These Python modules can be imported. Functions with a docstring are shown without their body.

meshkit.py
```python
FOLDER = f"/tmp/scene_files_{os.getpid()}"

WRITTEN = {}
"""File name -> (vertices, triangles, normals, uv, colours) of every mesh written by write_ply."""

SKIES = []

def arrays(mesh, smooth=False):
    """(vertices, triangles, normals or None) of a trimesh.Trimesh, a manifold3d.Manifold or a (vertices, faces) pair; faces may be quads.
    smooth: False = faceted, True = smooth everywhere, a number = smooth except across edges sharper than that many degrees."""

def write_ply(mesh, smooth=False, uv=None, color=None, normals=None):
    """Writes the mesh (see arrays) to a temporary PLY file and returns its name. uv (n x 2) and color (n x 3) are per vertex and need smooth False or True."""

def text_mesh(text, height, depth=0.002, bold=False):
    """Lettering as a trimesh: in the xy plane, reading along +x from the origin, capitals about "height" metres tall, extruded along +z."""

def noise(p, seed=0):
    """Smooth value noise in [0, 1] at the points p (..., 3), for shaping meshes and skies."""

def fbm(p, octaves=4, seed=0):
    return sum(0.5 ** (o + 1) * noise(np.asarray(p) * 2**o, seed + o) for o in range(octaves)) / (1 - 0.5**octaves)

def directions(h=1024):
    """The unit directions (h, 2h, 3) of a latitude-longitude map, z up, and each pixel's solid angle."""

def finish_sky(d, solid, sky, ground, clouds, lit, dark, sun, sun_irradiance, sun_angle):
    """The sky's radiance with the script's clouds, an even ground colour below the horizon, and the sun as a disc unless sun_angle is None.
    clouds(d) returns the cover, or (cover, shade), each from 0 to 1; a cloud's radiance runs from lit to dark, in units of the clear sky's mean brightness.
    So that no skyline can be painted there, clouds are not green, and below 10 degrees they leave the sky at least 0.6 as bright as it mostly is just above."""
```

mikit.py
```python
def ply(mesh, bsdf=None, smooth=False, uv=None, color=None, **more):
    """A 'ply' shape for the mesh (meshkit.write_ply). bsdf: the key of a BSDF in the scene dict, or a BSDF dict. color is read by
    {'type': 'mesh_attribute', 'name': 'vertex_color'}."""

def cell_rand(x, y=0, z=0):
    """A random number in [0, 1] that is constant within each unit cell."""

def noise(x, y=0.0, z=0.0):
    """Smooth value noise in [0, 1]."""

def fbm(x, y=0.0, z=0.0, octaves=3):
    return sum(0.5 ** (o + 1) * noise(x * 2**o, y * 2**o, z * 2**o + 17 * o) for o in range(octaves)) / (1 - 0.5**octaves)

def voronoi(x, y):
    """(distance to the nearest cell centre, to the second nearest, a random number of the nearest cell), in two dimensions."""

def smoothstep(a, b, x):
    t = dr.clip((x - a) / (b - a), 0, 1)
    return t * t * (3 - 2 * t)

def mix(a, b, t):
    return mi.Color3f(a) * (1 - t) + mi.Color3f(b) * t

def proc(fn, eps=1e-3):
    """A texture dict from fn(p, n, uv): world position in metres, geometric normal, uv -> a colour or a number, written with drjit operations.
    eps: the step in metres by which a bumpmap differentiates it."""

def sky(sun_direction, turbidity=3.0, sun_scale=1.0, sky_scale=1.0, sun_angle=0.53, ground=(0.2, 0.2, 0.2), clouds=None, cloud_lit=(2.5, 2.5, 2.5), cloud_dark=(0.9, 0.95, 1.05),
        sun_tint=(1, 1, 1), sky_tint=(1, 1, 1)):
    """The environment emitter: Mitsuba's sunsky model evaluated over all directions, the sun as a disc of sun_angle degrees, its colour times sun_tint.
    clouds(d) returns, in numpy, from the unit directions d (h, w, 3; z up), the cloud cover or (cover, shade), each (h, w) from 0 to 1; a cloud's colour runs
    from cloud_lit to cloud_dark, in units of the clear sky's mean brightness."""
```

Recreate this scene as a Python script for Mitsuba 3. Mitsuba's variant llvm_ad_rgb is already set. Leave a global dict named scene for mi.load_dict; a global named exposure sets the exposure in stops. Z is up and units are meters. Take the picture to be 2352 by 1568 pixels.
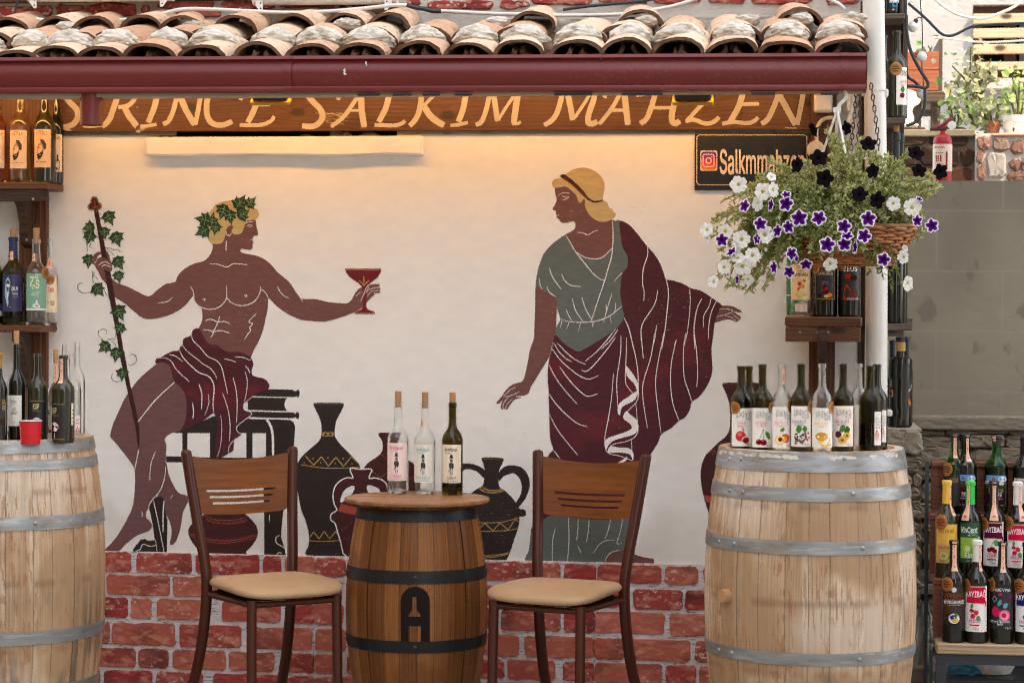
import math, numpy as np, trimesh, mitsuba as mi, drjit as dr, mikit, meshkit
from shapely.geometry import Polygon, LineString, MultiPolygon
from mikit import noise, fbm, cell_rand, smoothstep, mix
T = mi.ScalarTransform4f
rng = np.random.default_rng(7)
A = np.array

# ---------------------------------------------------------------- camera, sky, exposure
FL, YAW, PITCH, ROLL, DIST, EYE = 5000.0, 0.1225, 0.014, 0.005, 8.2, 1.42
fwd = A([-math.sin(YAW)*math.cos(PITCH), math.cos(YAW)*math.cos(PITCH), -math.sin(PITCH)])
rgt0 = A([math.cos(YAW), math.sin(YAW), 0.0]); up0 = np.cross(rgt0, fwd)
rgt = rgt0*math.cos(ROLL)+up0*math.sin(ROLL); upv = up0*math.cos(ROLL)-rgt0*math.sin(ROLL)
CAM = A([DIST*math.sin(YAW), -DIST*math.cos(YAW), EYE])
exposure = 4.2
scene = {'type': 'scene'}
labels = {}
scene['camera'] = {'type': 'thinlens', 'aperture_radius': 0.0085, 'focus_distance': 7.5, 'fov': math.degrees(2*math.atan(1176/FL)), 'fov_axis': 'x', 'near_clip': 0.05, 'far_clip': 500.0,
                   'to_world': T().look_at(origin=CAM.tolist(), target=(CAM+fwd).tolist(), up=upv.tolist())}
SUN = A([0.60, -0.35, 0.72])
scene['sky'] = mikit.sky(SUN.tolist(), turbidity=4, sun_scale=0.34, sky_tint=(1.06, 1.0, 0.955), sun_tint=(1.0, 0.95, 0.86),
                         clouds=lambda d: 0.45*np.clip(meshkit.fbm(d*3.0, 4, 5)*2.2-0.5, 0, 1)+0.25, cloud_lit=(1.9, 1.85, 1.75), cloud_dark=(1.0, 1.0, 1.0))

# ---------------------------------------------------------------- measuring: from the photograph's survey to places on real planes
COL, ROW = {'1': 0, '2': 1000, '3': 2000, '4': 2996}, {'A': 0, 'B': 660, 'C': 1330, 'D': 1991}
ZS, DS = 2331/1100, 4096/2352
def q(t, x, y): return ((COL[t[1]]+x/ZS)/DS, (ROW[t[0]]+y/ZS)/DS)
def qs(t, pts): return [q(t, *p) for p in pts]
def zw(w): return w/ZS/DS
def W(x, y, Y=0.0):
    d = fwd+rgt*((x-1176)/FL)-upv*((y-784)/FL)
    return CAM+d*((Y-CAM[1])/d[1])
def mpp(x, Y): return float(np.dot(W(x, 714, Y)-CAM, fwd))/FL

# ---------------------------------------------------------------- naming
used = {}
def key(name, parent=None):
    k = f'{parent}__{name}' if parent else name
    n = used.get(k, -1)+1; used[k] = n
    return k if n == 0 else f'{k}_{n:03d}'
def thing(name, label, cat, group=None, kind=None):
    k = key(name); labels[k] = {'label': label, 'category': cat}
    if group: labels[k]['group'] = group
    if kind: labels[k]['kind'] = kind
    return k
def add(name, mesh, mat, parent=None, smooth=False, uv=None, color=None, label=None, kind=None, **more):
    k = key(name, parent)
    if uv is not None:
        n = len(mesh[0] if isinstance(mesh, tuple) else mesh.vertices); uv = np.asarray(uv, float)
        if uv.ndim == 1: uv = np.tile(uv, (n, 1))
        if smooth not in (True, False): smooth = False
    if color is not None:
        n = len(mesh[0] if isinstance(mesh, tuple) else mesh.vertices); color = np.asarray(color, float)
        if color.ndim == 1: color = np.tile(color, (n, 1))
        if smooth not in (True, False): smooth = False
    scene[k] = mikit.ply(mesh, mat, smooth=smooth, uv=uv, color=color, **more)
    if label or kind:
        labels[k] = {}
        if label: labels[k]['label'] = label
        if kind: labels[k]['kind'] = kind
    return k
def one(name, label, cat, mesh, mat, group=None, kind=None, **kw):
    k = add(name, mesh, mat, **kw); labels[k] = {'label': label, 'category': cat}
    if group: labels[k]['group'] = group
    if kind: labels[k]['kind'] = kind
    return k
def c(r, g, b):
    v = A([r, g, b])/255.0
    return np.where(v < 0.04045, v/12.92, ((v+0.055)/1.055)**2.4)

# ---------------------------------------------------------------- mesh helpers (all return (vertices, faces))
def cat(*ms):
    vs, fs, o = [], [], 0
    for v, f in ms:
        f = np.asarray(f)
        if f.shape[1] == 4: f = np.vstack([f[:, [0, 1, 2]], f[:, [0, 2, 3]]])
        vs.append(np.asarray(v, float)); fs.append(f+o); o += len(v)
    return np.vstack(vs), np.vstack(fs)
def tm(m): return np.array(m.vertices), np.array(m.faces)
def box(x0, x1, y0, y1, z0, z1, ch=0.0):
    if ch <= 0:
        v = A([[x, y, z] for x in (x0, x1) for y in (y0, y1) for z in (z0, z1)], float)
        return v, A([[0, 1, 3], [0, 3, 2], [4, 6, 7], [4, 7, 5], [0, 4, 5], [0, 5, 1], [2, 3, 7], [2, 7, 6], [0, 2, 6], [0, 6, 4], [1, 5, 7], [1, 7, 3]])
    pts = []
    for x, sx in ((x0, 1), (x1, -1)):
        for y, sy in ((y0, 1), (y1, -1)):
            for z, sz in ((z0, 1), (z1, -1)):
                pts += [[x+sx*ch, y+sy*ch, z], [x+sx*ch, y, z+sz*ch], [x, y+sy*ch, z+sz*ch]]
    h = trimesh.convex.convex_hull(A(pts)); return tm(h)
def boxD(x0, y0, x1, y1, Y, depth, ch=0.0):
    """a board seen face-on: corners surveyed on the plane Y, its thickness running back"""
    xm, ym = (x0+x1)/2, (y0+y1)/2
    X0, X1 = W(x0, ym, Y)[0], W(x1, ym, Y)[0]; Z1, Z0 = W(xm, y0, Y)[2], W(xm, y1, Y)[2]
    return box(X0, X1, Y, Y+depth, Z0, Z1, ch)
def lathe(prof, n=32, center=(0, 0, 0), caps=True):
    p = A(prof, float); a = np.arange(n)*2*np.pi/n
    v = np.stack([p[:, None, 0]*np.cos(a), p[:, None, 0]*np.sin(a), np.repeat(p[:, 1:2], n, 1)], -1).reshape(-1, 3)
    i, j = np.meshgrid(np.arange(len(p)-1), np.arange(n), indexing='ij')
    f = np.stack([i*n+j, i*n+(j+1) % n, (i+1)*n+(j+1) % n, (i+1)*n+j], -1).reshape(-1, 4)
    f = np.vstack([f[:, [0, 1, 2]], f[:, [0, 2, 3]]])
    keep = [len(set(map(tuple, np.round(v[t], 7)))) == 3 for t in f]
    return v+A(center), f[keep]
def tube(path, r, n=8, caps=True):
    p = A(path, float); m = len(p); t = np.gradient(p, axis=0); t /= np.linalg.norm(t, axis=1, keepdims=True)+1e-12
    r = np.broadcast_to(np.asarray(r, float), (m,))
    a = np.cross(t[0], [0, 0, 1] if abs(t[0][2]) < 0.9 else [1, 0, 0]); fr = []
    for k in range(m):
        a = a-t[k]*np.dot(a, t[k]); a /= np.linalg.norm(a); fr.append((a, np.cross(t[k], a)))
    g = np.arange(n)*2*np.pi/n
    v = np.vstack([p[k]+r[k]*(np.cos(g)[:, None]*fr[k][0]+np.sin(g)[:, None]*fr[k][1]) for k in range(m)])
    i, j = np.meshgrid(np.arange(m-1), np.arange(n), indexing='ij')
    f = np.stack([i*n+j, i*n+(j+1) % n, (i+1)*n+(j+1) % n, (i+1)*n+j], -1).reshape(-1, 4)
    f = np.vstack([f[:, [0, 1, 2]], f[:, [0, 2, 3]]])
    if caps:
        o = len(v); v = np.vstack([v, p[:1], p[-1:]]); k = np.arange(n); L = (m-1)*n
        f = np.vstack([f, np.stack([(k+1) % n, k, k*0+o], 1), np.stack([L+k, L+(k+1) % n, k*0+o+1], 1)])
    return v, f
def cr(pts, per=6, closed=False):
    """Catmull-Rom through the points"""
    p = A(pts, float); n = len(p); out = []
    g = (lambda i: p[i % n]) if closed else (lambda i: p[min(max(i, 0), n-1)])
    for i in range(n if closed else n-1):
        a, b, d, e = g(i-1), g(i), g(i+1), g(i+2)
        for t in np.arange(per)/per:
            out.append(0.5*(2*b+(d-a)*t+(2*a-5*b+4*d-e)*t*t+(3*b-a-3*d+e)*t**3))
    if not closed: out.append(p[-1])
    return A(out)
def tri(poly):
    v, f = [], []; o = 0
    for g in (poly.geoms if hasattr(poly, 'geoms') else [poly]):
        if g.geom_type != 'Polygon' or g.area < 1e-9: continue
        a, b = trimesh.creation.triangulate_polygon(g, engine='earcut')
        v.append(a); f.append(b+o); o += len(a)
    return np.vstack(v), np.vstack(f)
def sheet(polys, Y, orient=1):
    """flat paint: survey polygons laid on the plane Y, facing the street"""
    out = []
    for pts in polys:
        g = pts if hasattr(pts, 'geom_type') else Polygon(pts).buffer(0)
        if g.is_empty: continue
        v2, f = tri(g); out.append((A([W(x, y, Y) for x, y in v2]), f))
    v, f = cat(*out)
    n = np.cross(v[f[:, 1]]-v[f[:, 0]], v[f[:, 2]]-v[f[:, 0]])
    bad = n[:, 1] > 0; f[bad] = f[bad][:, ::-1]
    return v, f
def stroke(pts, w, taper=0.45, per=6):
    p = cr(pts, per) if len(pts) > 2 else np.linspace(pts[0], pts[1], 5)
    t = np.gradient(p, axis=0); t /= np.linalg.norm(t, axis=1, keepdims=True)+1e-9
    nrm = np.stack([-t[:, 1], t[:, 0]], 1); s = np.linspace(0, 1, len(p))
    ww = w/2*(1-taper+taper*np.sqrt(np.clip(np.sin(np.pi*s), 0, 1)))[:, None]
    return [tuple(x) for x in np.vstack([p+nrm*ww, (p-nrm*ww)[::-1]])]
def pebble(out2, Y, h, bev=0.25, jit=0.0, r=rng):
    """a brick or stone standing h proud of the plane Y, from its outline in (X, Z)"""
    o = A(out2, float); n = len(o); cen = o.mean(0); d = o-cen
    L = np.linalg.norm(d, axis=1, keepdims=True); ins = np.minimum(h*bev*2.2, L*0.3)
    rings = [(o, Y+0.004), (o, Y-h*(1-bev*1.3)), (cen+d*(1-ins*0.4/L), Y-h*(1-bev*0.35)), (cen+d*(1-ins/L), Y-h)]
    v = np.vstack([np.column_stack([a[:, 0], np.full(n, y)+(r.normal(0, jit, n) if k >= 2 else 0), a[:, 1]]) for k, (a, y) in enumerate(rings)]+[[[cen[0], Y-h-abs(r.normal(0, jit)), cen[1]]]])
    f = []
    for k in range(3):
        for i in range(n):
            j = (i+1) % n; f += [[k*n+i, k*n+j, (k+1)*n+j], [k*n+i, (k+1)*n+j, (k+1)*n+i]]
    f += [[3*n+i, 3*n+(i+1) % n, 4*n] for i in range(n)]
    f = A(f); nn = np.cross(v[f[:, 1]]-v[f[:, 0]], v[f[:, 2]]-v[f[:, 0]]).sum(0)
    return (v, f[:, ::-1]) if nn[1] > 0 else (v, f)
def rough_rect(x0, x1, z0, z1, j=0.004, rr=0.012, nx=5, nz=2, r=rng):
    """outline of a brick with worn corners"""
    pts = []
    for a, b, m in (((x0+rr, z0), (x1-rr, z0), nx), ((x1, z0+rr), (x1, z1-rr), nz), ((x1-rr, z1), (x0+rr, z1), nx), ((x0, z1-rr), (x0, z0+rr), nz)):
        for t in np.linspace(0, 1, m): pts.append(A(a)*(1-t)+A(b)*t+r.normal(0, j, 2))
    return A(pts)

# ---------------------------------------------------------------- materials
def two(b): return {'type': 'twosided', 'bsdf': b}
def pri(col, rough=0.5, metal=0.0, spec=0.5, **k):
    col = {'type': 'rgb', 'value': [float(x) for x in col]} if not isinstance(col, dict) else col
    return two({'type': 'principled', 'base_color': col, 'roughness': rough, 'metallic': metal, 'specular': spec, **k})
def bump(b, fn, s, eps=1e-3): return two({'type': 'bumpmap', 'arbitrary': mikit.proc(fn, eps), 'scale': s, 'bsdf': b['bsdf']})
VC = {'type': 'mesh_attribute', 'name': 'vertex_color'}
M = scene
M['painted'] = two({'type': 'diffuse', 'reflectance': VC})
M['satin'] = pri(VC, 0.42)
M['glossy'] = pri(VC, 0.16)
def P3(p, s, o=0.0): return p.x*s+o, p.y*s+o*1.7, p.z*s+o*0.6
def t_plaster(p, n, uv):
    a = fbm(p.x*1.3, p.y, p.z*1.3, 4); b = fbm(p.x*22, p.y*22, p.z*30, 3)
    col = mix((0.76, 0.745, 0.705), (0.82, 0.81, 0.775), a)
    low = smoothstep(0.95, 0.55, p.z)*fbm(p.x*7, p.y, p.z*3+4, 4)
    col = mix(col, (0.60, 0.55, 0.49), 0.35*smoothstep(0.35, 0.75, low))
    spot = smoothstep(0.80, 0.86, noise(p.x*120, p.y, p.z*120))*smoothstep(0.72, 0.9, noise(p.x*4, 3.0, p.z*4))
    return mix(col, (0.42, 0.36, 0.30), 0.18*spot)*(0.96+0.08*b)
def b_plaster(p, n, uv): return fbm(p.x*70, p.y*70, p.z*90, 3)+0.35*fbm(p.x*14, p.y*14, p.z*14, 2)
M['plaster'] = bump(pri(mikit.proc(t_plaster), 0.85, spec=0.2), b_plaster, 0.0014, 2e-3)
PAL = [(0.86, 0.83, 0.79), c(117, 77, 71), c(78, 30, 38), c(46, 35, 31), c(34, 58, 33), c(196, 170, 116), c(99, 106, 101), c(205, 165, 85), c(168, 74, 54), c(70, 31, 31), c(112, 24, 28), c(60, 28, 24), c(132, 158, 104), c(114, 79, 79)]
def t_mural(p, n, uv):
    col = mi.Color3f(0)
    for i, k in enumerate(PAL): col = dr.select(dr.abs(uv.x-i) < 0.5, mi.Color3f(*[float(x) for x in k]), col)
    m = fbm(p.x*6, 0.0, p.z*10, 4); s = fbm(p.x*40, 0.0, p.z*90, 3)
    col *= 0.78+0.25*s
    red = dr.select((uv.x > 1.5) & (uv.x < 2.5), smoothstep(0.5, 0.75, m), 0.0)
    col = mix(col, tuple(map(float, c(112, 32, 44))), 0.55*red)
    chip = smoothstep(0.91, 0.95, noise(p.x*190, 1.0, p.z*190))*smoothstep(0.66, 0.8, noise(p.x*5, 7.0, p.z*5))
    return mix(col, (0.72, 0.68, 0.62), 0.3*chip)
M['mural'] = bump(pri(mikit.proc(t_mural), 0.7, spec=0.3), b_plaster, 0.0012, 2e-3)
def t_brick(p, n, uv):
    r = uv.x; a = fbm(p.x*28+r*40, p.y*28, p.z*40, 4); b = fbm(p.x*8+r*9, p.y*8, p.z*8, 3)
    col = mix((0.34, 0.046, 0.040), (0.45, 0.125, 0.080), smoothstep(0.2, 0.95, r))
    col = mix(col, (0.10, 0.022, 0.02), smoothstep(0.5, 0.75, b)*(0.35+0.5*cell_rand(dr.floor(r*997))))
    col = mix(col, (0.56, 0.24, 0.17), 0.7*smoothstep(0.48, 0.72, a))
    w = smoothstep(0.60, 0.72, fbm(p.x*75+3, p.y*75, p.z*75, 3))*smoothstep(0.38, 0.68, fbm(p.x*7, p.y*7+r*5, p.z*7, 2))
    return mix(col, (0.62, 0.52, 0.42), 0.75*w)
def b_brick(p, n, uv): return fbm(p.x*70, p.y*70, p.z*100, 4)
M['brick'] = bump(pri(mikit.proc(t_brick), 0.75, spec=0.25), b_brick, 0.006, 1.5e-3)
def t_mortar(p, n, uv):
    a = fbm(p.x*30, p.y*30, p.z*60, 4); b = smoothstep(0.60, 0.70, fbm(p.x*45, p.y*45, p.z*170, 3))
    col = mix((0.54, 0.50, 0.49), (0.80, 0.77, 0.76), a)
    col = mix(col, (0.13, 0.11, 0.09), 0.75*b)
    return mix(col, (0.52, 0.46, 0.38), uv.x)
M['mortar'] = bump(pri(mikit.proc(t_mortar), 0.85, spec=0.2), b_brick, 0.006, 1.5e-3)
def t_tile(p, n, uv):
    r = uv.x; a = fbm(p.x*14+r*30, p.y*14, p.z*14, 4); b = fbm(p.x*55, p.y*55+r*20, p.z*55, 3)
    col = mix((0.47, 0.27, 0.165), (0.64, 0.49, 0.35), smoothstep(0.1, 0.9, r*0.6+0.4*a))
    col = mix(col, (0.66, 0.55, 0.42), 0.85*smoothstep(0.42, 0.72, a)*smoothstep(-0.2, 0.4, n.z))
    col = mix(col, (0.16, 0.12, 0.085), 0.75*smoothstep(0.60, 0.78, b))
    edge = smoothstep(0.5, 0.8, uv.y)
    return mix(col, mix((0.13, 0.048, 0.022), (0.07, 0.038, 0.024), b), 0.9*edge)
M['terracotta'] = bump(pri(mikit.proc(t_tile), 0.85, spec=0.2), lambda p, n, uv: fbm(p.x*60, p.y*60, p.z*60, 4), 0.006, 2e-3)
def t_lime(p, n, uv):
    a = fbm(p.x*40, p.y*40, p.z*40, 4)
    return mix(mix((0.42, 0.36, 0.275), (0.66, 0.605, 0.52), smoothstep(0.25, 0.6, a)), (0.30, 0.24, 0.18), 0.7*smoothstep(0.62, 0.75, fbm(p.x*22, p.y*22, p.z*22, 3)))
M['lime'] = bump(pri(mikit.proc(t_lime), 0.9, spec=0.1), lambda p, n, uv: fbm(p.x*45, p.y*45, p.z*45, 4), 0.02, 3e-3)
def t_oak(p, n, uv):
    """barrel staves: uv.x = stave number + place across it (+100: dark varnished barrel), uv.y = height"""
    dk = uv.x > 100; u = uv.x; k = dr.floor(u); fx = u-k; r = cell_rand(k); r2 = cell_rand(k, 5)
    g = fbm(fx*26+r*77, uv.y*3.2+r*31, r*5, 4); f = fbm(fx*85+r*7, uv.y*10, 1.0, 3)
    cath = 0.5+0.5*dr.sin(34*fx+9*fbm(fx*2.2+r*11, uv.y*3.2, 2.0, 3)+r*20)
    lt = mix((0.58, 0.41, 0.26), (0.35, 0.21, 0.115), 0.8*r+0.4*smoothstep(0.35, 0.7, g))
    lt = mix(lt, (0.69, 0.55, 0.40), 0.6*smoothstep(0.45, 0.65, fbm(fx*3+r*3, uv.y*2.2, 4.0, 3)))
    fleck = smoothstep(0.57, 0.66, fbm(fx*12+r*5, uv.y*26+r*9, 3.0, 3))*smoothstep(0.45, 0.62, noise(fx*2+r*9, uv.y*5, 6.0))
    lt = mix(lt, (0.30, 0.125, 0.045), 0.65*fleck)
    lt = mix(lt, (0.33, 0.21, 0.115), 0.45*smoothstep(0.55, 0.75, f))
    bl = fbm(p.x*3.5+4, p.y*3.5, p.z*2.4, 4); lt = mix(lt, (0.33, 0.195, 0.10), 0.75*smoothstep(0.46, 0.60, bl))
    lt = mix(lt, (0.60, 0.51, 0.41), 0.5*smoothstep(0.50, 0.36, bl))
    lt = mix(lt, (0.27, 0.125, 0.05), 0.6*smoothstep(0.56, 0.64, fbm(fx*15+r*9, uv.y*17, 7.0, 3))*smoothstep(0.46, 0.60, fbm(p.x*5, p.y*5, p.z*4, 3)))
    st = smoothstep(0.53, 0.66, fbm(p.x*5+2, p.y*5, p.z*2.0, 5))*smoothstep(0.60, 0.25, uv.y)*smoothstep(0.40, 0.62, fbm(fx*9+r2*17, uv.y*5, p.z, 3))
    lt = mix(lt, (0.085, 0.065, 0.05), 0.85*st)
    for zh in (0.29, 0.515, 0.70, 0.82): lt = mix(lt, (0.20, 0.10, 0.05), 0.45*smoothstep(0.022, 0.0, dr.abs(uv.y-zh+0.02))*smoothstep(0.4, 0.6, fbm(p.x*20, p.y*20, p.z*6, 3)))
    d = mix((0.34, 0.135, 0.036), (0.115, 0.036, 0.008), 0.75*r+0.4*smoothstep(0.3, 0.7, g))
    d = mix(d, (0.13, 0.045, 0.012), 0.6*smoothstep(0.47, 0.62, fbm(p.x*4, p.y*4, p.z*4+9, 3)))
    d = mix(d, (0.06, 0.024, 0.010), 0.55*smoothstep(0.60, 0.9, cath*0.45+f*0.6)*smoothstep(0.3, 0.6, r2+0.1))
    col = dr.select(dk, d, lt)
    return col*(1-dr.select(dk, 0.7, 0.45)*smoothstep(0.470, 0.492, dr.abs(fx-0.5)))
M['oak'] = bump(pri(mikit.proc(t_oak), 0.55, spec=0.35), lambda p, n, uv: fbm(uv.x*40, uv.y*25, 0.0, 3), 0.0015, 2e-3)
M['oak_varnish'] = pri(mikit.proc(t_oak), 0.42, spec=0.25)
WP = [((0.155, 0.058, 0.020), (0.055, 0.018, 0.007)), ((0.125, 0.044, 0.015), (0.055, 0.018, 0.007)), ((0.20, 0.065, 0.030), (0.10, 0.028, 0.013)), ((0.46, 0.33, 0.20), (0.27, 0.17, 0.09)), ((0.07, 0.036, 0.022), (0.028, 0.014, 0.009)), ((0.38, 0.13, 0.065), (0.26, 0.075, 0.035)), ((0.62, 0.47, 0.32), (0.45, 0.32, 0.2)), ((0.13, 0.09, 0.062), (0.06, 0.042, 0.03))]
def t_wood(p, n, uv):
    """boards: uv.x = 10 * palette + metres across, uv.y = metres along"""
    k = dr.floor(uv.x/10+0.5); u = uv.x-10*k; v = uv.y
    a, b = mi.Color3f(0), mi.Color3f(0)
    for i, (x, y) in enumerate(WP):
        a = dr.select(dr.abs(k-i) < 0.5, mi.Color3f(*x), a); b = dr.select(dr.abs(k-i) < 0.5, mi.Color3f(*y), b)
    cx = dr.floor(v*1.9); kx, ky = (cx+0.25+0.5*cell_rand(cx, 3.0))/1.9, (cell_rand(cx, 8.0)-0.5)*0.10
    dk = dr.sqrt(dr.square((v-kx)*0.55)+dr.square(u-ky)); knot = dr.exp(-dr.square(dk/0.030))
    w = u+0.035*fbm(v*2.2, u*9, 3.0, 3)+0.03*knot
    ring = 0.5+0.5*dr.sin(w*420+8*fbm(v*1.3, u*20, 1.0, 2)); fine = fbm(v*9, u*260, 2.0, 3)
    t = 0.45*smoothstep(0.35, 1.0, ring)+0.6*smoothstep(0.35, 0.75, fine)*0.6+0.35*smoothstep(0.45, 0.75, fbm(v*1.7, u*14, 5.0, 3))
    col = mix(a, b, 0)*(1-dr.clip(t, 0, 1))+b*dr.clip(t, 0, 1)
    return mix(col, (0.022, 0.010, 0.006), 0.9*smoothstep(0.55, 0.95, knot))
M['wood'] = bump(pri(mikit.proc(t_wood), 0.5, spec=0.4), lambda p, n, uv: fbm(uv.y*14, uv.x*300, 0.0, 3), 0.0015, 1.5e-3)
def t_stone(p, n, uv):
    r = uv.x; a = fbm(p.x*18+r*20, p.y*18, p.z*40+r*9, 4)
    col = mix((0.10, 0.080, 0.056), (0.27, 0.225, 0.165), a*0.7+0.45*r)
    col = mix(col, (0.235, 0.13, 0.06), 0.55*smoothstep(0.62, 0.9, cell_rand(dr.floor(r*991)))*smoothstep(0.4, 0.7, a))
    return mix(col, (0.32, 0.28, 0.225), 0.5*smoothstep(0.62, 0.74, fbm(p.x*45, p.y*45, p.z*45, 3))+0.5*uv.y)
M['stone'] = bump(pri(mikit.proc(t_stone), 0.85, spec=0.25), lambda p, n, uv: fbm(p.x*40, p.y*40, p.z*90, 4), 0.010, 2e-3)
def t_render(p, n, uv):
    a = fbm(p.x*3, p.y*3, p.z*3, 4); b = fbm(p.x*40, p.y*40, p.z*40, 3)
    bx, bz = p.x*2.0+0.3, p.z*4.3+0.2; bz2 = dr.abs(bz-dr.floor(bz)-0.5); sh = 0.5*(dr.floor(bz)-2*dr.floor(dr.floor(bz)*0.5)); bx2 = bx+sh; bx2 = dr.abs(bx2-dr.floor(bx2)-0.5)
    j = dr.maximum(smoothstep(0.475, 0.49, bz2), smoothstep(0.488, 0.495, bx2))
    col = mix((0.22, 0.19, 0.14), (0.30, 0.262, 0.20), 0.7*a+0.3*b)
    col = mix(col, (0.14, 0.12, 0.09), 0.6*smoothstep(0.45, 0.7, fbm(p.x*1.6, p.y, p.z*0.9+3, 4)))
    col = mix(col, (0.12, 0.10, 0.075), 0.5*smoothstep(0.62, 0.72, fbm(p.x*16, p.y, p.z*7, 4)))
    return mix(col, (0.31, 0.275, 0.225), 0.32*j)
M['render'] = bump(pri(mikit.proc(t_render), 0.9, spec=0.15), b_brick, 0.003, 2e-3)
def t_ground(p, n, uv):
    d1, d2, r = mikit.voronoi(p.x*5, p.y*5); a = fbm(p.x*9, p.y*9, 0.0, 4)
    col = mix((0.24, 0.215, 0.185), (0.40, 0.37, 0.32), 0.5*a+0.5*r)
    return mix(col, (0.10, 0.085, 0.07), smoothstep(0.10, 0.03, d2-d1))
M['paving'] = pri(mikit.proc(t_ground), 0.8)
def t_galv(p, n, uv):
    a = fbm(p.x*12, p.y*12, p.z*50, 4); s = fbm(p.x*5, p.y*5, p.z*5, 3)
    col = mix((0.21, 0.215, 0.22), (0.40, 0.405, 0.405), a)
    col = mix(col, (0.62, 0.62, 0.6), 0.3*smoothstep(0.60, 0.7, fbm(p.x*9+3, p.y*9, p.z*90, 3)))
    return mix(col, (0.27, 0.21, 0.14), 0.6*smoothstep(0.56, 0.68, fbm(p.x*25, p.y*25, p.z*60, 3)*0.6+s*0.5))
M['galvanised'] = pri(mikit.proc(t_galv), 0.42, metal=0.6, spec=0.6)
M['black_iron'] = pri((0.009, 0.009, 0.010), 0.42, spec=0.3)
M['maroon_metal'] = pri(mikit.proc(lambda p, n, uv: mix(mix((0.118, 0.010, 0.009), (0.15, 0.014, 0.012), fbm(p.x*3, p.y*20, p.z*6, 3)), (0.26, 0.13, 0.10), 0.14*smoothstep(0.60, 0.70, fbm(p.x*130, p.y*90, p.z*90, 3))*smoothstep(0.45, 0.65, fbm(p.x*2.2, 2.0, p.z*9, 2)))), 0.40, spec=0.45)
M['white_plastic'] = pri((0.74, 0.71, 0.65), 0.35)
M['cream_plastic'] = pri((0.66, 0.58, 0.44), 0.4)
M['dark_metal'] = pri((0.035, 0.04, 0.047), 0.45, metal=0.3)
M['chair_brown'] = pri(c(68, 27, 11), 0.32, spec=0.4)
M['vinyl'] = pri(mikit.proc(lambda p, n, uv: mix((0.36, 0.225, 0.115), (0.43, 0.28, 0.155), fbm(p.x*9, p.y*9, p.z*9, 4))), 0.42, spec=0.45)
M['soffit'] = pri((0.30, 0.24, 0.17), 0.6)
M['rust_iron'] = pri((0.06, 0.03, 0.018), 0.6, metal=0.3)
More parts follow.
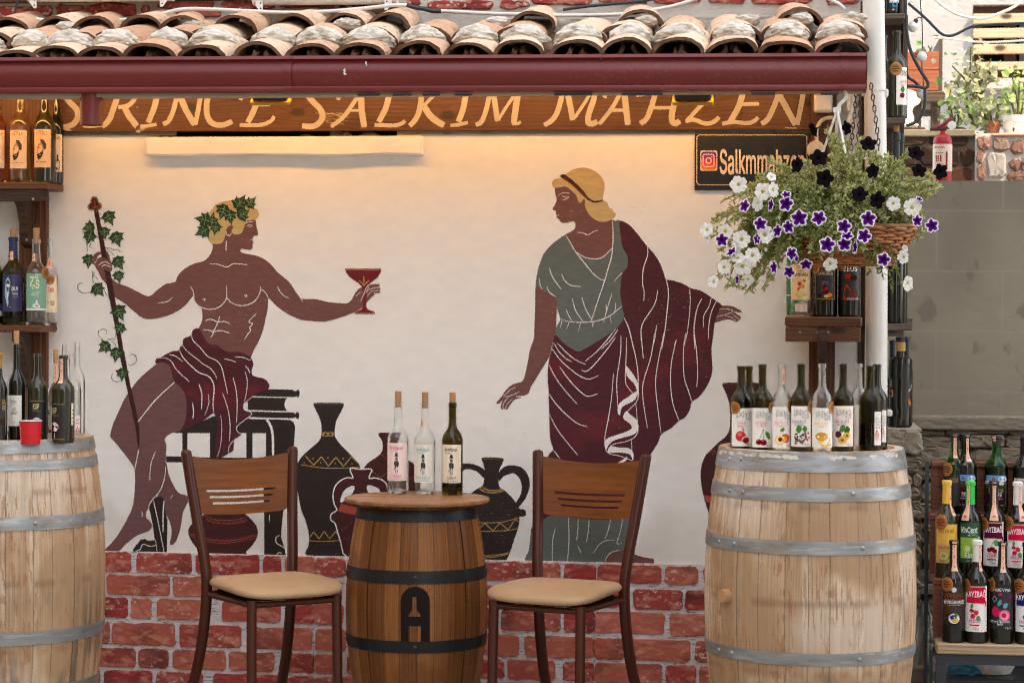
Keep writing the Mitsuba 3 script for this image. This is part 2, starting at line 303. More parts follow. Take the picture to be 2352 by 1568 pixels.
M['wicker'] = pri(VC, 0.45)
M['leaf'] = {'type': 'principledthin', 'base_color': VC, 'roughness': 0.6, 'diff_trans': 0.55, 'spec_trans': 0.0}
M['petal'] = {'type': 'principledthin', 'base_color': VC, 'roughness': 0.7, 'diff_trans': 0.5, 'spec_trans': 0.0}
M['cork'] = pri((0.42, 0.23, 0.11), 0.8, spec=0.2)
for nm, tr, ior in (('clear_glass', (0.985, 0.99, 0.982), 1.45), ('green_glass', (0.47, 0.42, 0.15), 1.36), ('bright_green_glass', (0.40, 0.72, 0.36), 1.4), ('gold_glass', (0.97, 0.93, 0.78), 1.45), ('rose_glass', (0.95, 0.68, 0.52), 1.45)):
    M[nm] = {'type': 'dielectric', 'int_ior': ior, 'specular_transmittance': {'type': 'rgb', 'value': list(tr)}}
M['dark_glass'] = pri((0.006, 0.006, 0.004), 0.06, spec=0.6)
M['olive_glass'] = pri((0.022, 0.021, 0.008), 0.08, spec=0.6)
M['wine'] = pri((0.006, 0.003, 0.003), 0.1)
M['pane_glass'] = {'type': 'thindielectric', 'int_ior': 1.5}
M['dark_void'] = pri((0.012, 0.011, 0.010), 0.9, spec=0.1)
# ================================================================ the setting
YR = -0.62                                   # plane of the eave
add('ground', (A([[-60, -60, -0.03], [60, -60, -0.03], [60, 60, -0.03], [-60, 60, -0.03]]), A([[0, 1, 2], [0, 2, 3]])), 'paving', kind='structure')

# neighbouring house on the right, outside the frame: it keeps the sun off the shop front
nh = thing('corner_house', 'tall cream house across the corner, outside the picture', 'house')
add('wall', cat(box(4.2, 8.5, -9, -3.3, -0.04, 12), box(4.2, 11, -9.01, -2.6, -0.04, 9)), 'plaster', nh)
add('roof', cat(box(4.0, 8.7, -9.3, -3.2, 12.0, 12.12), box(4.15, 11.1, -9.1, -2.55, 9, 9.1)), 'terracotta', nh, uv=(0.4, 0))
for i in range(3):
    for z in (1.2, 4.4, 7.4):
        f = add('window', box(4.16, 4.2, -8+i*2.5, -7+i*2.5, z, z+1.6), 'wood', nh, uv=(20.05, 0.3))
        add('pane', box(4.155, 4.16, -7.92+i*2.5, -7.08+i*2.5, z+0.08, z+1.52), 'dark_glass', f)

oh = thing('opposite_house', 'row of stone houses across the street, behind the camera', 'house')
add('wall', cat(box(-16, -6.2, -15, -13.5, -0.04, 5.2), box(-6, 3.4, -15, -13.0, -0.04, 6.4)), 'render', oh)
add('roof', cat(box(-16.3, -5.9, -15.3, -13.1, 5.2, 5.35), box(-6.2, 3.8, -15.3, -12.5, 6.4, 6.56)), 'terracotta', oh, uv=(0.4, 0))
for i in range(9):
    for z in (0.9, 3.7):
        f = add('window', box(-15+i*2.1, -14.1+i*2.1, -13.49, -12.96, z, z+1.4), 'wood', oh, uv=(20.05, 0.3)); add('pane', box(-14.95+i*2.1, -14.15+i*2.1, -13.4, -12.95, z+0.06, z+1.34), 'dark_glass', f)
lh = thing('left_house', 'stone house down the street at left, outside the picture', 'house')
add('wall', box(-12, -4.3, -9, -0.9, -0.04, 7.2), 'render', lh); add('roof', box(-12.2, -4.0, -9.3, -0.7, 7.2, 7.35), 'terracotta', lh, uv=(0.4, 0))
for i in range(3):
    for z in (1.0, 4.2):
        f = add('window', box(-4.3, -4.26, -8+i*2.5, -7+i*2.5, z, z+1.6), 'wood', lh, uv=(20.05, 0.3)); add('pane', box(-4.26, -4.255, -7.92+i*2.5, -7.08+i*2.5, z+0.08, z+1.52), 'dark_glass', f)
# ================================================================ shop wall
wl = thing('shop_wall', 'cream plastered shop front wall painted with figures, brick cladding below', 'wall')
XR = W(1988, 500)[0]                          # right end of the plastered wall
ZT = W(1176, 292)[2]+0.25
lx0, lx1 = W(343, 330)[0], W(975, 330)[0]; lz0, lz1 = W(660, 357)[2], W(660, 316)[2]; gz1 = W(660, 298)[2]
hx1 = W(912, 305)[0]
# the plaster leaves an open slot above the ledge
add('plaster', cat(box(-3.4, XR, 0, 0.3, -0.04, lz1), box(-3.4, lx0, 0, 0.3, lz1, ZT), box(hx1, XR, 0, 0.3, lz1, ZT), box(lx0, hx1, 0, 0.3, gz1+0.015, ZT)), 'plaster', wl)
add('slot_back', box(lx0, hx1, 0.12, 0.14, lz1-0.01, gz1+0.03), 'dark_void', wl)
led = box(lx0, lx1, -0.052, 0, lz0, lz1, 0.004)
lm = trimesh.Trimesh(*led, process=True)
for _ in range(4): lm = lm.subdivide_to_size(0.05) if _ == 0 else lm
lv = np.array(lm.vertices); nz = meshkit.fbm(lv*9, 3)-0.5; lv += np.column_stack([nz*0.012, nz*0.014*(lv[:, 1] < -0.03), nz*0.010*(lv[:, 2] < (lz0+lz1)/2)])
add('ledge', (lv, np.array(lm.faces)), 'plaster', wl, smooth=30, label='plaster ledge standing out below the sign')
for x, w, hh in ((770, 26, 14), (795, 20, 9), (845, 40, 8), (700, 30, 6)):
    o = W(x, 316, 0.0); v, f = tm(trimesh.creation.icosphere(2, 1.0)); v = v*[w*0.0009, 0.03, hh*0.0016]*(0.8+0.5*meshkit.noise(v*2.5+x)[:, None])+[o[0], 0.03, lz1+hh*0.0008]
    add('rubble', (v, f), 'stone', wl, smooth=30, uv=(0.3+x/2000, 0.3))

def paint(parent, name, pid, layer, polys, label=None):
    return add(name, sheet(polys, -0.0008-0.00035*layer), 'mural', parent, uv=(pid+0.0, 0.0), label=label)
def sm(t, pts, per=4): return cr(qs(t, pts), per, closed=True)
def raw(t, pts): return qs(t, pts)
def st(t, pts, w=8, taper=0.45): return stroke(qs(t, pts), zw(w*0.86), taper)
def G(pts): return [((x/ZS)/DS, (660+y/ZS)/DS) for x, y in pts]
def at(pts, t0, t): # points measured in tile t
    return qs(t, pts)
def circ(t, x, y, r, n=14, sx=1.0): return [q(t, x+r*sx*math.cos(a), y+r*math.sin(a)) for a in np.arange(n)*2*np.pi/n]

# ---------------------------------------------------------------- painted man
man = f'{wl}__painted_man'; labels[man] = {'label': 'painted bare chested man with ivy wreath seated holding goblet and staff'}
legs_front = qs('C1', [(1430, 255), (1380, 250), (1330, 265), (1270, 310), (1180, 390), (1110, 480), (1050, 570), (1000, 680), (960, 770), (935, 860), (940, 890), (985, 940), (1050, 1020), (1110, 1100), (1140, 1160), (1145, 1250), (1140, 1350), (1130, 1450)]) + \
    qs('D1', [(1125, 60), (1110, 110), (1060, 210), (1000, 310), (940, 385), (885, 440), (893, 447), (1005, 447), (1060, 395), (1140, 330), (1200, 300), (1250, 285), (1285, 250), (1285, 215), (1265, 190), (1240, 165), (1238, 130), (1250, 95), (1300, 20)]) + \
    qs('C1', [(1350, 1350), (1380, 1250), (1400, 1150), (1408, 1000), (1410, 950), (1395, 905), (1420, 870), (1470, 845), (1530, 830), (1570, 760), (1590, 650), (1580, 560), (1550, 470), (1500, 400), (1470, 300)])
leg_back = qs('C1', [(1405, 1100), (1430, 1200), (1470, 1290), (1500, 1340), (1530, 1365), (1575, 1375), (1595, 1400), (1590, 1440), (1565, 1490), (1548, 1530)]) + \
    qs('D1', [(1540, 190), (1530, 250), (1510, 320), (1485, 375), (1460, 395), (1440, 390), (1440, 370), (1455, 300), (1445, 220), (1420, 160), (1400, 110), (1385, 0)]) + qs('C1', [(1340, 1380), (1370, 1250)])
upper = qs('B1', [(2090, 470), (2160, 465), (2172, 510), (2180, 545), (2188, 585), (2178, 600), (2152, 602), (2140, 625), (2148, 632), (2140, 645), (2148, 655), (2140, 675), (2143, 695), (2135, 712), (2112, 720), (2080, 715), (2050, 710), (2038, 720), (2042, 737), (2070, 748)]) + \
    qs('B2', [(0, 758), (60, 770), (125, 800), (180, 845), (230, 905), (280, 945), (335, 995), (370, 1045), (410, 1105), (450, 1135), (540, 1135), (590, 1142), (635, 1155), (720, 1167), (800, 1172), (835, 1168), (870, 1130), (910, 1060), (960, 1100), (975, 1195), (955, 1205), (900, 1240), (790, 1285), (650, 1325), (600, 1327), (450, 1315), (380, 1290), (300, 1250), (220, 1190), (158, 1130), (152, 1200), (140, 1270), (120, 1360), (100, 1430)]) + \
    qs('C2', [(60, 100), (25, 160), (0, 230)]) + qs('C1', [(2060, 300), (1800, 250), (1690, 60)]) + \
    qs('B1', [(1680, 1400), (1705, 1340), (1715, 1290), (1708, 1215), (1670, 1180), (1648, 1140), (1640, 1105), (1560, 1200), (1450, 1265), (1330, 1300), (1250, 1305), (1200, 1290), (1130, 1235), (1060, 1175), (975, 1120), (940, 1080), (900, 1010), (860, 960), (830, 900), (800, 850), (778, 800), (790, 770), (820, 740), (860, 732), (905, 733), (925, 760), (932, 790), (945, 850), (950, 890), (930, 905), (955, 970), (1010, 1005), (1080, 1030), (1180, 1080), (1265, 1112), (1330, 1060), (1400, 1010), (1485, 990), (1500, 950), (1540, 900), (1600, 855), (1660, 830), (1725, 815), (1770, 775), (1795, 730), (1805, 690), (1800, 650), (1860, 560), (1960, 480)])
paint(man, 'leg', 13, 1, [cr(leg_back, 3, True)])
paint(man, 'leg', 13, 2, [cr(legs_front, 3, True)])
paint(man, 'body', 1, 2, [cr(upper, 3, True)])
hand2 = sm('B2', [(830, 1170), (855, 1150), (880, 1105), (910, 1060), (945, 1037), (1000, 1020), (1035, 1010), (1085, 1007), (1100, 1018), (1088, 1033), (1050, 1037), (1098, 1038), (1104, 1050), (1092, 1060), (1058, 1062), (1098, 1064), (1103, 1076), (1090, 1086), (1052, 1085), (1058, 1100), (1040, 1120), (990, 1165), (960, 1200), (900, 1235), (850, 1240)], 3)
paint(man, 'hand', 1, 3, [hand2])
gob = qs('B2', [(806, 878), (1112, 878), (1108, 910), (1080, 955), (1040, 985), (1000, 1020), (986, 1060), (985, 1200), (1000, 1225), (1045, 1238), (1062, 1255), (1060, 1263), (888, 1263), (890, 1250), (910, 1237), (945, 1224), (958, 1200), (957, 1060), (945, 1030), (920, 1000), (880, 975), (840, 945), (815, 910)])
paint(man, 'goblet', 10, 4, [gob])
paint(man, 'goblet_ornament', 7, 5, [circ('B2', 822+i*20.5, 888, 5.5, 8) for i in range(14)]+[circ('B2', 900+i*19, 1255, 5, 8) for i in range(9)]+[st('B2', [(965, 938), (967, 1022)], 7), st('B2', [(922, 978), (950, 1000), (967, 1025)], 7), st('B2', [(1013, 976), (985, 1000), (967, 1025)], 7)])
paint(man, 'thumb', 1, 5, [sm('B2', [(925, 1165), (960, 1085), (978, 1040), (990, 1022), (1001, 1022), (1002, 1038), (990, 1070), (965, 1125), (945, 1160)], 3)])
# cloth over his lap
cloth = [(1620, 20), (1635, -20), (1660, -37), (1690, -30), (1715, 10), (1745, 70), (1785, 100), (1840, 105), (1885, 140), (1940, 165), (2010, 162), (2080, 180), (2125, 215), (2145, 250), (2147, 280), (2135, 310), (2140, 360), (2190, 378), (2240, 390), (2275, 425), (2283, 460), (2260, 485), (2190, 510), (2150, 535), (2110, 570), (2070, 610), (2065, 640), (2090, 660), (2130, 675), (2140, 690), (2110, 720), (2050, 760), (2010, 795), (2005, 830), (2030, 850), (2050, 860), (2010, 890), (1985, 910), (1978, 990), (1960, 1010), (1890, 1050), (1860, 1063), (1840, 1062), (1822, 1000), (1828, 900), (1838, 830), (1840, 760), (1820, 690), (1800, 685), (1770, 710), (1700, 760), (1600, 810), (1530, 832), (1560, 780), (1580, 680), (1580, 580), (1560, 500), (1520, 450), (1475, 415), (1460, 350), (1440, 290), (1410, 260), (1370, 252), (1330, 262), (1315, 250), (1325, 220), (1360, 210), (1395, 190), (1430, 170), (1470, 155), (1515, 150), (1525, 120), (1550, 105), (1548, 70), (1565, 45), (1600, 33)]
paint(man, 'cloth', 2, 4, [sm('C1', cloth, 3)])
L = [st('C1', p, w) for p, w in [
    ([(1620, 20), (1640, 70), (1700, 130), (1760, 200), (1840, 240), (1880, 300), (1900, 380), (1930, 520)], 8), ([(1550, 110), (1590, 160), (1680, 230), (1720, 265), (1780, 300), (1820, 350), (1838, 390)], 7),
    ([(1520, 150), (1560, 220), (1640, 300), (1690, 340), (1760, 365), (1800, 410), (1815, 480), (1805, 600), (1812, 675)], 10), ([(1335, 215), (1400, 215), (1450, 240), (1480, 290), (1530, 350), (1580, 390), (1602, 415)], 7),
    ([(1435, 185), (1490, 200), (1550, 245)], 7), ([(1990, 205), (2060, 210), (2125, 235)], 7), ([(1900, 220), (1960, 235), (2000, 250)], 7), ([(2080, 280), (2105, 310), (2118, 345)], 8), ([(2075, 330), (2095, 400), (2090, 500), (2065, 610)], 6),
    ([(1975, 380), (2000, 480), (2010, 600), (2005, 770)], 7), ([(1885, 510), (1930, 640), (1950, 780), (1945, 920)], 7), ([(1685, 435), (1710, 520), (1708, 650)], 9), ([(1765, 520), (1770, 600), (1735, 700)], 6), ([(1630, 590), (1640, 660), (1635, 730)], 9),
    ([(1870, 700), (1880, 800), (1870, 950), (1840, 1060)], 5), ([(2150, 535), (2075, 600), (2070, 650), (2135, 685), (2060, 750), (2005, 800), (2020, 845), (2050, 865), (1985, 910), (1945, 960), (1935, 1020)], 7),
    ([(1480, 420), (1400, 490), (1300, 590), (1220, 690), (1170, 755)], 11), ([(1175, 990), (1160, 1070), (1142, 1160)], 9), ([(1320, 1005), (1285, 1090), (1272, 1180), (1270, 1250)], 7), ([(1405, 1130), (1395, 1230), (1360, 1330), (1280, 1430), (1260, 1475)], 8), ([(1460, 1370), (1458, 1390), (1442, 1402)], 7), ([(1200, 1515), (1208, 1540), (1200, 1560)], 7)]]
L += [st('B1', p, w) for p, w in [
    ([(1775, 838), (1850, 842), (1920, 865), (1970, 840), (2020, 838), (2095, 845)], 8), ([(1612, 1025), (1640, 1080), (1645, 1140), (1680, 1190), (1740, 1217), (1810, 1220), (1870, 1195), (1910, 1150), (1922, 1110), (1920, 1025)], 8),
    ([(1922, 1120), (1960, 1165), (2020, 1188), (2080, 1188), (2150, 1160), (2190, 1110), (2208, 1060), (2210, 1030)], 8), ([(2210, 1060), (2235, 1065), (2260, 1100), (2275, 1130)], 7), ([(1740, 1320), (1770, 1308), (1800, 1310), (1850, 1330), (1900, 1325), (1950, 1345)], 9),
    ([(1722, 1395), (1770, 1400), (1820, 1410), (1870, 1402), (1945, 1423)], 9), ([(1862, 1280), (1850, 1330), (1820, 1390), (1800, 1440), (1785, 1460)], 9), ([(2172, 1258), (2130, 1300), (2110, 1330), (2140, 1345), (2115, 1380), (2125, 1400), (2095, 1440), (2075, 1480)], 8),
    ([(1918, 640), (1916, 725)], 9), ([(1340, 1168), (1415, 1158), (1462, 1120)], 7), ([(2085, 495), (2110, 482), (2148, 480)], 7), ([(2090, 520), (2110, 508), (2138, 512), (2125, 525), (2105, 522)], 5), ([(2120, 632), (2148, 633)], 6),
    ([(800, 835), (812, 815), (825, 808)], 6), ([(832, 850), (880, 820), (915, 830), (945, 845)], 7), ([(858, 862), (890, 848), (945, 866)], 7), ([(1918, 565), (1922, 590), (1945, 597), (1962, 580)], 8)]]
L += [st('B2', p, w) for p, w in [([(232, 1030), (260, 1080), (300, 1115), (330, 1125)], 7), ([(420, 1115), (450, 1160)], 7), ([(935, 1160), (968, 1085), (990, 1030), (1000, 1022), (1000, 1045), (985, 1085)], 6), ([(998, 1060), (1040, 1045), (1098, 1036)], 5), ([(995, 1110), (1030, 1070), (1098, 1062)], 5), ([(990, 1165), (1030, 1125), (1056, 1100)], 5), ([(898, 1112), (925, 1085), (945, 1075)], 5)]]
for cx, cy in ((1730, 1140), (2083, 1107)): L.append(Polygon(circ('B1', cx, cy, 11)).difference(Polygon(circ('B1', cx-2, cy+2, 6))))
paint(man, 'hair', 5, 3, [sm('B1', [(2110, 462), (2130, 458), (2160, 466), (2186, 450), (2195, 410), (2178, 375), (2140, 362), (2100, 330), (2060, 318), (1980, 300), (1920, 305), (1850, 325), (1800, 370), (1770, 420), (1765, 500), (1758, 590), (1770, 640), (1800, 668), (1870, 665), (1895, 640), (1908, 600), (1922, 560), (1945, 525), (1962, 545), (1965, 575), (2000, 590), (2040, 580), (2062, 550), (2080, 500)], 4)])
paint(man, 'ear', 1, 4, [sm('B1', [(1945, 515), (1975, 515), (1978, 530), (1965, 545), (1962, 580), (1945, 590), (1925, 582), (1918, 555), (1928, 530)], 4)])
paint(man, 'line_work', 0, 6, L)
# staff
paint(man, 'staff', 11, 4, [qs('B1', [(797, 395), (835, 395), (890, 690), (950, 980), (1000, 1280), (1045, 1560)])+qs('C1', [(1060, 200), (1100, 420), (1150, 640), (1180, 800), (1184, 900), (1176, 990), (1165, 930), (1145, 790), (1105, 610), (1060, 400), (1015, 200)])+qs('B1', [(985, 1420), (920, 1100), (870, 820)])])
paint(man, 'grip_hand', 1, 5, [sm('B1', [(795, 815), (815, 800), (850, 786), (905, 795), (938, 825), (950, 858), (949, 893), (925, 902), (880, 886), (840, 885), (815, 860)], 3)])
paint(man, 'line_work', 0, 6, [st('B1', [(832, 850), (880, 820), (915, 830), (945, 845)], 7), st('B1', [(858, 862), (890, 848), (945, 866)], 7), st('B1', [(800, 835), (812, 815), (825, 808)], 6), sm('B1', [(822, 795), (830, 772), (855, 758), (860, 775), (840, 785)], 3)])
paint(man, 'staff_head', 11, 5, [circ('B1', 800, 300, 34, 20), circ('B1', 772, 355, 31, 20), circ('B1', 834, 350, 31, 20), qs('B1', [(770, 330), (835, 330), (830, 400), (800, 398)])])
hd = [(800+26*math.cos(a), 300+26*math.sin(a)) for a in np.arange(-3.6, 0.5, 0.42)]+[(772+23*math.cos(a), 357+22*math.sin(a)) for a in np.arange(1.2, 4.4, 0.42)]+[(834+23*math.cos(a), 352+22*math.sin(a)) for a in np.arange(-1.2, 2.0, 0.42)]+[(800, 382), (818, 385), (818, 398)]
paint(man, 'staff_beads', 7, 6, [circ('B1', x, y, 4, 7) for x, y in hd])
paint(man, 'staff_ornament', 8, 6, [st('B1', [(802, 295), (804, 325), (804, 365)], 9), st('B1', [(804, 365), (785, 358), (780, 345)], 7), st('B1', [(804, 368), (822, 350), (835, 345)], 8), st('B1', [(830, 345), (830, 358), (820, 362)], 6)])
IVY = A([(0, -0.75), (0.30, -0.80), (0.50, -0.55), (0.95, -0.35), (0.62, -0.05), (0.72, 0.35), (0.36, 0.30), (0.20, 0.60), (0.02, 1.05), (-0.18, 0.60), (-0.36, 0.30), (-0.72, 0.35), (-0.62, -0.05), (-0.95, -0.35), (-0.5, -0.55), (-0.30, -0.80)])
def ivy(t, x, y, r, deg):
    a = math.radians(deg); R = A([[math.cos(a), -math.sin(a)], [math.sin(a), math.cos(a)]])
    pts = []
    n = len(IVY)
    for i in range(n):
        p0, p1, p2 = IVY[i-1], IVY[i], IVY[(i+1) % n]
        pts += [p1] if i % 2 == 1 or True else []
        m = (p1+p2)/2; cen = m*0.94; pts.append(cen)
    leaf = [q(t, *(A([x, y])+R@(p*r*0.95))) for p in pts]
    v = [[(0, -0.6), (0.02, 0.1), (0, 0.7)], [(0, -0.3), (0.3, -0.15), (0.6, -0.2)], [(0, -0.3), (-0.3, -0.15), (-0.6, -0.2)], [(0, 0.0), (0.2, 0.15), (0.42, 0.18)], [(0, 0.0), (-0.2, 0.15), (-0.42, 0.18)]]
    vein = [stroke([q(t, *(A([x, y])+R@(A(p)*r))) for p in s], zw(4.5)) for s in v]
    return leaf, vein
# angle turns the tip (0 = tip down, positive = clockwise on the wall when seen from the street)
def leaves(parent, nm, items, layer):
    for it in items:
        lf, vn = ivy(it[0], it[1], it[2], it[3]*1.13, it[4]); k = paint(parent, nm, 4, layer, [lf]); add('vein', sheet(vn, -0.0008-0.00035*(layer+1)), 'mural', parent, uv=(12.0, 0.0))
leaves(man, 'wreath_leaf', [('B1', 2035, 320, 78, 215), ('B1', 2125, 318, 62, 225), ('B1', 1888, 392, 74, 20), ('B1', 1950, 438, 68, -10), ('B1', 2062, 418, 66, 235), ('B1', 1725, 462, 74, 100), ('B1', 1800, 470, 66, 190), ('B1', 1718, 562, 72, 65), ('B1', 1825, 537, 60, 10)], 7)
leaves(man, 'ivy_leaf', [('B1', 925, 448, 72, -25), ('B1', 752, 530, 62, 75), ('B1', 757, 612, 68, 20), ('B1', 885, 575, 60, -5), ('B1', 990, 625, 74, -20), ('B1', 1005, 828, 70, -30), ('B1', 1005, 945, 58, -10), ('B1', 832, 1058, 72, -40), ('B1', 1010, 1248, 78, -25), ('B1', 1012, 1385, 62, 30), ('C1', 885, 122, 66, 50), ('C1', 985, 182, 70, 10), ('C1', 1035, 350, 62, 5)], 7)
leaves(man, 'ivy_leaf', [('B1', 752, 812, 68, 5)], 1)
paint(man, 'tendril', 4, 6, [st('B1', p, 6, 0.7) for p in [[(760, 1075), (710, 1085), (670, 1065), (657, 1030), (672, 1005), (710, 1000)], [(870, 1482), (840, 1450), (835, 1410), (870, 1390), (900, 1400), (902, 1432)], [(745, 660), (738, 700), (742, 740)], [(780, 890), (785, 950), (790, 1008)], [(885, 690), (930, 730), (970, 772)], [(900, 700), (940, 705), (960, 720), (990, 715), (1040, 745)], [(790, 900), (800, 920), (790, 935), (812, 950), (830, 972)], [(750, 660), (770, 670), (760, 690), (788, 705)], [(835, 400), (860, 425)], [(880, 1050), (905, 1100), (935, 1140)], [(905, 1465), (925, 1480), (945, 1470), (970, 1475), (980, 1440)]]]+[st('C1', p, 6, 0.7) for p in [[(1075, 268), (1120, 272), (1155, 245), (1152, 205), (1128, 184), (1105, 190), (1102, 210)], [(1025, 405), (985, 415), (950, 395), (948, 360), (958, 348)], [(945, 70), (975, 95), (985, 120)]]])

# ---------------------------------------------------------------- painted stool
stl = f'{wl}__painted_stool'; labels[stl] = {'label': 'painted black stool with scroll ends under the seated man'}
R4 = lambda t, x0, y0, x1, y1: qs(t, [(x0, y0), (x1, y0), (x1, y1), (x0, y1)])
paint(stl, 'seat_frame', 3, 0, [
    qs('C1', [(2090, 560), (2200, 490), (2290, 480)])+qs('C2', [(165, 478), (365, 483), (372, 494), (392, 497), (400, 484), (415, 485), (421, 515), (416, 546), (402, 548), (394, 538), (370, 546), (30, 538)])+qs('C1', [(2100, 600)]),
    qs('C1', [(2100, 548)])+qs('C2', [(0, 548), (315, 552), (300, 575), (291, 600), (295, 632), (316, 663), (0, 655)])+qs('C1', [(2100, 655)]),
    qs('C1', [(2080, 668)])+qs('C2', [(0, 667), (370, 676), (384, 690), (394, 672), (412, 674), (417, 700), (412, 732), (396, 730), (385, 714), (362, 725), (0, 715)])+qs('C1', [(2080, 715)])])
legp = Polygon(qs('C1', [(1490, 838), (1700, 757), (1810, 705), (2100, 727)])+qs('C2', [(0, 730), (340, 738), (370, 760), (383, 800), (376, 900), (366, 1000), (358, 1080)])+qs('D2', [(280, 130), (266, 270), (262, 330), (300, 440), (303, 487), (120, 487), (120, 130)])+qs('C2', [(110, 1062), (135, 1058), (137, 852), (20, 850)])+qs('C1', [(1480, 850)])).buffer(0)
paint(stl, 'leg', 3, 0, [legp, R4('C1', 1545, 838, 1588, 1060), R4('C1', 1780, 838, 1840, 1060), R4('C1', 2088, 845, 2140, 1062), R4('C1', 2255, 850, 2331, 1062), qs('C1', [(1408, 1045), (1800, 1058), (2331, 1060), (2331, 1098), (1800, 1100), (1408, 1097)])])
paint(stl, 'foot', 3, 0, [qs('D1', [(1300, 0), (1390, -40), (1402, 110), (1419, 180), (1415, 456), (1125, 452), (1132, 425), (1170, 380), (1190, 350), (1230, 345), (1252, 360), (1312, 355), (1290, 200), (1262, 80)])])
paint(stl, 'line_work', 0, 3, [st('C2', [(140, 735), (175, 790), (193, 880), (195, 1055)], 24, 0.2), st('D2', [(163, 140), (166, 200)], 7), st('D2', [(250, 315), (220, 335), (225, 380), (265, 405), (295, 425), (300, 465)], 9), st('D2', [(270, 465), (240, 462), (228, 487)], 7)])
paint(stl, 'line_work', 0, 3, [st('D1', [(1300, 20), (1340, 200), (1390, 455)], 8), st('D1', [(1390, 20), (1382, 150), (1383, 285)], 12), st('D1', [(1150, 452), (1190, 430), (1215, 390), (1270, 408), (1322, 400)], 8), st('D1', [(1318, 350), (1332, 455)], 6)])

# ---------------------------------------------------------------- painted jars
def zig(t, pts, w=6):
    return [st(t, [pts[i], pts[i+1]], w, 0.1) for i in range(len(pts)-1)]
j = f'{wl}__painted_jar'; key('painted_jar', wl); labels[j] = {'label': 'painted squat round jar with orange rings behind left chair'}
paint(j, 'body', 9, 0, [sm('D1', [(1700, 160), (1770, 122), (1900, 128), (2050, 125), (2120, 170), (2170, 230), (2186, 290), (2170, 350), (2130, 410), (2085, 455), (2080, 478), (1900, 475), (1730, 472), (1690, 445), (1640, 390), (1605, 330), (1595, 280), (1620, 225)], 4)])
paint(j, 'ornament', 8, 1, [st('D1', p, 6, 0.1) for p in [[(1740, 145), (1820, 180), (1920, 188), (2020, 180), (2090, 155)], [(1740, 175), (1830, 210), (1920, 217), (2020, 208), (2100, 185)], [(1597, 288), (1700, 335), (1850, 360), (2000, 355), (2180, 315)], [(1600, 310), (1700, 355), (1850, 380), (2000, 372), (2180, 335)]]]+zig('D1', [(1760+i*22, (175 if i % 2 else 205)+8*math.sin(i/15*3.14)) for i in range(16)], 4)+zig('D1', [(1620+i*20, (300 if i % 2 else 318)+50*math.sin(i/27*3.14)) for i in range(28)], 4))
j = key('painted_jar', wl); labels[j] = {'label': 'painted tall black jar with gold zigzags'}
paint(j, 'body', 3, 0, [cr(qs('C2', [(543, 597), (665, 594), (788, 597), (785, 640), (760, 690), (735, 740), (722, 790), (718, 860), (728, 895), (770, 950), (850, 1030), (915, 1100), (934, 1150), (932, 1230), (905, 1350), (860, 1480)])+qs('D2', [(835, 250), (830, 350), (838, 430), (842, 495), (490, 493), (496, 400), (500, 340), (492, 270), (470, 190), (435, 100)])+qs('C2', [(415, 1410), (398, 1300), (390, 1180), (402, 1110), (440, 1050), (490, 1000), (550, 950), (592, 905), (605, 860), (606, 800), (598, 750), (580, 700), (552, 645)]), 3, True)])
paint(j, 'ornament', 7, 1, zig('C2', [(606, 845), (622, 862), (640, 838), (660, 866), (682, 838), (700, 864), (718, 840)], 6)+[st('C2', [(605, 870), (660, 875), (720, 870)], 7, 0.1), st('C2', [(432, 1116), (550, 1138), (680, 1148), (800, 1146), (928, 1136)], 6, 0.1)]+zig('C2', [(465, 1038), (540, 1122), (605, 1050), (665, 1130), (728, 1055), (792, 1132), (860, 1050), (905, 1095)], 8)+zig('D2', [(505, 335), (540, 285), (585, 345), (630, 280), (675, 345), (725, 282), (770, 340)], 7)+[st('D2', [(500, 360), (620, 366), (760, 358)], 6, 0.1)]+[circ('C2', x, y, 6, 7) for x, y in ((535, 1065), (600, 1102), (662, 1060), (722, 1106), (790, 1068), (460, 1100), (865, 1112), (625, 850), (660, 850), (700, 848))]+[circ('C2', 560+i*24, 604, 4, 6) for i in range(10)])
j = key('painted_jar', wl); labels[j] = {'label': 'painted maroon jar behind the bottles on the barrel table'}
paint(j, 'body', 9, 0, [sm('C2', [(1087, 852), (1190, 848), (1290, 852), (1268, 895), (1256, 940), (1256, 1000), (1290, 1045), (1350, 1085), (1392, 1118), (1412, 1200), (1410, 1290), (1390, 1420), (1000, 1420), (965, 1300), (952, 1220), (965, 1150), (1010, 1095), (1085, 1045), (1122, 995), (1120, 920)], 3)])
paint(j, 'ornament', 8, 1, zig('C2', [(1000, 1215), (1035, 1170), (1105, 1228), (1170, 1180), (1235, 1235), (1300, 1180), (1362, 1244), (1400, 1205)], 6)+zig('C2', [(1115, 1030), (1165, 1075), (1215, 1030), (1265, 1075)], 5))
j = key('painted_jar', wl); labels[j] = {'label': 'painted maroon two handled jar outlined in white'}
jar4 = Polygon(cr(qs('C2', [(850, 1153), (940, 1158), (1028, 1158), (1015, 1200), (1010, 1235), (1060, 1232), (1110, 1245), (1150, 1275), (1163, 1320), (1170, 1400), (1150, 1480), (1168, 1530)])+qs('D2', [(1200, 150), (1170, 230), (1140, 360), (1090, 500), (826, 500), (770, 370), (740, 270), (722, 212), (690, 185), (684, 150)])+qs('C2', [(700, 1530), (738, 1500), (715, 1450), (705, 1380), (720, 1310), (760, 1260), (820, 1230), (876, 1230)]), 3, True)).buffer(0)
holes = [Polygon(sm('C2', [(878, 1305), (835, 1318), (795, 1355), (772, 1430), (805, 1405), (850, 1370), (870, 1340)], 3)), Polygon(sm('C2', [(1000, 1300), (1040, 1305), (1092, 1335), (1110, 1400), (1060, 1380), (1008, 1345)], 3))]
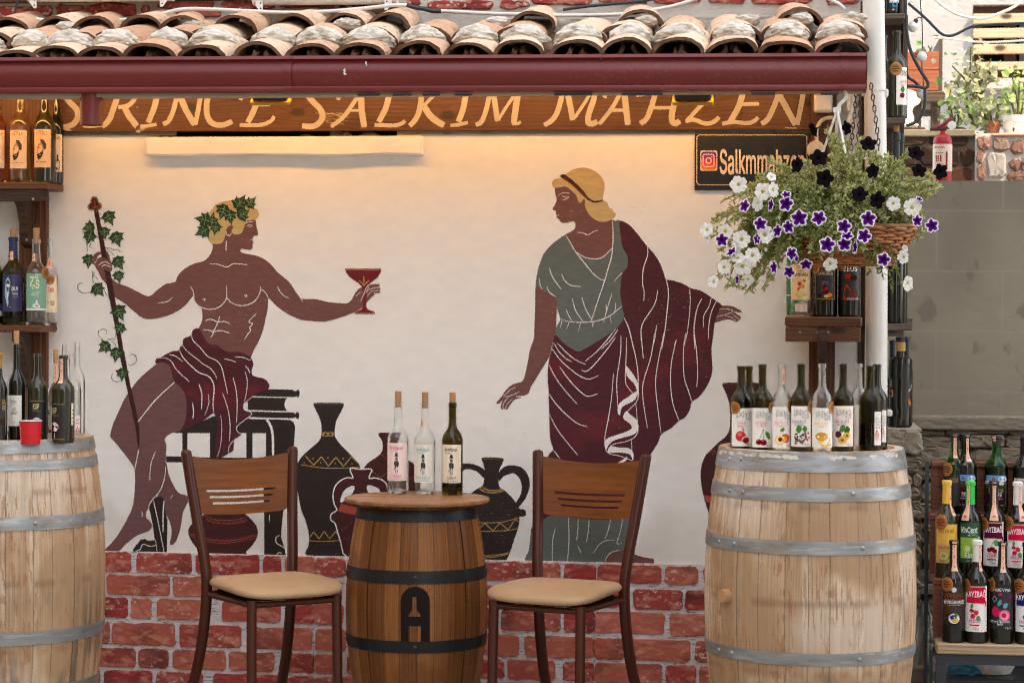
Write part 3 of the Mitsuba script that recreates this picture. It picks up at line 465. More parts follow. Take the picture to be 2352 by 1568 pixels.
paint(j, 'outline', 0, 2, [jar4.buffer(zw(7))]); paint(j, 'body', 9, 3, [jar4.buffer(-zw(3)).difference(holes[0].buffer(zw(8))).difference(holes[1].buffer(zw(8)))])
paint(j, 'handle_gap', 0, 4, holes)
paint(j, 'ornament', 8, 4, [qs('C2', [(772, 1448), (935, 1485), (918, 1548), (745, 1512)])]+[circ('C2', 868+i*19, 1163, 3.5, 6) for i in range(8)])
j = key('painted_jar', wl); labels[j] = {'label': 'painted black two handled jar right of the barrel table'}
paint(j, 'body', 3, 0, [cr(qs('C2', [(1965, 1060), (2055, 1055), (2145, 1065), (2142, 1100), (2118, 1150), (2108, 1200), (2112, 1300), (2170, 1345), (2235, 1412), (2275, 1490)])+qs('D3', [(165, 170), (155, 250), (120, 350), (88, 450), (40, 536)])+qs('D2', [(2050, 538), (1960, 500), (1880, 380), (1830, 250), (1815, 120)])+qs('C2', [(1830, 1450), (1860, 1375), (1920, 1325), (1975, 1290), (1986, 1200), (1988, 1160), (1975, 1100)]), 3, True)])
hr_ = Polygon(cr(qs('C2', [(2105, 1200), (2135, 1150), (2190, 1124), (2245, 1130)])+qs('C3', [(60, 1124), (120, 1124), (180, 1140), (225, 1185), (250, 1250), (248, 1320), (217, 1400), (182, 1450), (157, 1488), (212, 1500), (216, 1548), (165, 1557), (120, 1540), (130, 1450), (170, 1380), (185, 1310), (165, 1235), (120, 1192), (60, 1186)])+qs('C2', [(2230, 1188), (2150, 1215), (2115, 1260)]), 3, True)).buffer(0)
paint(j, 'handle', 3, 0, [hr_]); paint(j, 'handle', 3, 0, [sm('C2', [(1990, 1165), (1920, 1122), (1850, 1107), (1780, 1118), (1730, 1180), (1715, 1280), (1740, 1390), (1810, 1490), (1840, 1440), (1790, 1370), (1770, 1280), (1785, 1200), (1820, 1160), (1870, 1158), (1930, 1180), (1982, 1230)], 3)])
paint(j, 'ornament', 7, 1, [st('C2', [(1965, 1303), (2010, 1328), (2060, 1335), (2110, 1330), (2150, 1318)], 6, 0.1), st('C2', [(1935, 1318), (1990, 1348), (2060, 1356), (2120, 1348), (2160, 1330)], 6, 0.1)]+zig('C2', [(1950, 1315), (1975, 1338), (1995, 1322), (2025, 1350), (2045, 1333), (2075, 1352), (2095, 1332), (2120, 1344), (2145, 1322)], 5)+[st('D3', [(-330, 200), (-160, 208), (0, 205), (90, 185), (160, 163)], 6, 0.1), st('D3', [(-320, 265), (-160, 280), (0, 277), (90, 270), (160, 252)], 6, 0.1), st('D3', [(-260, 475), (-100, 490), (0, 478), (85, 455)], 5, 0.1), st('D3', [(-260, 500), (-100, 505), (0, 490), (85, 470)], 5, 0.1)]+zig('D3', [(-300, 270), (-250, 210), (-195, 272), (-130, 212), (-60, 275), (0, 210), (68, 268), (130, 180), (160, 200)], 7)+zig('D3', [(-240+i*16, (482 if i % 2 else 496)-(max(0, i-8)*1.6)) for i in range(20)], 4)+[circ('C2', 1985+i*19, 1068, 4, 6) for i in range(8)])
j = key('painted_jar', wl); labels[j] = {'label': 'painted large maroon jar half hidden behind right barrel'}
paint(j, 'body', 9, 0, [cr(qs('C3', [(1892, 428), (2050, 425), (2200, 430), (2185, 500), (2150, 580), (2140, 700), (2145, 800), (2200, 880), (2300, 960), (2400, 1040), (2440, 1200), (2420, 1350), (2350, 1550), (2200, 1800), (1950, 1800), (1860, 1680), (1790, 1575), (1760, 1500), (1730, 1400), (1708, 1300), (1700, 1190), (1712, 1110), (1742, 1040), (1790, 990), (1850, 930), (1920, 870), (1948, 800), (1950, 680), (1938, 580), (1905, 490)]), 3, True)])
paint(j, 'ornament', 8, 1, [qs('C3', [(1724, 1372), (1900, 1410), (2100, 1420), (2100, 1475), (1900, 1470), (1744, 1432)])]+zig('C3', [(1745, 1030), (1815, 995), (1850, 1060), (1900, 1000), (1960, 1060), (2020, 1000)], 6)+[circ('C3', 1805, 1025, 6, 7)]+[circ('C3', 1905+i*19, 436, 4, 6) for i in range(14)])

# ---------------------------------------------------------------- painted woman
wo = f'{wl}__painted_woman'; labels[wo] = {'label': 'painted woman in grey dress and maroon cloak walking towards the seated man'}
paint(wo, 'underskirt', 6, 0, [cr(qs('D3', [(262, 295), (300, 240), (360, 190), (470, 120), (780, 100), (1095, 120), (1110, 300), (1128, 445), (1060, 545), (640, 545), (235, 541), (243, 450), (255, 360)]), 3, True)])
paint(wo, 'foot', 1, 2, [sm('D3', [(890, 550), (900, 510), (940, 465), (1010, 445), (1090, 445), (1140, 475), (1220, 500), (1298, 514), (1304, 538), (1290, 554), (1100, 553)], 4)])
paint(wo, 'skin', 1, 1, [cr(qs('B3', [(560, 180), (470, 190), (468, 240), (480, 290), (468, 332), (447, 365), (449, 381), (473, 390), (472, 412), (482, 430), (478, 445), (500, 460), (510, 480), (535, 493), (580, 488), (612, 478), (632, 482), (638, 505), (635, 535), (610, 560), (545, 605), (600, 720), (720, 800), (850, 810), (960, 720), (970, 480), (880, 470), (780, 400), (730, 250)]), 3, True)])
arm = qs('B3', [(303, 1015), (298, 1200), (290, 1400), (285, 1480), (255, 1560)])+qs('C3', [(235, 250), (215, 340), (190, 410), (115, 435), (60, 475), (20, 530)])+qs('C2', [(2160, 510), (2120, 555), (2088, 595), (2105, 603), (2122, 592), (2140, 575), (2128, 610), (2124, 638), (2138, 650), (2150, 640), (2165, 650), (2185, 645), (2208, 608), (2240, 570), (2300, 550)])+qs('C3', [(130, 540), (230, 525), (262, 460), (300, 400), (390, 250), (420, 200), (440, 110), (470, 10)])+qs('B3', [(475, 1400), (478, 1300), (480, 1110), (420, 1060), (350, 1000)])
paint(wo, 'arm', 1, 1, [cr(arm, 3, True)])
paint(wo, 'hand', 1, 1, [sm('B3', [(1840, 1190), (1870, 1190), (1960, 1193), (2010, 1215), (2045, 1235), (2040, 1250), (1985, 1245), (2035, 1280), (2042, 1297), (2030, 1312), (2000, 1330), (1960, 1312), (1910, 1310), (1800, 1335), (1800, 1250)], 3)])
cloak = qs('B3', [(1012, 480), (1060, 485), (1110, 520), (1170, 590), (1245, 685), (1300, 745), (1350, 820), (1390, 920), (1405, 965), (1470, 980), (1560, 1010), (1620, 1045), (1690, 1060), (1760, 1100), (1830, 1150), (1879, 1190), (1850, 1250), (1822, 1330), (1812, 1400), (1800, 1500)])+qs('C3', [(1792, 150), (1800, 310), (1780, 400), (1730, 490), (1680, 550), (1625, 587), (1610, 650), (1565, 720), (1515, 748), (1450, 810), (1370, 858), (1340, 930), (1290, 1010), (1250, 1070), (1180, 1200), (1120, 1400), (1080, 1560)])+qs('D3', [(780, 180), (460, 145), (360, 190), (300, 245), (272, 290), (262, 270), (285, 220)])+qs('C3', [(350, 1500), (380, 1250), (405, 1050), (450, 990), (430, 920), (420, 820), (412, 500), (404, 400), (410, 260), (440, 130), (468, 20), (530, 82), (600, 130), (665, 160), (730, 130), (850, 60), (980, -30)])+qs('B3', [(1050, 1295), (1035, 1200), (1020, 1100), (1022, 1030), (1030, 950), (1040, 910), (1070, 880), (1085, 820), (1075, 760), (1040, 700), (1025, 620)])
paint(wo, 'cloak', 2, 3, [cr(cloak, 3, True)])
paint(wo, 'dress', 6, 2, [cr(qs('B3', [(558, 597), (500, 625), (430, 680), (370, 755), (335, 840), (315, 920), (302, 1025), (340, 1040), (390, 1080), (470, 1113), (478, 1140), (485, 1220), (510, 1305), (485, 1360), (466, 1440)])+qs('C3', [(500, 60), (560, 110), (620, 145), (665, 165), (730, 138), (850, 68), (985, -25)])+qs('B3', [(1060, 1290), (1050, 1150), (1045, 950), (1095, 830), (1085, 760), (1045, 650), (1020, 480), (980, 472), (950, 474), (958, 560), (958, 640), (950, 700), (910, 745), (860, 785), (800, 795), (720, 780), (650, 738), (600, 665)]), 3, True)])
paint(wo, 'hair', 5, 3, [sm('B3', [(440, 160), (450, 130), (480, 115), (518, 110), (530, 88), (560, 75), (620, 40), (700, 22), (770, 35), (840, 80), (880, 140), (886, 200), (872, 270), (878, 298), (910, 320), (925, 362), (955, 375), (965, 400), (983, 420), (970, 445), (930, 470), (880, 483), (820, 470), (770, 435), (735, 385), (718, 335), (725, 302), (705, 290), (695, 315), (680, 322), (662, 310), (655, 275), (620, 230), (560, 185), (510, 190), (465, 195), (445, 180)], 4)])
paint(wo, 'head_band', 11, 4, [sm('B3', [(512, 88), (540, 78), (575, 100), (640, 152), (700, 212), (750, 275), (800, 304), (875, 296), (860, 310), (800, 320), (745, 298), (690, 250), (640, 200), (580, 148), (520, 108)], 4)])
paint(wo, 'head_band_stitching', 8, 5, [circ('B3', 545+i*17.5, 118+i*14.5-(2 if i > 9 else 0), 4, 6) for i in range(14)]+zig('B3', [(540+i*16, 98+i*14+(0 if i % 2 else 12)) for i in range(14)], 4))
F = [sm('C3', p, 3) for p in [[(1068, 280), (1082, 292), (1130, 355), (1165, 420), (1173, 490), (1158, 545), (1130, 580), (1070, 608), (1030, 640), (1016, 700), (1000, 683), (997, 640), (1020, 590), (1075, 552), (1128, 512), (1158, 490), (1135, 430), (1090, 385), (1066, 340)],
    [(1072, 663), (1100, 690), (1150, 730), (1172, 780), (1167, 830), (1120, 868), (1000, 900), (940, 930), (900, 985), (888, 960), (890, 920), (920, 890), (1000, 862), (1085, 832), (1118, 805), (1100, 770), (1043, 722)],
    [(940, 960), (1000, 972), (1080, 975), (1120, 1000), (1132, 1040), (1125, 1085), (1112, 1045), (1080, 1022), (1000, 1015), (915, 1015)], [(1080, 1050), (1062, 1090), (1000, 1104), (1040, 1075)]]]
paint(wo, 'cloak_lining', 0, 5, F)
L = [st('B3', p, w) for p, w in [([(558, 597), (600, 665), (640, 735), (700, 810), (790, 920), (840, 960), (890, 983)], 8), ([(650, 740), (720, 782), (800, 796), (860, 786), (910, 746), (950, 702)], 9), ([(950, 474), (958, 560), (957, 650), (945, 780), (915, 880), (885, 985), (830, 1150), (772, 1325)], 9), ([(510, 1305), (600, 1328), (700, 1333), (800, 1325), (880, 1302), (950, 1265), (1032, 1195)], 8),
    ([(418, 870), (440, 940), (480, 1000), (520, 1055)], 8), ([(522, 925), (550, 980), (600, 1020), (688, 1030)], 8), ([(332, 960), (338, 1010), (358, 1055)], 7), ([(397, 1035), (425, 1085), (475, 1115)], 8), ([(1040, 912), (1000, 945), (973, 987)], 6), ([(950, 1087), (920, 1180), (885, 1300)], 7), ([(613, 1132), (640, 1230), (705, 1328)], 7), ([(693, 1120), (725, 1220), (775, 1305)], 7), ([(558, 1220), (590, 1290), (615, 1328)], 6), ([(898, 1185), (905, 1245)], 8), ([(980, 1165), (975, 1230), (960, 1255)], 6),
    ([(525, 1315), (512, 1380)], 6), ([(585, 1335), (562, 1395)], 6), ([(683, 1338), (665, 1405)], 6), ([(790, 1330), (782, 1375)], 6), ([(880, 1300), (882, 1340)], 5), ([(935, 1280), (942, 1335)], 5),
    ([(657, 572), (700, 575), (745, 592), (790, 565), (832, 552)], 7), ([(495, 258), (540, 235), (592, 242)], 7), ([(518, 262), (545, 270), (582, 272), (555, 290), (525, 295)], 6), ([(478, 428), (508, 422)], 6),
    ([(1248, 690), (1252, 760), (1215, 880), (1208, 1000), (1222, 1080), (1218, 1155)], 8), ([(1407, 965), (1428, 1080), (1415, 1250), (1395, 1420), (1370, 1560)], 9), ([(1337, 1060), (1310, 1180), (1210, 1340), (1195, 1450), (1210, 1560)], 8), ([(1607, 1040), (1612, 1180), (1590, 1400), (1558, 1540)], 6), ([(1712, 1128), (1670, 1220), (1645, 1380), (1652, 1560)], 9), ([(1793, 1120), (1770, 1200), (1727, 1280), (1725, 1380)], 7), ([(1835, 1150), (1790, 1250), (1768, 1380), (1768, 1480)], 8), ([(1327, 1357), (1310, 1480), (1287, 1560)], 7), ([(1052, 1295), (1090, 1380), (1120, 1500), (1135, 1568)], 9), ([(1000, 1390), (940, 1480), (860, 1560)], 8), ([(1858, 1222), (1920, 1220), (1970, 1230), (1960, 1248), (1900, 1270), (1835, 1285)], 6), ([(1910, 1280), (1960, 1290), (2000, 1325)], 5), ([(1965, 1258), (2005, 1290), (2030, 1308)], 5), ([(1985, 1240), (2020, 1262), (2040, 1285)], 5), ([(1490, 1485), (1475, 1560)], 6)]]
L += [st('C3', p, w) for p, w in [([(455, 85), (500, 160), (560, 220), (608, 245)], 7), ([(485, 88), (560, 165), (640, 230), (728, 270)], 8), ([(440, 135), (520, 240), (610, 320), (690, 375), (760, 393), (835, 362)], 8), ([(980, -30), (900, 70), (810, 170), (722, 240)], 8), ([(978, 42), (900, 150), (800, 270), (735, 326), (690, 318)], 8), ([(412, 265), (470, 380), (560, 500), (655, 605)], 7), ([(505, 288), (570, 380), (650, 470), (720, 530), (770, 537), (830, 515)], 9), ([(412, 515), (480, 610), (580, 710), (660, 770), (740, 797)], 8), ([(413, 680), (480, 810), (570, 930), (660, 1038)], 7), ([(450, 990), (510, 1070)], 7),
    ([(962, 345), (945, 550), (920, 720), (890, 880), (895, 980), (930, 1025), (1020, 1045), (1120, 1085)], 8), ([(1025, 25), (1022, 170), (990, 400), (995, 560), (1005, 690)], 8), ([(1072, 40), (1070, 180), (1062, 400), (1090, 470), (1130, 515)], 7), ([(1100, 0), (1140, 160), (1165, 300), (1172, 440), (1165, 570), (1080, 665)], 8), ([(1150, 600), (1165, 760), (1165, 850), (1100, 910), (950, 950), (915, 1000)], 7), ([(1115, 910), (1118, 1000)], 6), ([(1195, -10), (1205, 120), (1215, 220)], 7), ([(1310, 0), (1280, 200), (1215, 420), (1212, 560), (1250, 810)], 8), ([(1390, 0), (1340, 250), (1318, 430), (1340, 660), (1365, 850)], 8), ([(1495, 60), (1455, 240), (1445, 420), (1465, 600), (1518, 745)], 8), ([(1575, 0), (1555, 150), (1560, 370), (1600, 500), (1625, 585)], 8), ([(1645, 0), (1665, 150), (1675, 330), (1668, 460)], 8), ([(30, 540), (80, 490), (132, 462)], 6), ([(40, 545), (100, 530), (165, 500)], 6), ([(105, 560), (60, 610), (45, 645)], 5), ([(75, 545), (35, 590), (22, 645)], 5)]]
L += [st('D3', p, w) for p, w in [([(468, 255), (445, 370), (443, 535)], 6), ([(578, 165), (585, 350), (572, 535)], 7), ([(662, 170), (660, 280), (648, 360)], 6), ([(755, 180), (748, 280), (732, 378)], 6), ([(938, 182), (915, 280), (890, 345)], 6), ([(1042, 178), (1015, 300), (992, 385), (1040, 378)], 6), ([(965, 355), (900, 360), (840, 395), (790, 470)], 6), ([(658, 405), (690, 465)], 7), ([(890, 545), (905, 500), (945, 460), (1020, 440)], 6)]]
paint(wo, 'line_work', 0, 6, L)

# ---------------------------------------------------------------- brick cladding below the mural
def lerp(x, x0, y0, x1, y1): return y0+(y1-y0)*(x-x0)/(x1-x0)
def GD(x, y): return (x/ZS/DS, (1991+y/ZS)/DS)          # D-row survey, running x
top = [GD(x, lerp(x, 900, 447, 5900, 561)) for x in (-2200, 6950)]
bw = [W(*p) for p in top]
pan = key('brick_panel', wl)
ZB = -0.035
def topz(X): return lerp(X, bw[0][0], bw[0][2], bw[1][0], bw[1][2])
seamX = [W(*GD(2667, 900))[0], W(*GD(5040, 900))[0]]; edges = [-3.0]+seamX+[XR]
vs = []
for a, b in zip(edges[:-1], edges[1:]):
    a, b = a+0.0015, b-0.0015
    v, f = box(a, b, -0.012, 0.0, ZB, 1); v[:, 2] = np.where(v[:, 2] > 0.5, [topz(x) for x in v[:, 0]], ZB); vs.append((v, f))
scene[pan] = mikit.ply(cat(*vs), 'mortar', uv=np.tile((0.0, 0.0), (24, 1))); labels[pan] = {'label': 'red brick cladding panels under the painted wall'}
rows = [
    (465, 620, 570, 712, [(-300, 330), (380, 850), (895, 1115), (1170, 1630), (1675, 2200), (2244, 2384), (2430, 2668), (2684, 2929), (2975, 3480), (3530, 4020), (4070, 4540), (4600, 4748), (4790, 5046), (5073, 5603), (5646, 5913), (5968, 6400), (6450, 6900)]),
    (655, 812, 770, 925, [(-100, 380), (420, 870), (920, 1445), (1480, 1900), (1945, 2400), (2440, 2660), (2676, 2900), (2950, 3400), (3440, 3950), (4000, 4250), (4300, 4780), (4800, 5036), (5046, 5308), (5378, 5783), (5813, 6150), (6200, 6700)]),
    (850, 1010, 967, 1140, [(-200, 300), (340, 815), (860, 1090), (1125, 1290), (1345, 1785), (1895, 2379), (2474, 2664), (2672, 2910), (2960, 3450), (3500, 3900), (3950, 4210), (4258, 4748), (4793, 5038), (5050, 5628), (5683, 6200), (6250, 6750)]),
    (1058, 1235, 1190, 1360, [(0, 420), (460, 800), (820, 930), (965, 1490), (1535, 2045), (2154, 2649), (2689, 2930), (2980, 3480), (3520, 4060), (4104, 4398), (4458, 5030), (5046, 5288), (5333, 5848), (5898, 6300), (6350, 6800)]),
    (1275, 1425, 1400, 1555, [(-300, 200), (250, 760), (800, 1150), (1190, 1430), (1480, 1915), (1955, 2329), (2454, 2659), (2676, 2900), (2950, 3420), (3470, 4010), (4054, 4270), (4309, 4703), (4783, 5032), (5050, 5608), (5653, 5893), (5933, 6350), (6400, 6850)]),
    (1465, 1625, 1600, 1760, [(-100, 380), (420, 850), (900, 1290), (1345, 1720), (1820, 2409), (2450, 2660), (2674, 3000), (3050, 3560), (3600, 4100), (4150, 4600), (4650, 5030), (5050, 5500), (5550, 6000), (6050, 6500)])]
for _ in range(4):
    a, b, e, f_, xs = rows[-1]; sh = 170 if len(rows) % 2 else -170
    rows.append((a+200, b+200, e+203, f_+203, [(x0+sh+rng.integers(-25, 25), x1+sh+rng.integers(-25, 25)-15) for x0, x1 in rows[-2][4]]))
for ya, yb, yc, yd, xs in rows:
    xs = [(x0-2300-250*0, x1-2300) for x0, x1 in xs if x1 < 2300]+list(xs)
    for x0, x1 in xs:
        xm = (x0+x1)/2; yt, ybm = lerp(xm, 1250, ya, 5400, yc), lerp(xm, 1250, yb, 5400, yd)
        p0, p1 = W(*GD(x0, (yt+ybm)/2)), W(*GD(x1, (yt+ybm)/2)); zt, zb = W(*GD(xm, yt))[2], W(*GD(xm, ybm))[2]
        if zt < 0.0 or p1[0] < -3 or p1[0] > XR-0.01: continue
        zt = min(zt, topz((p0[0]+p1[0])/2)-0.004)
        near = [s for s in seamX if abs(p0[0]-s) < 0.012 or abs(p1[0]-s) < 0.012]
        o = rough_rect(p0[0]-0.003, p1[0]+0.003, zb-0.003, zt+0.002, 0.0016, 0.010, 7, 3)
        o[:, 1] += (o[:, 0]-(p0[0]+p1[0])/2)*(bw[1][2]-bw[0][2])/(bw[1][0]-bw[0][0])*0.7
        add('brick', pebble(o, -0.012, 0.006+rng.uniform(0, 0.003), 0.25, 0.0008), 'brick', pan, smooth=False, uv=(rng.uniform(0.0, 1.0), 0.0))
# ================================================================ upper wall above the roof
uw = thing('upper_wall', 'old red brick wall with grey mortar above the tiled roof', 'wall')
YU = 0.12
XU0, XU1 = -3.4, W(1985, 20, YU)[0]
zc = W(1176, 110, YU)[2]
add('mortar', box(XU0, XU1, YU, 0.45, zc, 6.2), 'mortar', uw, uv=(0.75, 0))
def brick_quad(t, x0, x1, y0, y1, parent=uw, Y=YU, h=0.012, sl=0.0, nm='brick', mat='brick', u=None):
    p0, p1 = W(*q(t, x0, (y0+y1)/2), Y), W(*q(t, x1, (y0+y1)/2), Y); zt, zb = W(*q(t, (x0+x1)/2, y0), Y)[2], W(*q(t, (x0+x1)/2, y1), Y)[2]
    o = rough_rect(p0[0], p1[0], zb, zt, 0.003, 0.010); o[:, 1] += (o[:, 0]-(p0[0]+p1[0])/2)*sl
    add(nm, pebble(o, Y, h, 0.4, 0.001), mat, parent, smooth=True, uv=(rng.uniform(0, 0.8) if u is None else u, 0.0))
for it in [('A1', -260, -40, 55, 150), ('A1', 0, 450, 58, 152), ('A1', 487, 722, 45, 155), ('A1', 738, 1158, 34, 150), ('A1', 1206, 1285, 50, 130), ('A1', 1320, 1820, 24, 76), ('A1', 1335, 1620, 86, 160), ('A1', 1885, 2330, 20, 78), ('A2', 260, 800, 34, 72), ('A2', 870, 1275, 30, 68),
           ('A2', 1325, 1448, 0, 50), ('A2', 1508, 2066, 8, 82), ('A2', 2120, 2362, 6, 75), ('A3', 262, 780, -60, 38), ('A3', 845, 1260, -60, 30), ('A3', 1290, 1700, -50, 30), ('A3', 1760, 2080, -55, 30), ('A3', 2118, 2640, -62, 34), ('A4', 330, 522, -60, 35), ('A4', 655, 918, -55, 38), ('A1', 1650, 1880, 90, 150)]:
    brick_quad(*it)
for r_ in range(3):                                                  # the courses go on above the picture
    for i in range(22):
        x0 = -3.3+i*0.245+(r_ % 2)*0.12
        if x0+0.22 < XU1: add('brick', pebble(rough_rect(x0, x0+0.225, W(1000, -40, YU)[2]+r_*0.085+0.06, W(1000, -40, YU)[2]+r_*0.085+0.13, 0.003), YU, 0.012, 0.4, 0.001), 'brick', uw, smooth=True, uv=(rng.uniform(0, 0.8), 0))
one('timber_beam', 'brown timber strip along the top edge of the brick wall', 'beam', cat(boxD(-80, -40, 585, 1.5, 0.07, 0.05), boxD(630, -40, 905, 4, 0.07, 0.05)), 'wood', uv=(10.05, 0.4))

# ================================================================ tiled roof
rf = thing('tiled_roof', 'lean-to roof of weathered clay barrel tiles bedded in white mortar', 'roof')
ZE = W(1176, 128, YR)[2]-0.003; AL = math.radians(13.5); ca, sa = math.cos(AL), math.sin(AL)
def slope(y0, d): return A([0, y0+d*ca, ZE+d*sa])
def add_tile(name, X, d, w, h, L, lift, yaw, inv=False, tone=None, seed=0):
    nt, nl, th = 13, 6, 0.011
    ang = np.linspace(-0.06, math.pi+0.06, nt); ll = np.linspace(0, 1, nl); r = np.random.default_rng(seed)
    out, inn, e = [], [], []
    for l in ll:
        k = 1-0.16*l; prof = np.column_stack([np.cos(ang)*w/2*k, np.clip(np.sin(ang), -0.05, 1)*h*k])
        out.append(prof); inn.append(prof*[1-2*th/w, 1]-[0, th])
    jag = r.normal(0, 0.004, nt)+0.010*np.sin(ang*2+seed)
    V = []
    for lay in (out, inn):
        for i, l in enumerate(ll):
            y = l*L+np.where(i == 0, jag, 0)
            V.append(np.column_stack([lay[i][:, 0], y if np.ndim(y) else np.full(nt, y), (lay[i][:, 1] if not inv else -lay[i][:, 1])]))
    V = np.vstack(V); V += (meshkit.noise(V*25+seed*3.1)[:, None]-0.5)*0.006
    f, uvy = [], np.zeros(len(V)); n = nl*nt
    for s in (0, n):
        for i in range(nl-1):
            for j in range(nt-1):
                a = s+i*nt+j; quad = [a, a+1, a+nt+1, a+nt]; f += [[quad[0], quad[1], quad[2]], [quad[0], quad[2], quad[3]]] if s == 0 else [[quad[0], quad[2], quad[1]], [quad[0], quad[3], quad[2]]]
    for j in range(nt-1): f += [[j, n+j, n+j+1], [j, n+j+1, j+1]]
    o2 = (nl-1)*nt
    for j in range(nt-1): f += [[o2+j, n+o2+j+1, n+o2+j], [o2+j, o2+j+1, n+o2+j+1]]
    for i in range(nl-1):
        for j in (0, nt-1): a = i*nt+j; f += [[a, a+nt, n+a+nt], [a, n+a+nt, n+a]]
    # the broken end shows bare clay
    Vf, ff = [], []
    f = A(f); nmain = 2*(nl-1)*(nt-1)*2
    end = V.copy(); V2 = np.vstack([V, end]); ff = np.vstack([f[:nmain], f[nmain:]+len(V)])
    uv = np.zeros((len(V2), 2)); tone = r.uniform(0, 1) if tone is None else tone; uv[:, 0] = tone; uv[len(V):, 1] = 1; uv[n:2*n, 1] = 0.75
    cy, sy = math.cos(yaw), math.sin(yaw)
    loc = np.column_stack([V2[:, 0]*cy-V2[:, 1]*sy, V2[:, 0]*sy+V2[:, 1]*cy, V2[:, 2]+lift])
    roll = r.normal(0, 0.05); loc[:, 2] += loc[:, 0]*roll
    o = slope(YR+0.022, d)
    wv = np.column_stack([X+loc[:, 0], o[1]+loc[:, 1]*ca-loc[:, 2]*sa, o[2]+loc[:, 1]*sa+loc[:, 2]*ca])
    if inv: pass
    nn = ff
    add(name, (wv, nn), 'terracotta', rf, smooth=True, uv=uv)
cent = [-720, -300, 110, 455, 830, 1250, 1690, 2180, 2620, 3040, 3520, 3960, 4390, 4880, 5300, 5740, 6200, 6670, 7140]
XS = [W(((x/ZS)/DS), 105, YR)[0] for x in cent]
XS = [XS[0]-0.38, XS[0]-0.19]+XS
for i, X in enumerate(XS):
    add_tile('cover_tile', X, 0.0+rng.normal(0, 0.008), 0.186+rng.normal(0, 0.008), 0.054+rng.normal(0, 0.006), 0.35, 0.006, rng.normal(0, 0.05), seed=i+1)
    add_tile('cover_tile', X+rng.normal(0, 0.012), 0.235+rng.normal(0, 0.015), 0.186, 0.058, 0.34, 0.028, rng.normal(0, 0.06), seed=i+101)
    if i < 12 or i in (14, 16, 19):
        add_tile('cover_tile', X+0.02+rng.normal(0, 0.02), 0.45+rng.normal(0, 0.02), 0.175, 0.066, 0.30, 0.052, rng.normal(0, 0.08), seed=i+201)
    # lime mortar where the second course laps the first
    r = np.random.default_rng(i+500); v, f = tm(trimesh.creation.icosphere(4, 1.0)); nv = meshkit.fbm(v*2.2+i*7, 5, i)-0.5; nf = meshkit.fbm(v*8+i*3, 3, i+9)-0.5
    v = v*(1+0.5*nv[:, None]+0.22*nf[:, None])*[0.085+r.uniform(-0.012, 0.010), 0.062, 0.038]
    o = slope(YR+0.022, 0.205); zz = 0.030+0.9*(1-np.clip(np.abs(v[:, 0])/0.10, 0, 1)**2)*0.028
    add('mortar_clump', (np.column_stack([X+v[:, 0]+r.normal(0, 0.008), o[1]+v[:, 1]*ca-(v[:, 2]+zz)*sa, o[2]+v[:, 1]*sa+(v[:, 2]+zz)*ca]), f), 'lime', rf, smooth=True)
    if i % 3 == 1 or i > 17:
        v2 = v*0.62; o = slope(YR+0.022, 0.43)
        add('mortar_clump', (np.column_stack([X+0.05+v2[:, 0], o[1]+v2[:, 1], o[2]+v2[:, 2]+0.075]), f), 'lime', rf, smooth=True)
for i in range(len(XS)-1):
    Xm = (XS[i]+XS[i+1])/2
    for d in (0.02, 0.27, 0.5): add_tile('pan_tile', Xm+rng.normal(0, 0.006), d, (XS[i+1]-XS[i])*0.92, 0.045, 0.34, 0.018+d*0.03, rng.normal(0, 0.03), inv=True, seed=i*3+int(d*100)+700)
XA, XB = XS[0]-0.1, W(1985, 125, YR)[0]
v, f = box(XA, XB, 0.13, 0.80, -0.03, -0.012); o = slope(YR, 0)
add('deck', (np.column_stack([v[:, 0], o[1]+v[:, 1]*ca, o[2]+v[:, 1]*sa+v[:, 2]]), f), 'wood', rf, uv=(70.1, 0.2))
# soffit boards and the dark rafter ends seen under the gutter
zs0 = W(1176, 213, YR)[2]
add('soffit_board', box(XA, XB, YR+0.02, YR+0.10, zs0-0.003, zs0+0.03), 'soffit', rf)
add('ceiling_board', box(XA, XB, YR+0.10, -0.02, zs0+0.10, zs0+0.115), 'wood', rf, uv=(0.1, 0.3))
for x0, x1 in ((912, 1098), (1208, 1368), (1465, 1610), (1735, 1880)):
    add('rafter_end', boxD(q('A2', x0, 0)[0], 216, q('A2', x1, 0)[0], 220.5, YR+0.012, 0.008), 'dark_metal', rf)
for x0, x1 in ((460, 780), (1030, 1380)): add('rafter_end', boxD(q('A3', x0, 0)[0], 214, q('A3', x1, 0)[0], 219.5, YR+0.012, 0.008), 'dark_metal', rf)
for x0, x1 in ((20, 220), (610, 760)): add('rafter_end', boxD(q('A4', x0, 0)[0], 213, q('A4', x1, 0)[0], 218, YR+0.012, 0.008), 'dark_metal', rf)
one('cement_flashing', 'crumbling beige cement strip between roof tiles and brick wall', 'cement strip', (lambda m: (m[0], m[1]))(box(W(1180, 50, 0.1)[0], XU1, 0.085, 0.12, W(1500, 118, 0.085)[2]-0.05, W(1500, 42, 0.085)[2])), 'lime')

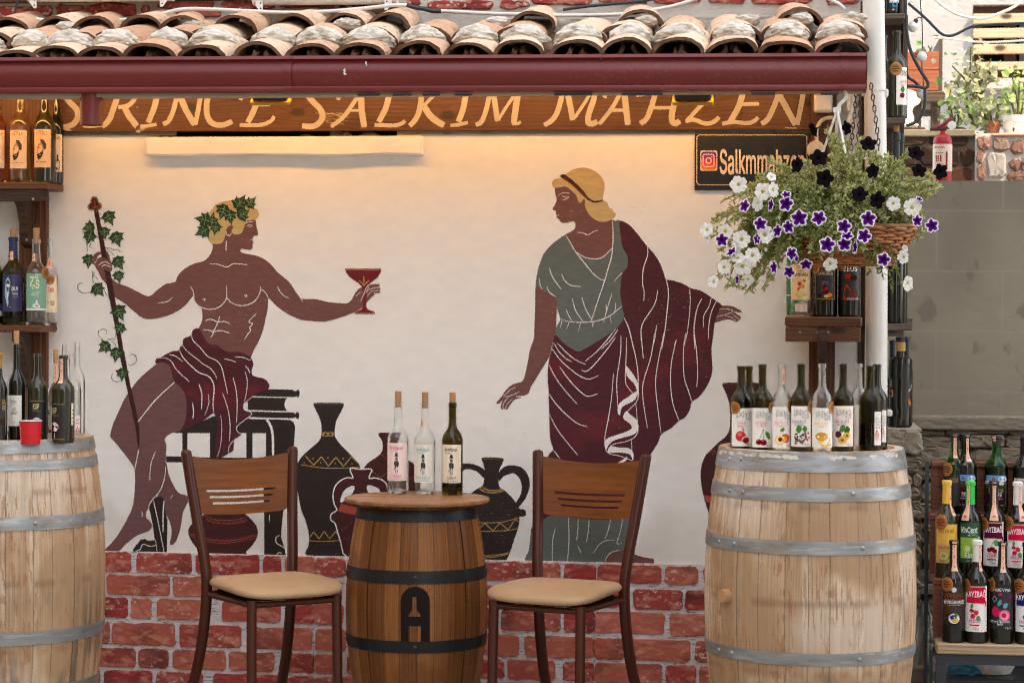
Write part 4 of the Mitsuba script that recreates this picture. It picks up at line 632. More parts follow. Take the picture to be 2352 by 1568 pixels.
# ================================================================ gutter
gt = thing('rain_gutter', 'long maroon metal rain gutter along the eave', 'gutter')
gl = W(0, 133, YR), W(0, 214, YR); gr = W(1990, 122, YR), W(1990, 208, YR)
sx = (gr[0][2]-gl[0][2])/(gr[0][0]-gl[0][0]); hg = ((gl[0][2]-gl[1][2])+(gr[0][2]-gr[1][2]))/2
prof = [(0.0, 1.0), (0.006, 1.0), (0.009, 0.985), (0.015, 0.90), (0.013, 0.885), (0.000, 0.88), (0.000, 0.86), (0.003, 0.80), (0.010, 0.72), (0.015, 0.62), (0.0165, 0.52), (0.015, 0.42), (0.010, 0.30), (0.004, 0.20), (0.002, 0.165), (0.006, 0.155), (0.009, 0.13), (0.009, 0.03), (0.007, 0.0), (-0.01, -0.01)]
back = [(-0.115, -0.01), (-0.115, 0.95), (-0.112, 0.95), (-0.112, 0.012)]
def gut(x0, x1, off=0.0, h0=None, pr=None):
    P = [(o+off, z) for o, z in (pr or prof)]
    full = P+back+[(-0.01+off*0, 0.012)]+[(o-0.0022, z) for o, z in reversed(P[:-1])]
    V, n = [], len(full)
    for x in (x0, x1):
        zb = gl[1][2]+sx*(x-gl[0][0]); V += [[x, YR-o, zb+z*hg] for o, z in full]
    f = []
    for i in range(n): j_ = (i+1) % n; f += [[i, j_, n+j_], [i, n+j_, n+i]]
    return A(V), A(f)
xe = gr[0][0]
xc = W(663, 170, YR)[0]
add('channel', gut(-3.6, xc-0.0), 'maroon_metal', gt, smooth=50)
add('channel', gut(xc, xe), 'maroon_metal', gt, smooth=50)
add('joint_strap', gut(xc-0.015, xc+0.014, 0.007), 'maroon_metal', gt, smooth=50)
xk = W(1940, 170, YR)[0]; add('strap', gut(xk-0.014, xk+0.014, 0.007), 'maroon_metal', gt, smooth=50)
zb = gl[1][2]+sx*(xe-gl[0][0])
pe = Polygon([(YR-o, zb+z*hg) for o, z in prof]+[(YR+0.115, zb-0.001), (YR+0.115, zb+0.95*hg)]).buffer(0); v2, f2 = tri(pe)
v = np.vstack([np.column_stack([np.full(len(v2), xe+d), v2]) for d in (-0.001, 0.002)]); add('end_cap', (v, np.vstack([f2, f2[:, ::-1]+len(v2)])), 'maroon_metal', gt)
ox = W(200, 250, YR)[0]; oz0, oz1 = W(200, 288, YR+0.05)[2], W(200, 212, YR+0.05)[2]
add('outlet', lathe([(0.038, oz0), (0.041, oz0), (0.040, oz0+0.02), (0.041, oz1-0.01), (0.046, oz1+0.004), (0.046, oz1+0.02), (0.038, oz1+0.02), (0.038, oz0)], 32, (ox, YR+0.05, 0)), 'maroon_metal', gt, smooth=40)
zbird = gl[1][2]
spl = []
for t, x, y, rx, ry in (('A2', 800, 605, 9, 24), ('A2', 805, 628, 12, 9), ('A2', 982, 535, 8, 16), ('A2', 990, 556, 4, 12)):
    spl.append((lambda pts: pts)([(x+rx*math.cos(a)*(1+0.25*math.sin(3*a+x)), y+ry*math.sin(a)*(1+0.2*math.cos(2*a+y))) for a in np.arange(14)*2*np.pi/14]))
v, f = sheet([qs('A2', s) for s in spl], YR-0.0178); add('bird_dropping', (v, f), 'painted', gt, color=(0.6, 0.58, 0.55), label='white bird droppings on the gutter face')

# ================================================================ name board
sb = thing('name_board', 'long stained wooden name board with cream capitals above the mural', 'sign')
YB = -0.035
def strip(x0, x1, Y, depth, yt, yb, ch=0.0):
    """a board following its surveyed (slightly sloping) edges"""
    P = [W(x0, yb[0], Y), W(x1, yb[1], Y), W(x1, yt[1], Y), W(x0, yt[0], Y)]
    v = A(P+[[p[0], Y+depth, p[2]] for p in P]); f = A([[0, 1, 2], [0, 2, 3], [4, 6, 5], [4, 7, 6], [0, 5, 1], [0, 4, 5], [1, 6, 2], [1, 5, 6], [2, 7, 3], [2, 6, 7], [3, 4, 0], [3, 7, 4]])
    return v, f
def plank(name, parent, x0, x1, yt, yb, Y, depth, pal, off):
    v, f = strip(x0, x1, Y, depth, yt, yb); zc_ = v[:, 2].mean()
    add(name, (v, f), 'wood', parent, uv=np.column_stack([10*pal+(v[:, 2]-zc_), v[:, 0]+off]))
xs_ = [q('A1', 500, 0)[0], q('A3', 2043, 0)[0], q('A4', 520, 0)[0]]
plank('plank', sb, xs_[0], xs_[1], (188, 182), (302, 297.3), YB, 0.033, 1, 0.0)
plank('plank', sb, xs_[1]+0.8, xs_[2], (182, 181.5), (297.6, 297.6), YB, 0.033, 1, 2.3)
LET = [('A1', [([(620, 650), (550, 700), (540, 790), (585, 860), (645, 925), (660, 985), (635, 1040), (585, 1070), (525, 1082)], 58), ([(555, 1100), (605, 1105)], 18)], 'letter'),
 ('A1', [([(880, 650), (855, 800), (830, 950), (800, 1040)], 55), ([(702, 1070), (770, 1072), (866, 1062)], 32)], 'letter'),
 ('A1', [([(1025, 650), (1000, 800), (962, 920), (922, 1020), (865, 1075)], 58), ([(1010, 660), (1110, 690), (1150, 770), (1135, 850), (1075, 900), (1000, 908)], 44), ([(1052, 905), (1095, 985), (1160, 1070)], 62)], 'letter'),
 ('A1', [([(1360, 650), (1332, 800), (1305, 920), (1255, 1040)], 58), ([(1188, 1070), (1250, 1068), (1328, 1055)], 34)], 'letter'),
 ('A1', [([(1540, 650), (1505, 800), (1465, 950), (1425, 1030), (1382, 1055)], 48), ([(1480, 700), (1525, 810), (1580, 940), (1650, 1060)], 62), ([(1730, 650), (1700, 820), (1655, 1060)], 48)], 'letter'),
 ('A1', [([(1930, 680), (1830, 720), (1765, 820), (1752, 950), (1785, 1035), (1855, 1062), (1920, 1052), (1968, 1028)], 56)], 'letter'),
 ('A1', [([(2230, 650), (2200, 790), (2155, 930), (2100, 1040)], 58), ([(2032, 1060), (2110, 1062), (2220, 1058), (2300, 1025), (2322, 985)], 40), ([(2190, 893), (2290, 893)], 24), ([(2035, 850), (2055, 815), (2110, 770), (2300, 740)], 44)], 'letter'),
 ('A2', [([(600, 670), (520, 720), (490, 800), (530, 860), (595, 925), (615, 985), (590, 1040), (530, 1072), (440, 1068)], 58)], 'letter'),
 ('A2', [([(960, 690), (920, 800), (860, 900), (785, 1000), (685, 1075)], 42), ([(930, 660), (940, 800), (948, 950), (970, 1080)], 62), ([(840, 937), (940, 937)], 26), ([(745, 848), (770, 800), (860, 750)], 44)], 'letter'),
 ('A2', [([(1210, 650), (1180, 800), (1150, 920), (1090, 1035)], 58), ([(1055, 1062), (1130, 1062), (1230, 1064), (1290, 1045), (1315, 1025)], 40)], 'letter'),
 ('A2', [([(1480, 650), (1455, 800), (1440, 920), (1405, 1010), (1352, 1068)], 54), ([(1620, 700), (1555, 810), (1470, 900)], 36), ([(1475, 905), (1545, 1000), (1645, 1065)], 66)], 'letter'),
 ('A2', [([(1860, 650), (1830, 800), (1808, 920), (1765, 1035)], 58), ([(1700, 1065), (1770, 1058), (1848, 1038)], 36)], 'letter'),
 ('A2', [([(2045, 650), (2030, 800), (2000, 940), (1960, 1035), (1912, 1060)], 48), ([(2040, 700), (2075, 870), (2098, 1030)], 56), ([(2105, 1020), (2165, 920), (2245, 800), (2300, 700)], 32), ([(2290, 660), (2262, 850), (2235, 1045)], 64), ([(2220, 1052), (2265, 1050), (2297, 1030)], 30)], 'letter'),
 ('A3', [([(560, 650), (525, 810), (490, 940), (440, 1020), (375, 1062)], 52), ([(545, 700), (585, 850), (617, 1020)], 58), ([(630, 1005), (700, 900), (770, 790), (830, 700)], 34), ([(830, 660), (795, 840), (755, 960), (745, 1030), (775, 1052), (826, 1030)], 58)], 'letter'),
 ('A3', [([(1060, 680), (1010, 810), (940, 930), (840, 1055)], 42), ([(1040, 670), (1060, 850), (1085, 1060)], 62), ([(940, 935), (1050, 935)], 34), ([(885, 830), (905, 790), (980, 740)], 44)], 'letter'),
 ('A3', [([(1340, 650), (1312, 810), (1275, 930), (1240, 1010), (1188, 1050)], 54), ([(1510, 660), (1485, 850), (1458, 960), (1460, 1030), (1490, 1048), (1524, 1025)], 60), ([(1300, 915), (1475, 915)], 34), ([(1155, 815), (1240, 800)], 24)], 'letter'),
 ('A3', [([(1890, 700), (1800, 800), (1690, 910), (1580, 1030)], 42), ([(1572, 1030), (1640, 1015), (1740, 1048), (1810, 1035), (1858, 992)], 44), ([(1650, 720), (1780, 690), (1900, 720)], 44)], 'letter'),
 ('A3', [([(2085, 650), (2055, 800), (2020, 910), (1945, 1045)], 60), ([(1882, 1052), (1980, 1035), (2090, 1045), (2150, 1030), (2188, 995)], 42), ([(2040, 884), (2196, 882)], 38), ([(1930, 760), (2050, 720), (2200, 720)], 44)], 'letter'),
 ('A4', [([(290, 690), (250, 800), (210, 910), (160, 1010), (105, 1052)], 54), ([(230, 740), (270, 830), (325, 930), (395, 1060)], 62), ([(475, 690), (450, 850), (408, 1060)], 50)], 'letter')]
for t, ss, nm in LET:
    add(nm, sheet([Polygon(st(t, p, w, 0.12)).buffer(0.3).buffer(-0.3) for p, w in ss], YB-0.0015), 'painted', sb, color=(0.53, 0.46, 0.36))
scr = []
for i in range(26):
    x = 540+rng.uniform(0, 220); y = 955+rng.uniform(0, 95); l = rng.uniform(40, 120); scr.append(st('A2', [(x, y), (x+l*0.5, y+l*0.05+rng.normal(0, 2)), (x+l, y+l*0.12)], rng.uniform(2, 4), 0.9))
for i in range(14):
    x = 1140+rng.uniform(0, 80); y = 1075+rng.uniform(0, 35); scr.append(st('A1', [(x, y), (x+rng.normal(0, 4), y+10), (x+rng.normal(0, 6), y+24)], rng.uniform(3, 9), 0.6))
for i in range(12):
    x = 300+rng.uniform(0, 70); scr.append(st('A4', [(x, 1098-rng.uniform(0, 25)), (x+18, 1085), (x+45, 1090)], 4, 0.8))
add('paint_scrape', sheet(scr, YB-0.0012), 'painted', sb, color=(0.6, 0.48, 0.34))
for t, x, y in (('A1', 1163, 913), ('A4', 437, 918)):
    o = W(*q(t, x, y), YB); add('screw', lathe([(0.004, 0), (0.004, 0.001), (0.0015, 0.002), (0, 0.0012)], 10), 'galvanised', sb, to_world=T().translate([o[0], YB-0.001, o[2]]).rotate([1, 0, 0], 90))
# shadow gap strip under the board
one('plaster_bead', 'narrow grey render strip directly under the name board', 'trim', cat(strip(q('A1', 530, 0)[0], 404, -0.012, 0.012, (302.5, 301.5), (312, 311)), strip(913, q('A4', 515, 0)[0], -0.012, 0.012, (300.5, 298), (310, 306))), 'render', kind='stuff')
lb = thing('corner_board', 'dark vertical board beside the left bottles under the gutter', 'board')
v, f = boxD(-60, 180, q('A1', 480, 0)[0], 425, -0.02, 0.02); add('board', (v, f), 'wood', lb, uv=np.column_stack([0+v[:, 0], v[:, 2]]))

# ================================================================ flood lamps under the eave (lit)
def flood(cx, cy, Y, label):
    k = thing('flood_lamp', label, 'lamp', 'lit flood lamps under the eave'); o = W(cx, cy, Y)
    R = T().translate([o[0], Y, o[2]]).rotate([1, 0, 0], 32)
    w, d = 0.066, 0.036
    fr = trimesh.creation.extrude_polygon(Polygon([(-w, -d), (w, -d), (w, d), (-w, d)]).buffer(0.008).difference(Polygon([(-w, -d), (w, -d), (w, d), (-w, d)]).buffer(-0.006)), 0.012, engine='earcut')
    add('frame', tm(fr), 'lamp_yellow', k, to_world=R)
    add('body', box(-w, w, -d, d, 0.0121, 0.045, 0.006), 'dark_metal', k, to_world=R)
    add('bracket', cat(box(-w-0.012, -w-0.009, -0.01, 0.01, 0.01, 0.12), box(w+0.009, w+0.012, -0.01, 0.01, 0.01, 0.12), box(-w-0.012, w+0.012, -0.01, 0.01, 0.12, 0.123)), 'dark_metal', k, to_world=R)
    v = A([[-w+0.008, -d+0.008, 0.008], [w-0.008, -d+0.008, 0.008], [w-0.008, d-0.008, 0.008], [-w+0.008, d-0.008, 0.008]]); 
    kk = add('lens', (v, A([[0, 2, 1], [0, 3, 2]])), 'white_plastic', k, to_world=R)
    scene[kk]['emitter'] = {'type': 'area', 'radiance': {'type': 'rgb', 'value': LAMP}}
LAMP = [1.2, 0.55, 0.12]
M['lamp_yellow'] = pri((0.52, 0.30, 0.03), 0.4)
for cx in (625, 1592, -420): flood(cx, 230, -0.24, {625: 'yellow rimmed flood lamp between the two words at left', 1592: 'yellow rimmed flood lamp above the last word of the board'}.get(cx, 'flood lamp beyond the left edge of the picture'))

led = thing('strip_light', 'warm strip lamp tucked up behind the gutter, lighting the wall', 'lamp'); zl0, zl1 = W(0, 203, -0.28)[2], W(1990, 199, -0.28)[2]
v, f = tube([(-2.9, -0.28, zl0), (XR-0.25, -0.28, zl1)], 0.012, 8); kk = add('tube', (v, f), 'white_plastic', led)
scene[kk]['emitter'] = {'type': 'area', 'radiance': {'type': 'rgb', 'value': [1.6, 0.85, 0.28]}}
add('holder', cat(*[box(x-0.006, x+0.006, -0.29, -0.27, zl0+0.012, zl0+0.05) for x in np.arange(-2.7, XR-0.3, 0.6)]), 'dark_metal', led)
# ================================================================ barrels
def barrel(k, X, Y, H, rh, rb, n, hoops, dark, seed, hoop_mat, headz):
    r = np.random.default_rng(seed); R = lambda z: rh+(rb-rh)*(1-np.abs(2*z/H-1)**2.0)
    w = r.uniform(0.75, 1.3, n); a = np.concatenate([[0], np.cumsum(w)/w.sum()])*2*np.pi+r.uniform(0, 6)
    zs = np.linspace(-0.03, H, 15); cs = np.linspace(0, 1, 5)
    for i in range(n):
        a0, a1 = a[i]+0.0009, a[i+1]-0.0009; dr_ = r.normal(0, 0.0008)
        V, U = [], []
        for z in zs:
            for j, t in enumerate(cs):
                an = a0+(a1-a0)*t; rr = R(z)+dr_-(0.0012 if j in (0, 4) else 0)
                V.append([X+rr*math.cos(an), Y+rr*math.sin(an), z]); U.append([i+t*0.985+0.0075+(200 if dark else 0)+seed % 7*30*(0 if dark else 1)*0, z])
        o = len(V)
        for z in zs:
            for t in (0, 1):
                an = a0+(a1-a0)*t; rr = R(z)-0.024; V.append([X+rr*math.cos(an), Y+rr*math.sin(an), z]); U.append([i+0.012+t*0.97+(200 if dark else 0), z])
        f = []
        for m in range(14):
            for j in range(4):
                p = m*5+j; f += [[p, p+1, p+6], [p, p+6, p+5]]
            p, s = m*5, o+m*2; f += [[p, p+5, s+2], [p, s+2, s], [p+4, s+1, s+3], [p+4, s+3, p+9], [s, s+3, s+1], [s, s+2, s+3]]
        t0, s0 = 14*5, o+28
        f += [[t0, t0+1, s0], [t0+1, t0+2, s0], [t0+2, t0+3, s0+1], [t0+3, t0+4, s0+1], [t0+2, s0+1, s0]]
        add('stave', (A(V), A(f)), 'oak_varnish' if dark else 'oak', k, smooth=True if False else False, uv=A(U))
    for (z0, z1, rv) in hoops:
        pr = [(R(z0)+0.0005, z0), (R(z0)+0.0032, z0), (R((z0+z1)/2)+0.0034, (z0+z1)/2), (R(z1)+0.0032, z1), (R(z1)+0.0005, z1)]
        hk = add('hoop', lathe(pr, 72, (X, Y, 0)), hoop_mat, k, smooth=35)
        for ang, dz in rv:
            zz = z0+(z1-z0)*dz; an = ang; rr = R(zz)+0.003
            m = lathe([(0.0075, 0), (0.0065, 0.003), (0.0035, 0.0048), (0, 0.0052)], 12)
            add('rivet', m, 'rust_iron' if dark else hoop_mat, hk, smooth=True, to_world=T().translate([X+rr*math.cos(an), Y+rr*math.sin(an), zz]).rotate([0, 0, 1], math.degrees(an)).rotate([0, 1, 0], 90))
    hd = lathe([(0, headz), (R(headz)-0.012, headz), (R(headz)-0.012, headz-0.02), (0, headz-0.02)], 48, (X, Y, 0))
    add('head', hd, 'wood', k, uv=np.column_stack([60+(hd[0][:, 0]-X)*0.5, hd[0][:, 1]]))
    return R
def zfront(ypx, x, Y): return W(x, ypx, Y)[2]
vdir = lambda X, Y: math.atan2(CAM[1]-Y, CAM[0]-X)               # bearing of the camera
# right barrel
YBR = -0.84; XBR = W(1861, 1250, YBR)[0]; yf = YBR-0.33
HB = W(1861, 1037, YBR-0.29)[2]; vb = vdir(XBR, YBR)
bigr = thing('wine_barrel', 'large pale oak barrel at right crowded with fruit wine bottles', 'barrel', 'large oak barrels')
hz = lambda y, dY=0.33: W(1861, y, YBR-dY)[2]
RBR = barrel(bigr, XBR, YBR, HB, 0.302, 0.350, 26, [(hz(1084, 0.30), HB-0.004, [(vb-1.0, 0.5), (vb-0.8, 0.55), (vb+0.35, 0.75)]), (hz(1151, 0.31), hz(1120, 0.31), [(vb-0.92, 0.5), (vb-0.72, 0.5), (vb+0.42, 0.6)]), (hz(1274, 0.34), hz(1243, 0.34), [(vb-1.02, 0.5), (vb-0.78, 0.5), (vb+0.5, 0.5)]), (hz(1529, 0.345), hz(1500, 0.345), [(vb-1.0, 0.5), (vb-0.8, 0.5), (vb+0.47, 0.5)]), (0.10, 0.15, []), (0.004, 0.07, [])], False, 11, 'galvanised', HB-0.012)
ob = W(1641, 1370, YBR-0.26); dirb = A([ob[0]-XBR, ob[1]-YBR]); an = math.atan2(dirb[1], dirb[0]); rr = RBR(ob[2])
add('bung', lathe([(0.024, -0.02), (0.0225, 0.020), (0.0205, 0.0235), (0.0, 0.0238)], 24), 'cork', bigr, smooth=30, to_world=T().translate([XBR+rr*math.cos(an), YBR+rr*math.sin(an), ob[2]]).rotate([0, 0, 1], math.degrees(an)).rotate([0, 1, 0], 90))
# flaking white paint on the top hoop
fl = []
r = np.random.default_rng(4)
for i in range(26):
    if r.random() < 0.3: continue
    a0 = vb-1.25+i*0.098+r.normal(0, 0.02); zc_ = HB-0.013-r.uniform(0, 0.006); n = 9
    fl.append((a0, [(0.062*math.cos(t)*(0.7+0.6*r.random()), 0.0085*math.sin(t)*(0.25+0.9*r.random())) for t in np.arange(n)*2*np.pi/n], zc_))
ms = []
for a0, pts, zc_ in fl:
    v2, f2 = tri(Polygon(pts).buffer(0)); ms.append((A([[XBR+(RBR(zc_+v_)+0.0042)*math.cos(a0+u_), YBR+(RBR(zc_+v_)+0.0042)*math.sin(a0+u_), zc_+v_] for u_, v_ in v2]), f2))
add('flaking_paint', cat(*ms), 'lime', bigr, kind='stuff')
# left barrel
YBL = -0.80; XBL = W(10, 1250, YBL)[0]; HL = W(30, 1012, YBL-0.29)[2]; vl = vdir(XBL, YBL)
bigl = thing('wine_barrel', 'large pale oak barrel at left edge with dark bottles and a red cup', 'barrel', 'large oak barrels')
hl = lambda y, dY=0.33: W(10, y, YBL-dY)[2]
barrel(bigl, XBL, YBL, HL, 0.302, 0.350, 25, [(hl(1043, 0.30), HL-0.003, []), (hl(1082, 0.31), hl(1058, 0.31), []), (hl(1220, 0.34), hl(1189, 0.34), [(vl+0.3, 0.5)]), (hl(1486, 0.345), hl(1455, 0.345), []), (0.10, 0.145, []), (0.004, 0.07, [])], False, 22, 'galvanised', HL-0.012)
# barrel table
YT = -0.46; XT = W(957, 1400, YT)[0]; ZTT = W(957, 1140.5, YT)[2]; vt = vdir(XT, YT)
tb = thing('barrel_table', 'small dark barrel with round wooden top standing between two chairs', 'barrel table')
ht = lambda y, dY=0.23: W(957, y, YT-dY)[2]
HT = ZTT-0.0165
RT = barrel(tb, XT, YT, HT, 0.205, 0.253, 24, [(ht(1199, 0.22), ht(1173, 0.22), [(vt-0.02, 0.5), (vt+1.35, 0.5)]), (ht(1341, 0.25), ht(1312, 0.25), [(vt-0.02, 0.5), (vt-1.4, 0.5), (vt+1.4, 0.5)]), (ht(1500, 0.25), ht(1473, 0.25), [(vt-0.02, 0.5), (vt-1.4, 0.5)]), (0.03, 0.07, [])], True, 35, 'black_iron', HT-0.006)
tp = lathe([(0, ZTT), (0.250, ZTT), (0.2575, ZTT-0.002), (0.2595, ZTT-0.005), (0.2595, ZTT-0.012), (0.257, ZTT-0.0155), (0.25, ZTT-0.016), (0, ZTT-0.016)], 72, (XT, YT, 0))
add('tabletop', tp, 'tabletop', tb, smooth=30, uv=None)
M['tabletop'] = pri(mikit.proc(lambda p, n, uv: mix(mix((0.30, 0.145, 0.055), (0.18, 0.075, 0.025), smoothstep(0.3, 0.7, fbm(p.x*5, p.y*70, 2.0, 4))), (0.10, 0.06, 0.04), 0.6*smoothstep(0.62, 0.7, fbm(p.x*14, p.y*14, 1.0, 3))*smoothstep(0.9, 1.0, n.z))), 0.38, spec=0.5)
# painted bottle-in-arch mark on the staves
def on_barrel(polys, lift):
    ms = []
    for p in polys:
        p = p if hasattr(p, 'geom_type') else Polygon(p).buffer(0)
        from shapely.geometry import box as sbox
        for b_ in [sbox(-0.2+i*0.009, j*0.03, -0.191+i*0.009, j*0.03+0.03) for i in range(45) for j in range(40)]:
            g_ = p.intersection(b_)
            if g_.area < 1e-8: continue
            v2, f2 = tri(g_)
            ms.append((A([[XT+(RT(z)+lift)*math.cos(vt-0.02+u/RT(z)), YT+(RT(z)+lift)*math.sin(vt-0.02+u/RT(z)), z] for u, z in v2]), f2))
    return cat(*ms)
mx = lambda x: (x-1393)/ZS/DS*mpp(957, YT-0.25); mz = lambda y: W(957, (1991+y/ZS)/DS, YT-0.25)[2]
arch = Polygon([(mx(1272), mz(1243)), (mx(1270), mz(860))]+[(mx(1393+122*math.cos(t)), mz(872-122*math.sin(t))) for t in np.linspace(math.pi, 0, 14)]+[(mx(1516), mz(900)), (mx(1518), mz(1243)), (mx(1442), mz(1243)), (mx(1442), mz(1082)), (mx(1338), mz(1082)), (mx(1338), mz(1243))])
bot = Polygon([(mx(1333), mz(1004)), (mx(1337), mz(985)), (mx(1355), mz(962)), (mx(1366), mz(948)), (mx(1366), mz(834)), (mx(1404), mz(834)), (mx(1404), mz(948)), (mx(1418), mz(960)), (mx(1436), mz(985)), (mx(1440), mz(1004))])
add('painted_mark', on_barrel([arch.difference(bot)], 0.0026), 'painted', tb, color=(0.018, 0.014, 0.012), label='black painted bottle in an arch mark')

# ================================================================ chairs
def chair(label, px, deg, Yc):
    """posts and legs as tubes, curved slotted back panel, padded seat; px = survey of the seat's middle"""
    k = thing('bistro_chair', label, 'chair', 'brown bistro chairs beside the barrel table')
    o = W(px, 1330, Yc); ph = math.radians(deg)
    def L(s, fwd_, z):                     # chair frame: s to its viewer-right, fwd_ towards its front
        return A([o[0]+s*math.cos(ph)+fwd_*math.sin(ph), o[1]+s*math.sin(ph)-fwd_*math.cos(ph), z])
    zs_ = SEATZ; ztop = BACKZ
    for s in (-1, 1):
        pts = [L(s*0.187, -0.345, -0.03), L(s*0.176, -0.265, 0.13), L(s*0.170, -0.22, 0.28), L(s*0.168, -0.20, 0.42), L(s*0.174, -0.205, 0.52), L(s*0.192, -0.245, 0.70), L(s*0.212, -0.285, ztop)]
        P = cr(pts, 6); add('back_post', tube(P, 0.0195, 14), 'chair_brown', k, smooth=40)
        t = lathe([(0.0195, -0.003), (0.018, 0.005), (0.012, 0.010), (0, 0.012)], 14); add('post_cap', t, 'chair_brown', k, smooth=True, to_world=T().translate(P[-1].tolist()))
        add('front_leg', tube(cr([L(s*0.165, 0.176, -0.03), L(s*0.165, 0.17, 0.2), L(s*0.163, 0.165, zs_-0.045)], 4), 0.0172, 14), 'chair_brown', k, smooth=40)
        add('side_rail', tube([L(s*0.163, 0.165, zs_-0.062), L(s*0.167, -0.20, zs_-0.062)], 0.011, 10), 'chair_brown', k, smooth=40)
    add('cross_rail', tube([L(-0.16, 0.165, zs_-0.062), L(0.16, 0.165, zs_-0.062)], 0.011, 10), 'chair_brown', k, smooth=40)
    add('cross_rail', tube([L(-0.167, -0.20, zs_-0.062), L(0.167, -0.20, zs_-0.062)], 0.011, 10), 'chair_brown', k, smooth=40)
    add('seat_pan', cat(*[tube([L(-0.15, 0.13-i*0.055, zs_-0.05), L(0.15, 0.13-i*0.055, zs_-0.05)], 0.006, 6) for i in range(6)], tube([L(-0.14, 0.13, zs_-0.05), L(-0.14, -0.15, zs_-0.05)], 0.012, 6), tube([L(0.14, 0.13, zs_-0.05), L(0.14, -0.15, zs_-0.05)], 0.012, 6)), 'dark_void', k)
    # seat pad: superellipse plan, domed
    V, nA, rings = [], 56, [(0.0, 0.012), (0.35, 0.0115), (0.65, 0.010), (0.85, 0.006), (0.94, 0.000), (0.985, -0.010), (1.0, -0.022), (0.992, -0.032), (0.96, -0.041), (0.90, -0.045), (0.0, -0.046)]
    for rr, dz in rings:
        for a in np.arange(nA)*2*np.pi/nA:
            ca_, sa_ = math.cos(a), math.sin(a); e = 0.50
            s_, f_ = np.sign(ca_)*abs(ca_)**e, np.sign(sa_)*abs(sa_)**e
            wd = 0.215-0.025*(0.5-0.5*f_); sag = 0.006*math.cos(a*2+0.3) if 0.8 < rr else 0
            V.append(L(rr*s_*wd, rr*f_*0.212, zs_+dz*0.70+sag*rr*0.5-(0.012*max(0, f_)**2*rr**2)))
    f = []
    for i in range(len(rings)-1):
        for j_ in range(nA):
            a, b = i*nA+j_, i*nA+(j_+1) % nA; f += [[a, a+nA, b+nA], [a, b+nA, b]]
    add('seat', (A(V), A(f)[:, ::-1]), 'vinyl', k, smooth=True)
    # back panel: curved plywood with three slots
    W2, z0, z1, th = 0.190, BP0, ztop-0.012, 0.011
    nx, nz_ = 64, 36; sl = [(BP0+0.038, 0.110), (BP0+0.060, 0.122), (BP0+0.082, 0.134)]
    from shapely.geometry import box as sbox
    def outline():
        pts = [(-W2, z0+0.012), (-W2*0.9, z0+0.002)]+[(x, z0-0.012*(1-(x/W2)**2)) for x in np.linspace(-W2*0.85, W2*0.85, 13)]+[(W2*0.9, z0+0.002), (W2, z0+0.012), (W2+0.012, z1)]+[(x, z1-0.020*(1-(x/W2)**2)) for x in np.linspace(W2*0.98, -W2*0.98, 15)]+[(-W2-0.012, z1)]
        return Polygon(pts)
    P = outline()
    for zc_, hw in sl:
        P = P.difference(LineString([(x, zc_-0.010*(1-(x/W2)**2)) for x in np.linspace(-hw, hw, 13)]).buffer(0.0042))
    cells = []
    for i in range(26):
        g = P.intersection(sbox(-0.2+i*0.4/26, 0, -0.2+(i+1)*0.4/26, 2))
        if not g.is_empty: cells.append(tri(g))
    def place(u, z, d):
        t = (z-0.42)/(ztop-0.42); bk = -0.20-0.085*t; return L(u, bk-0.030*(1-(u/W2)**2)+d, z)
    fv, ff = cat(*[(np.column_stack([a, np.zeros(len(a))]), b) for a, b in cells])
    front = A([place(u, z, 0.002) for u, z, _ in fv]); rear = A([place(u, z, 0.002-th) for u, z, _ in fv])
    rims = []
    for ring in [P.exterior]+list(P.interiors):
        c_ = A(ring.segmentize(0.016).coords); n = len(c_)
        rv = np.vstack([A([place(u, z, 0.002) for u, z in c_]), A([place(u, z, 0.002-th) for u, z in c_])]); rf_ = []
        for i in range(n-1): rf_ += [[i, i+1, n+i+1], [i, n+i+1, n+i]]
        rims.append((rv, A(rf_)))
    v, f = cat((front, ff), (rear, ff[:, ::-1]), *rims)
    uvp = np.column_stack([10*1+v[:, 2], v[:, 0]])
    add('back_panel', (v, f), 'plywood', k, smooth=False if False else False, uv=None)
    return k
M['plywood'] = pri(mikit.proc(lambda p, n, uv: mix((0.21, 0.064, 0.013), (0.12, 0.035, 0.007), smoothstep(0.25, 0.75, fbm(p.x*8, p.y*8, p.z*75, 4)*0.6+0.4*fbm(p.x*3, p.y*3, p.z*5, 2)))), 0.42, spec=0.25)
YC = -0.62; SEATZ = W(640, 1330, YC)[2]; BACKZ = W(683, 1036, YC+0.25)[2]; BP0 = W(560, 1170, YC+0.25)[2]
chair('brown chair with tan seat left of the barrel table', 629, 39, YC)
chair('brown chair with tan seat right of the barrel table', 1280, -19, YC)
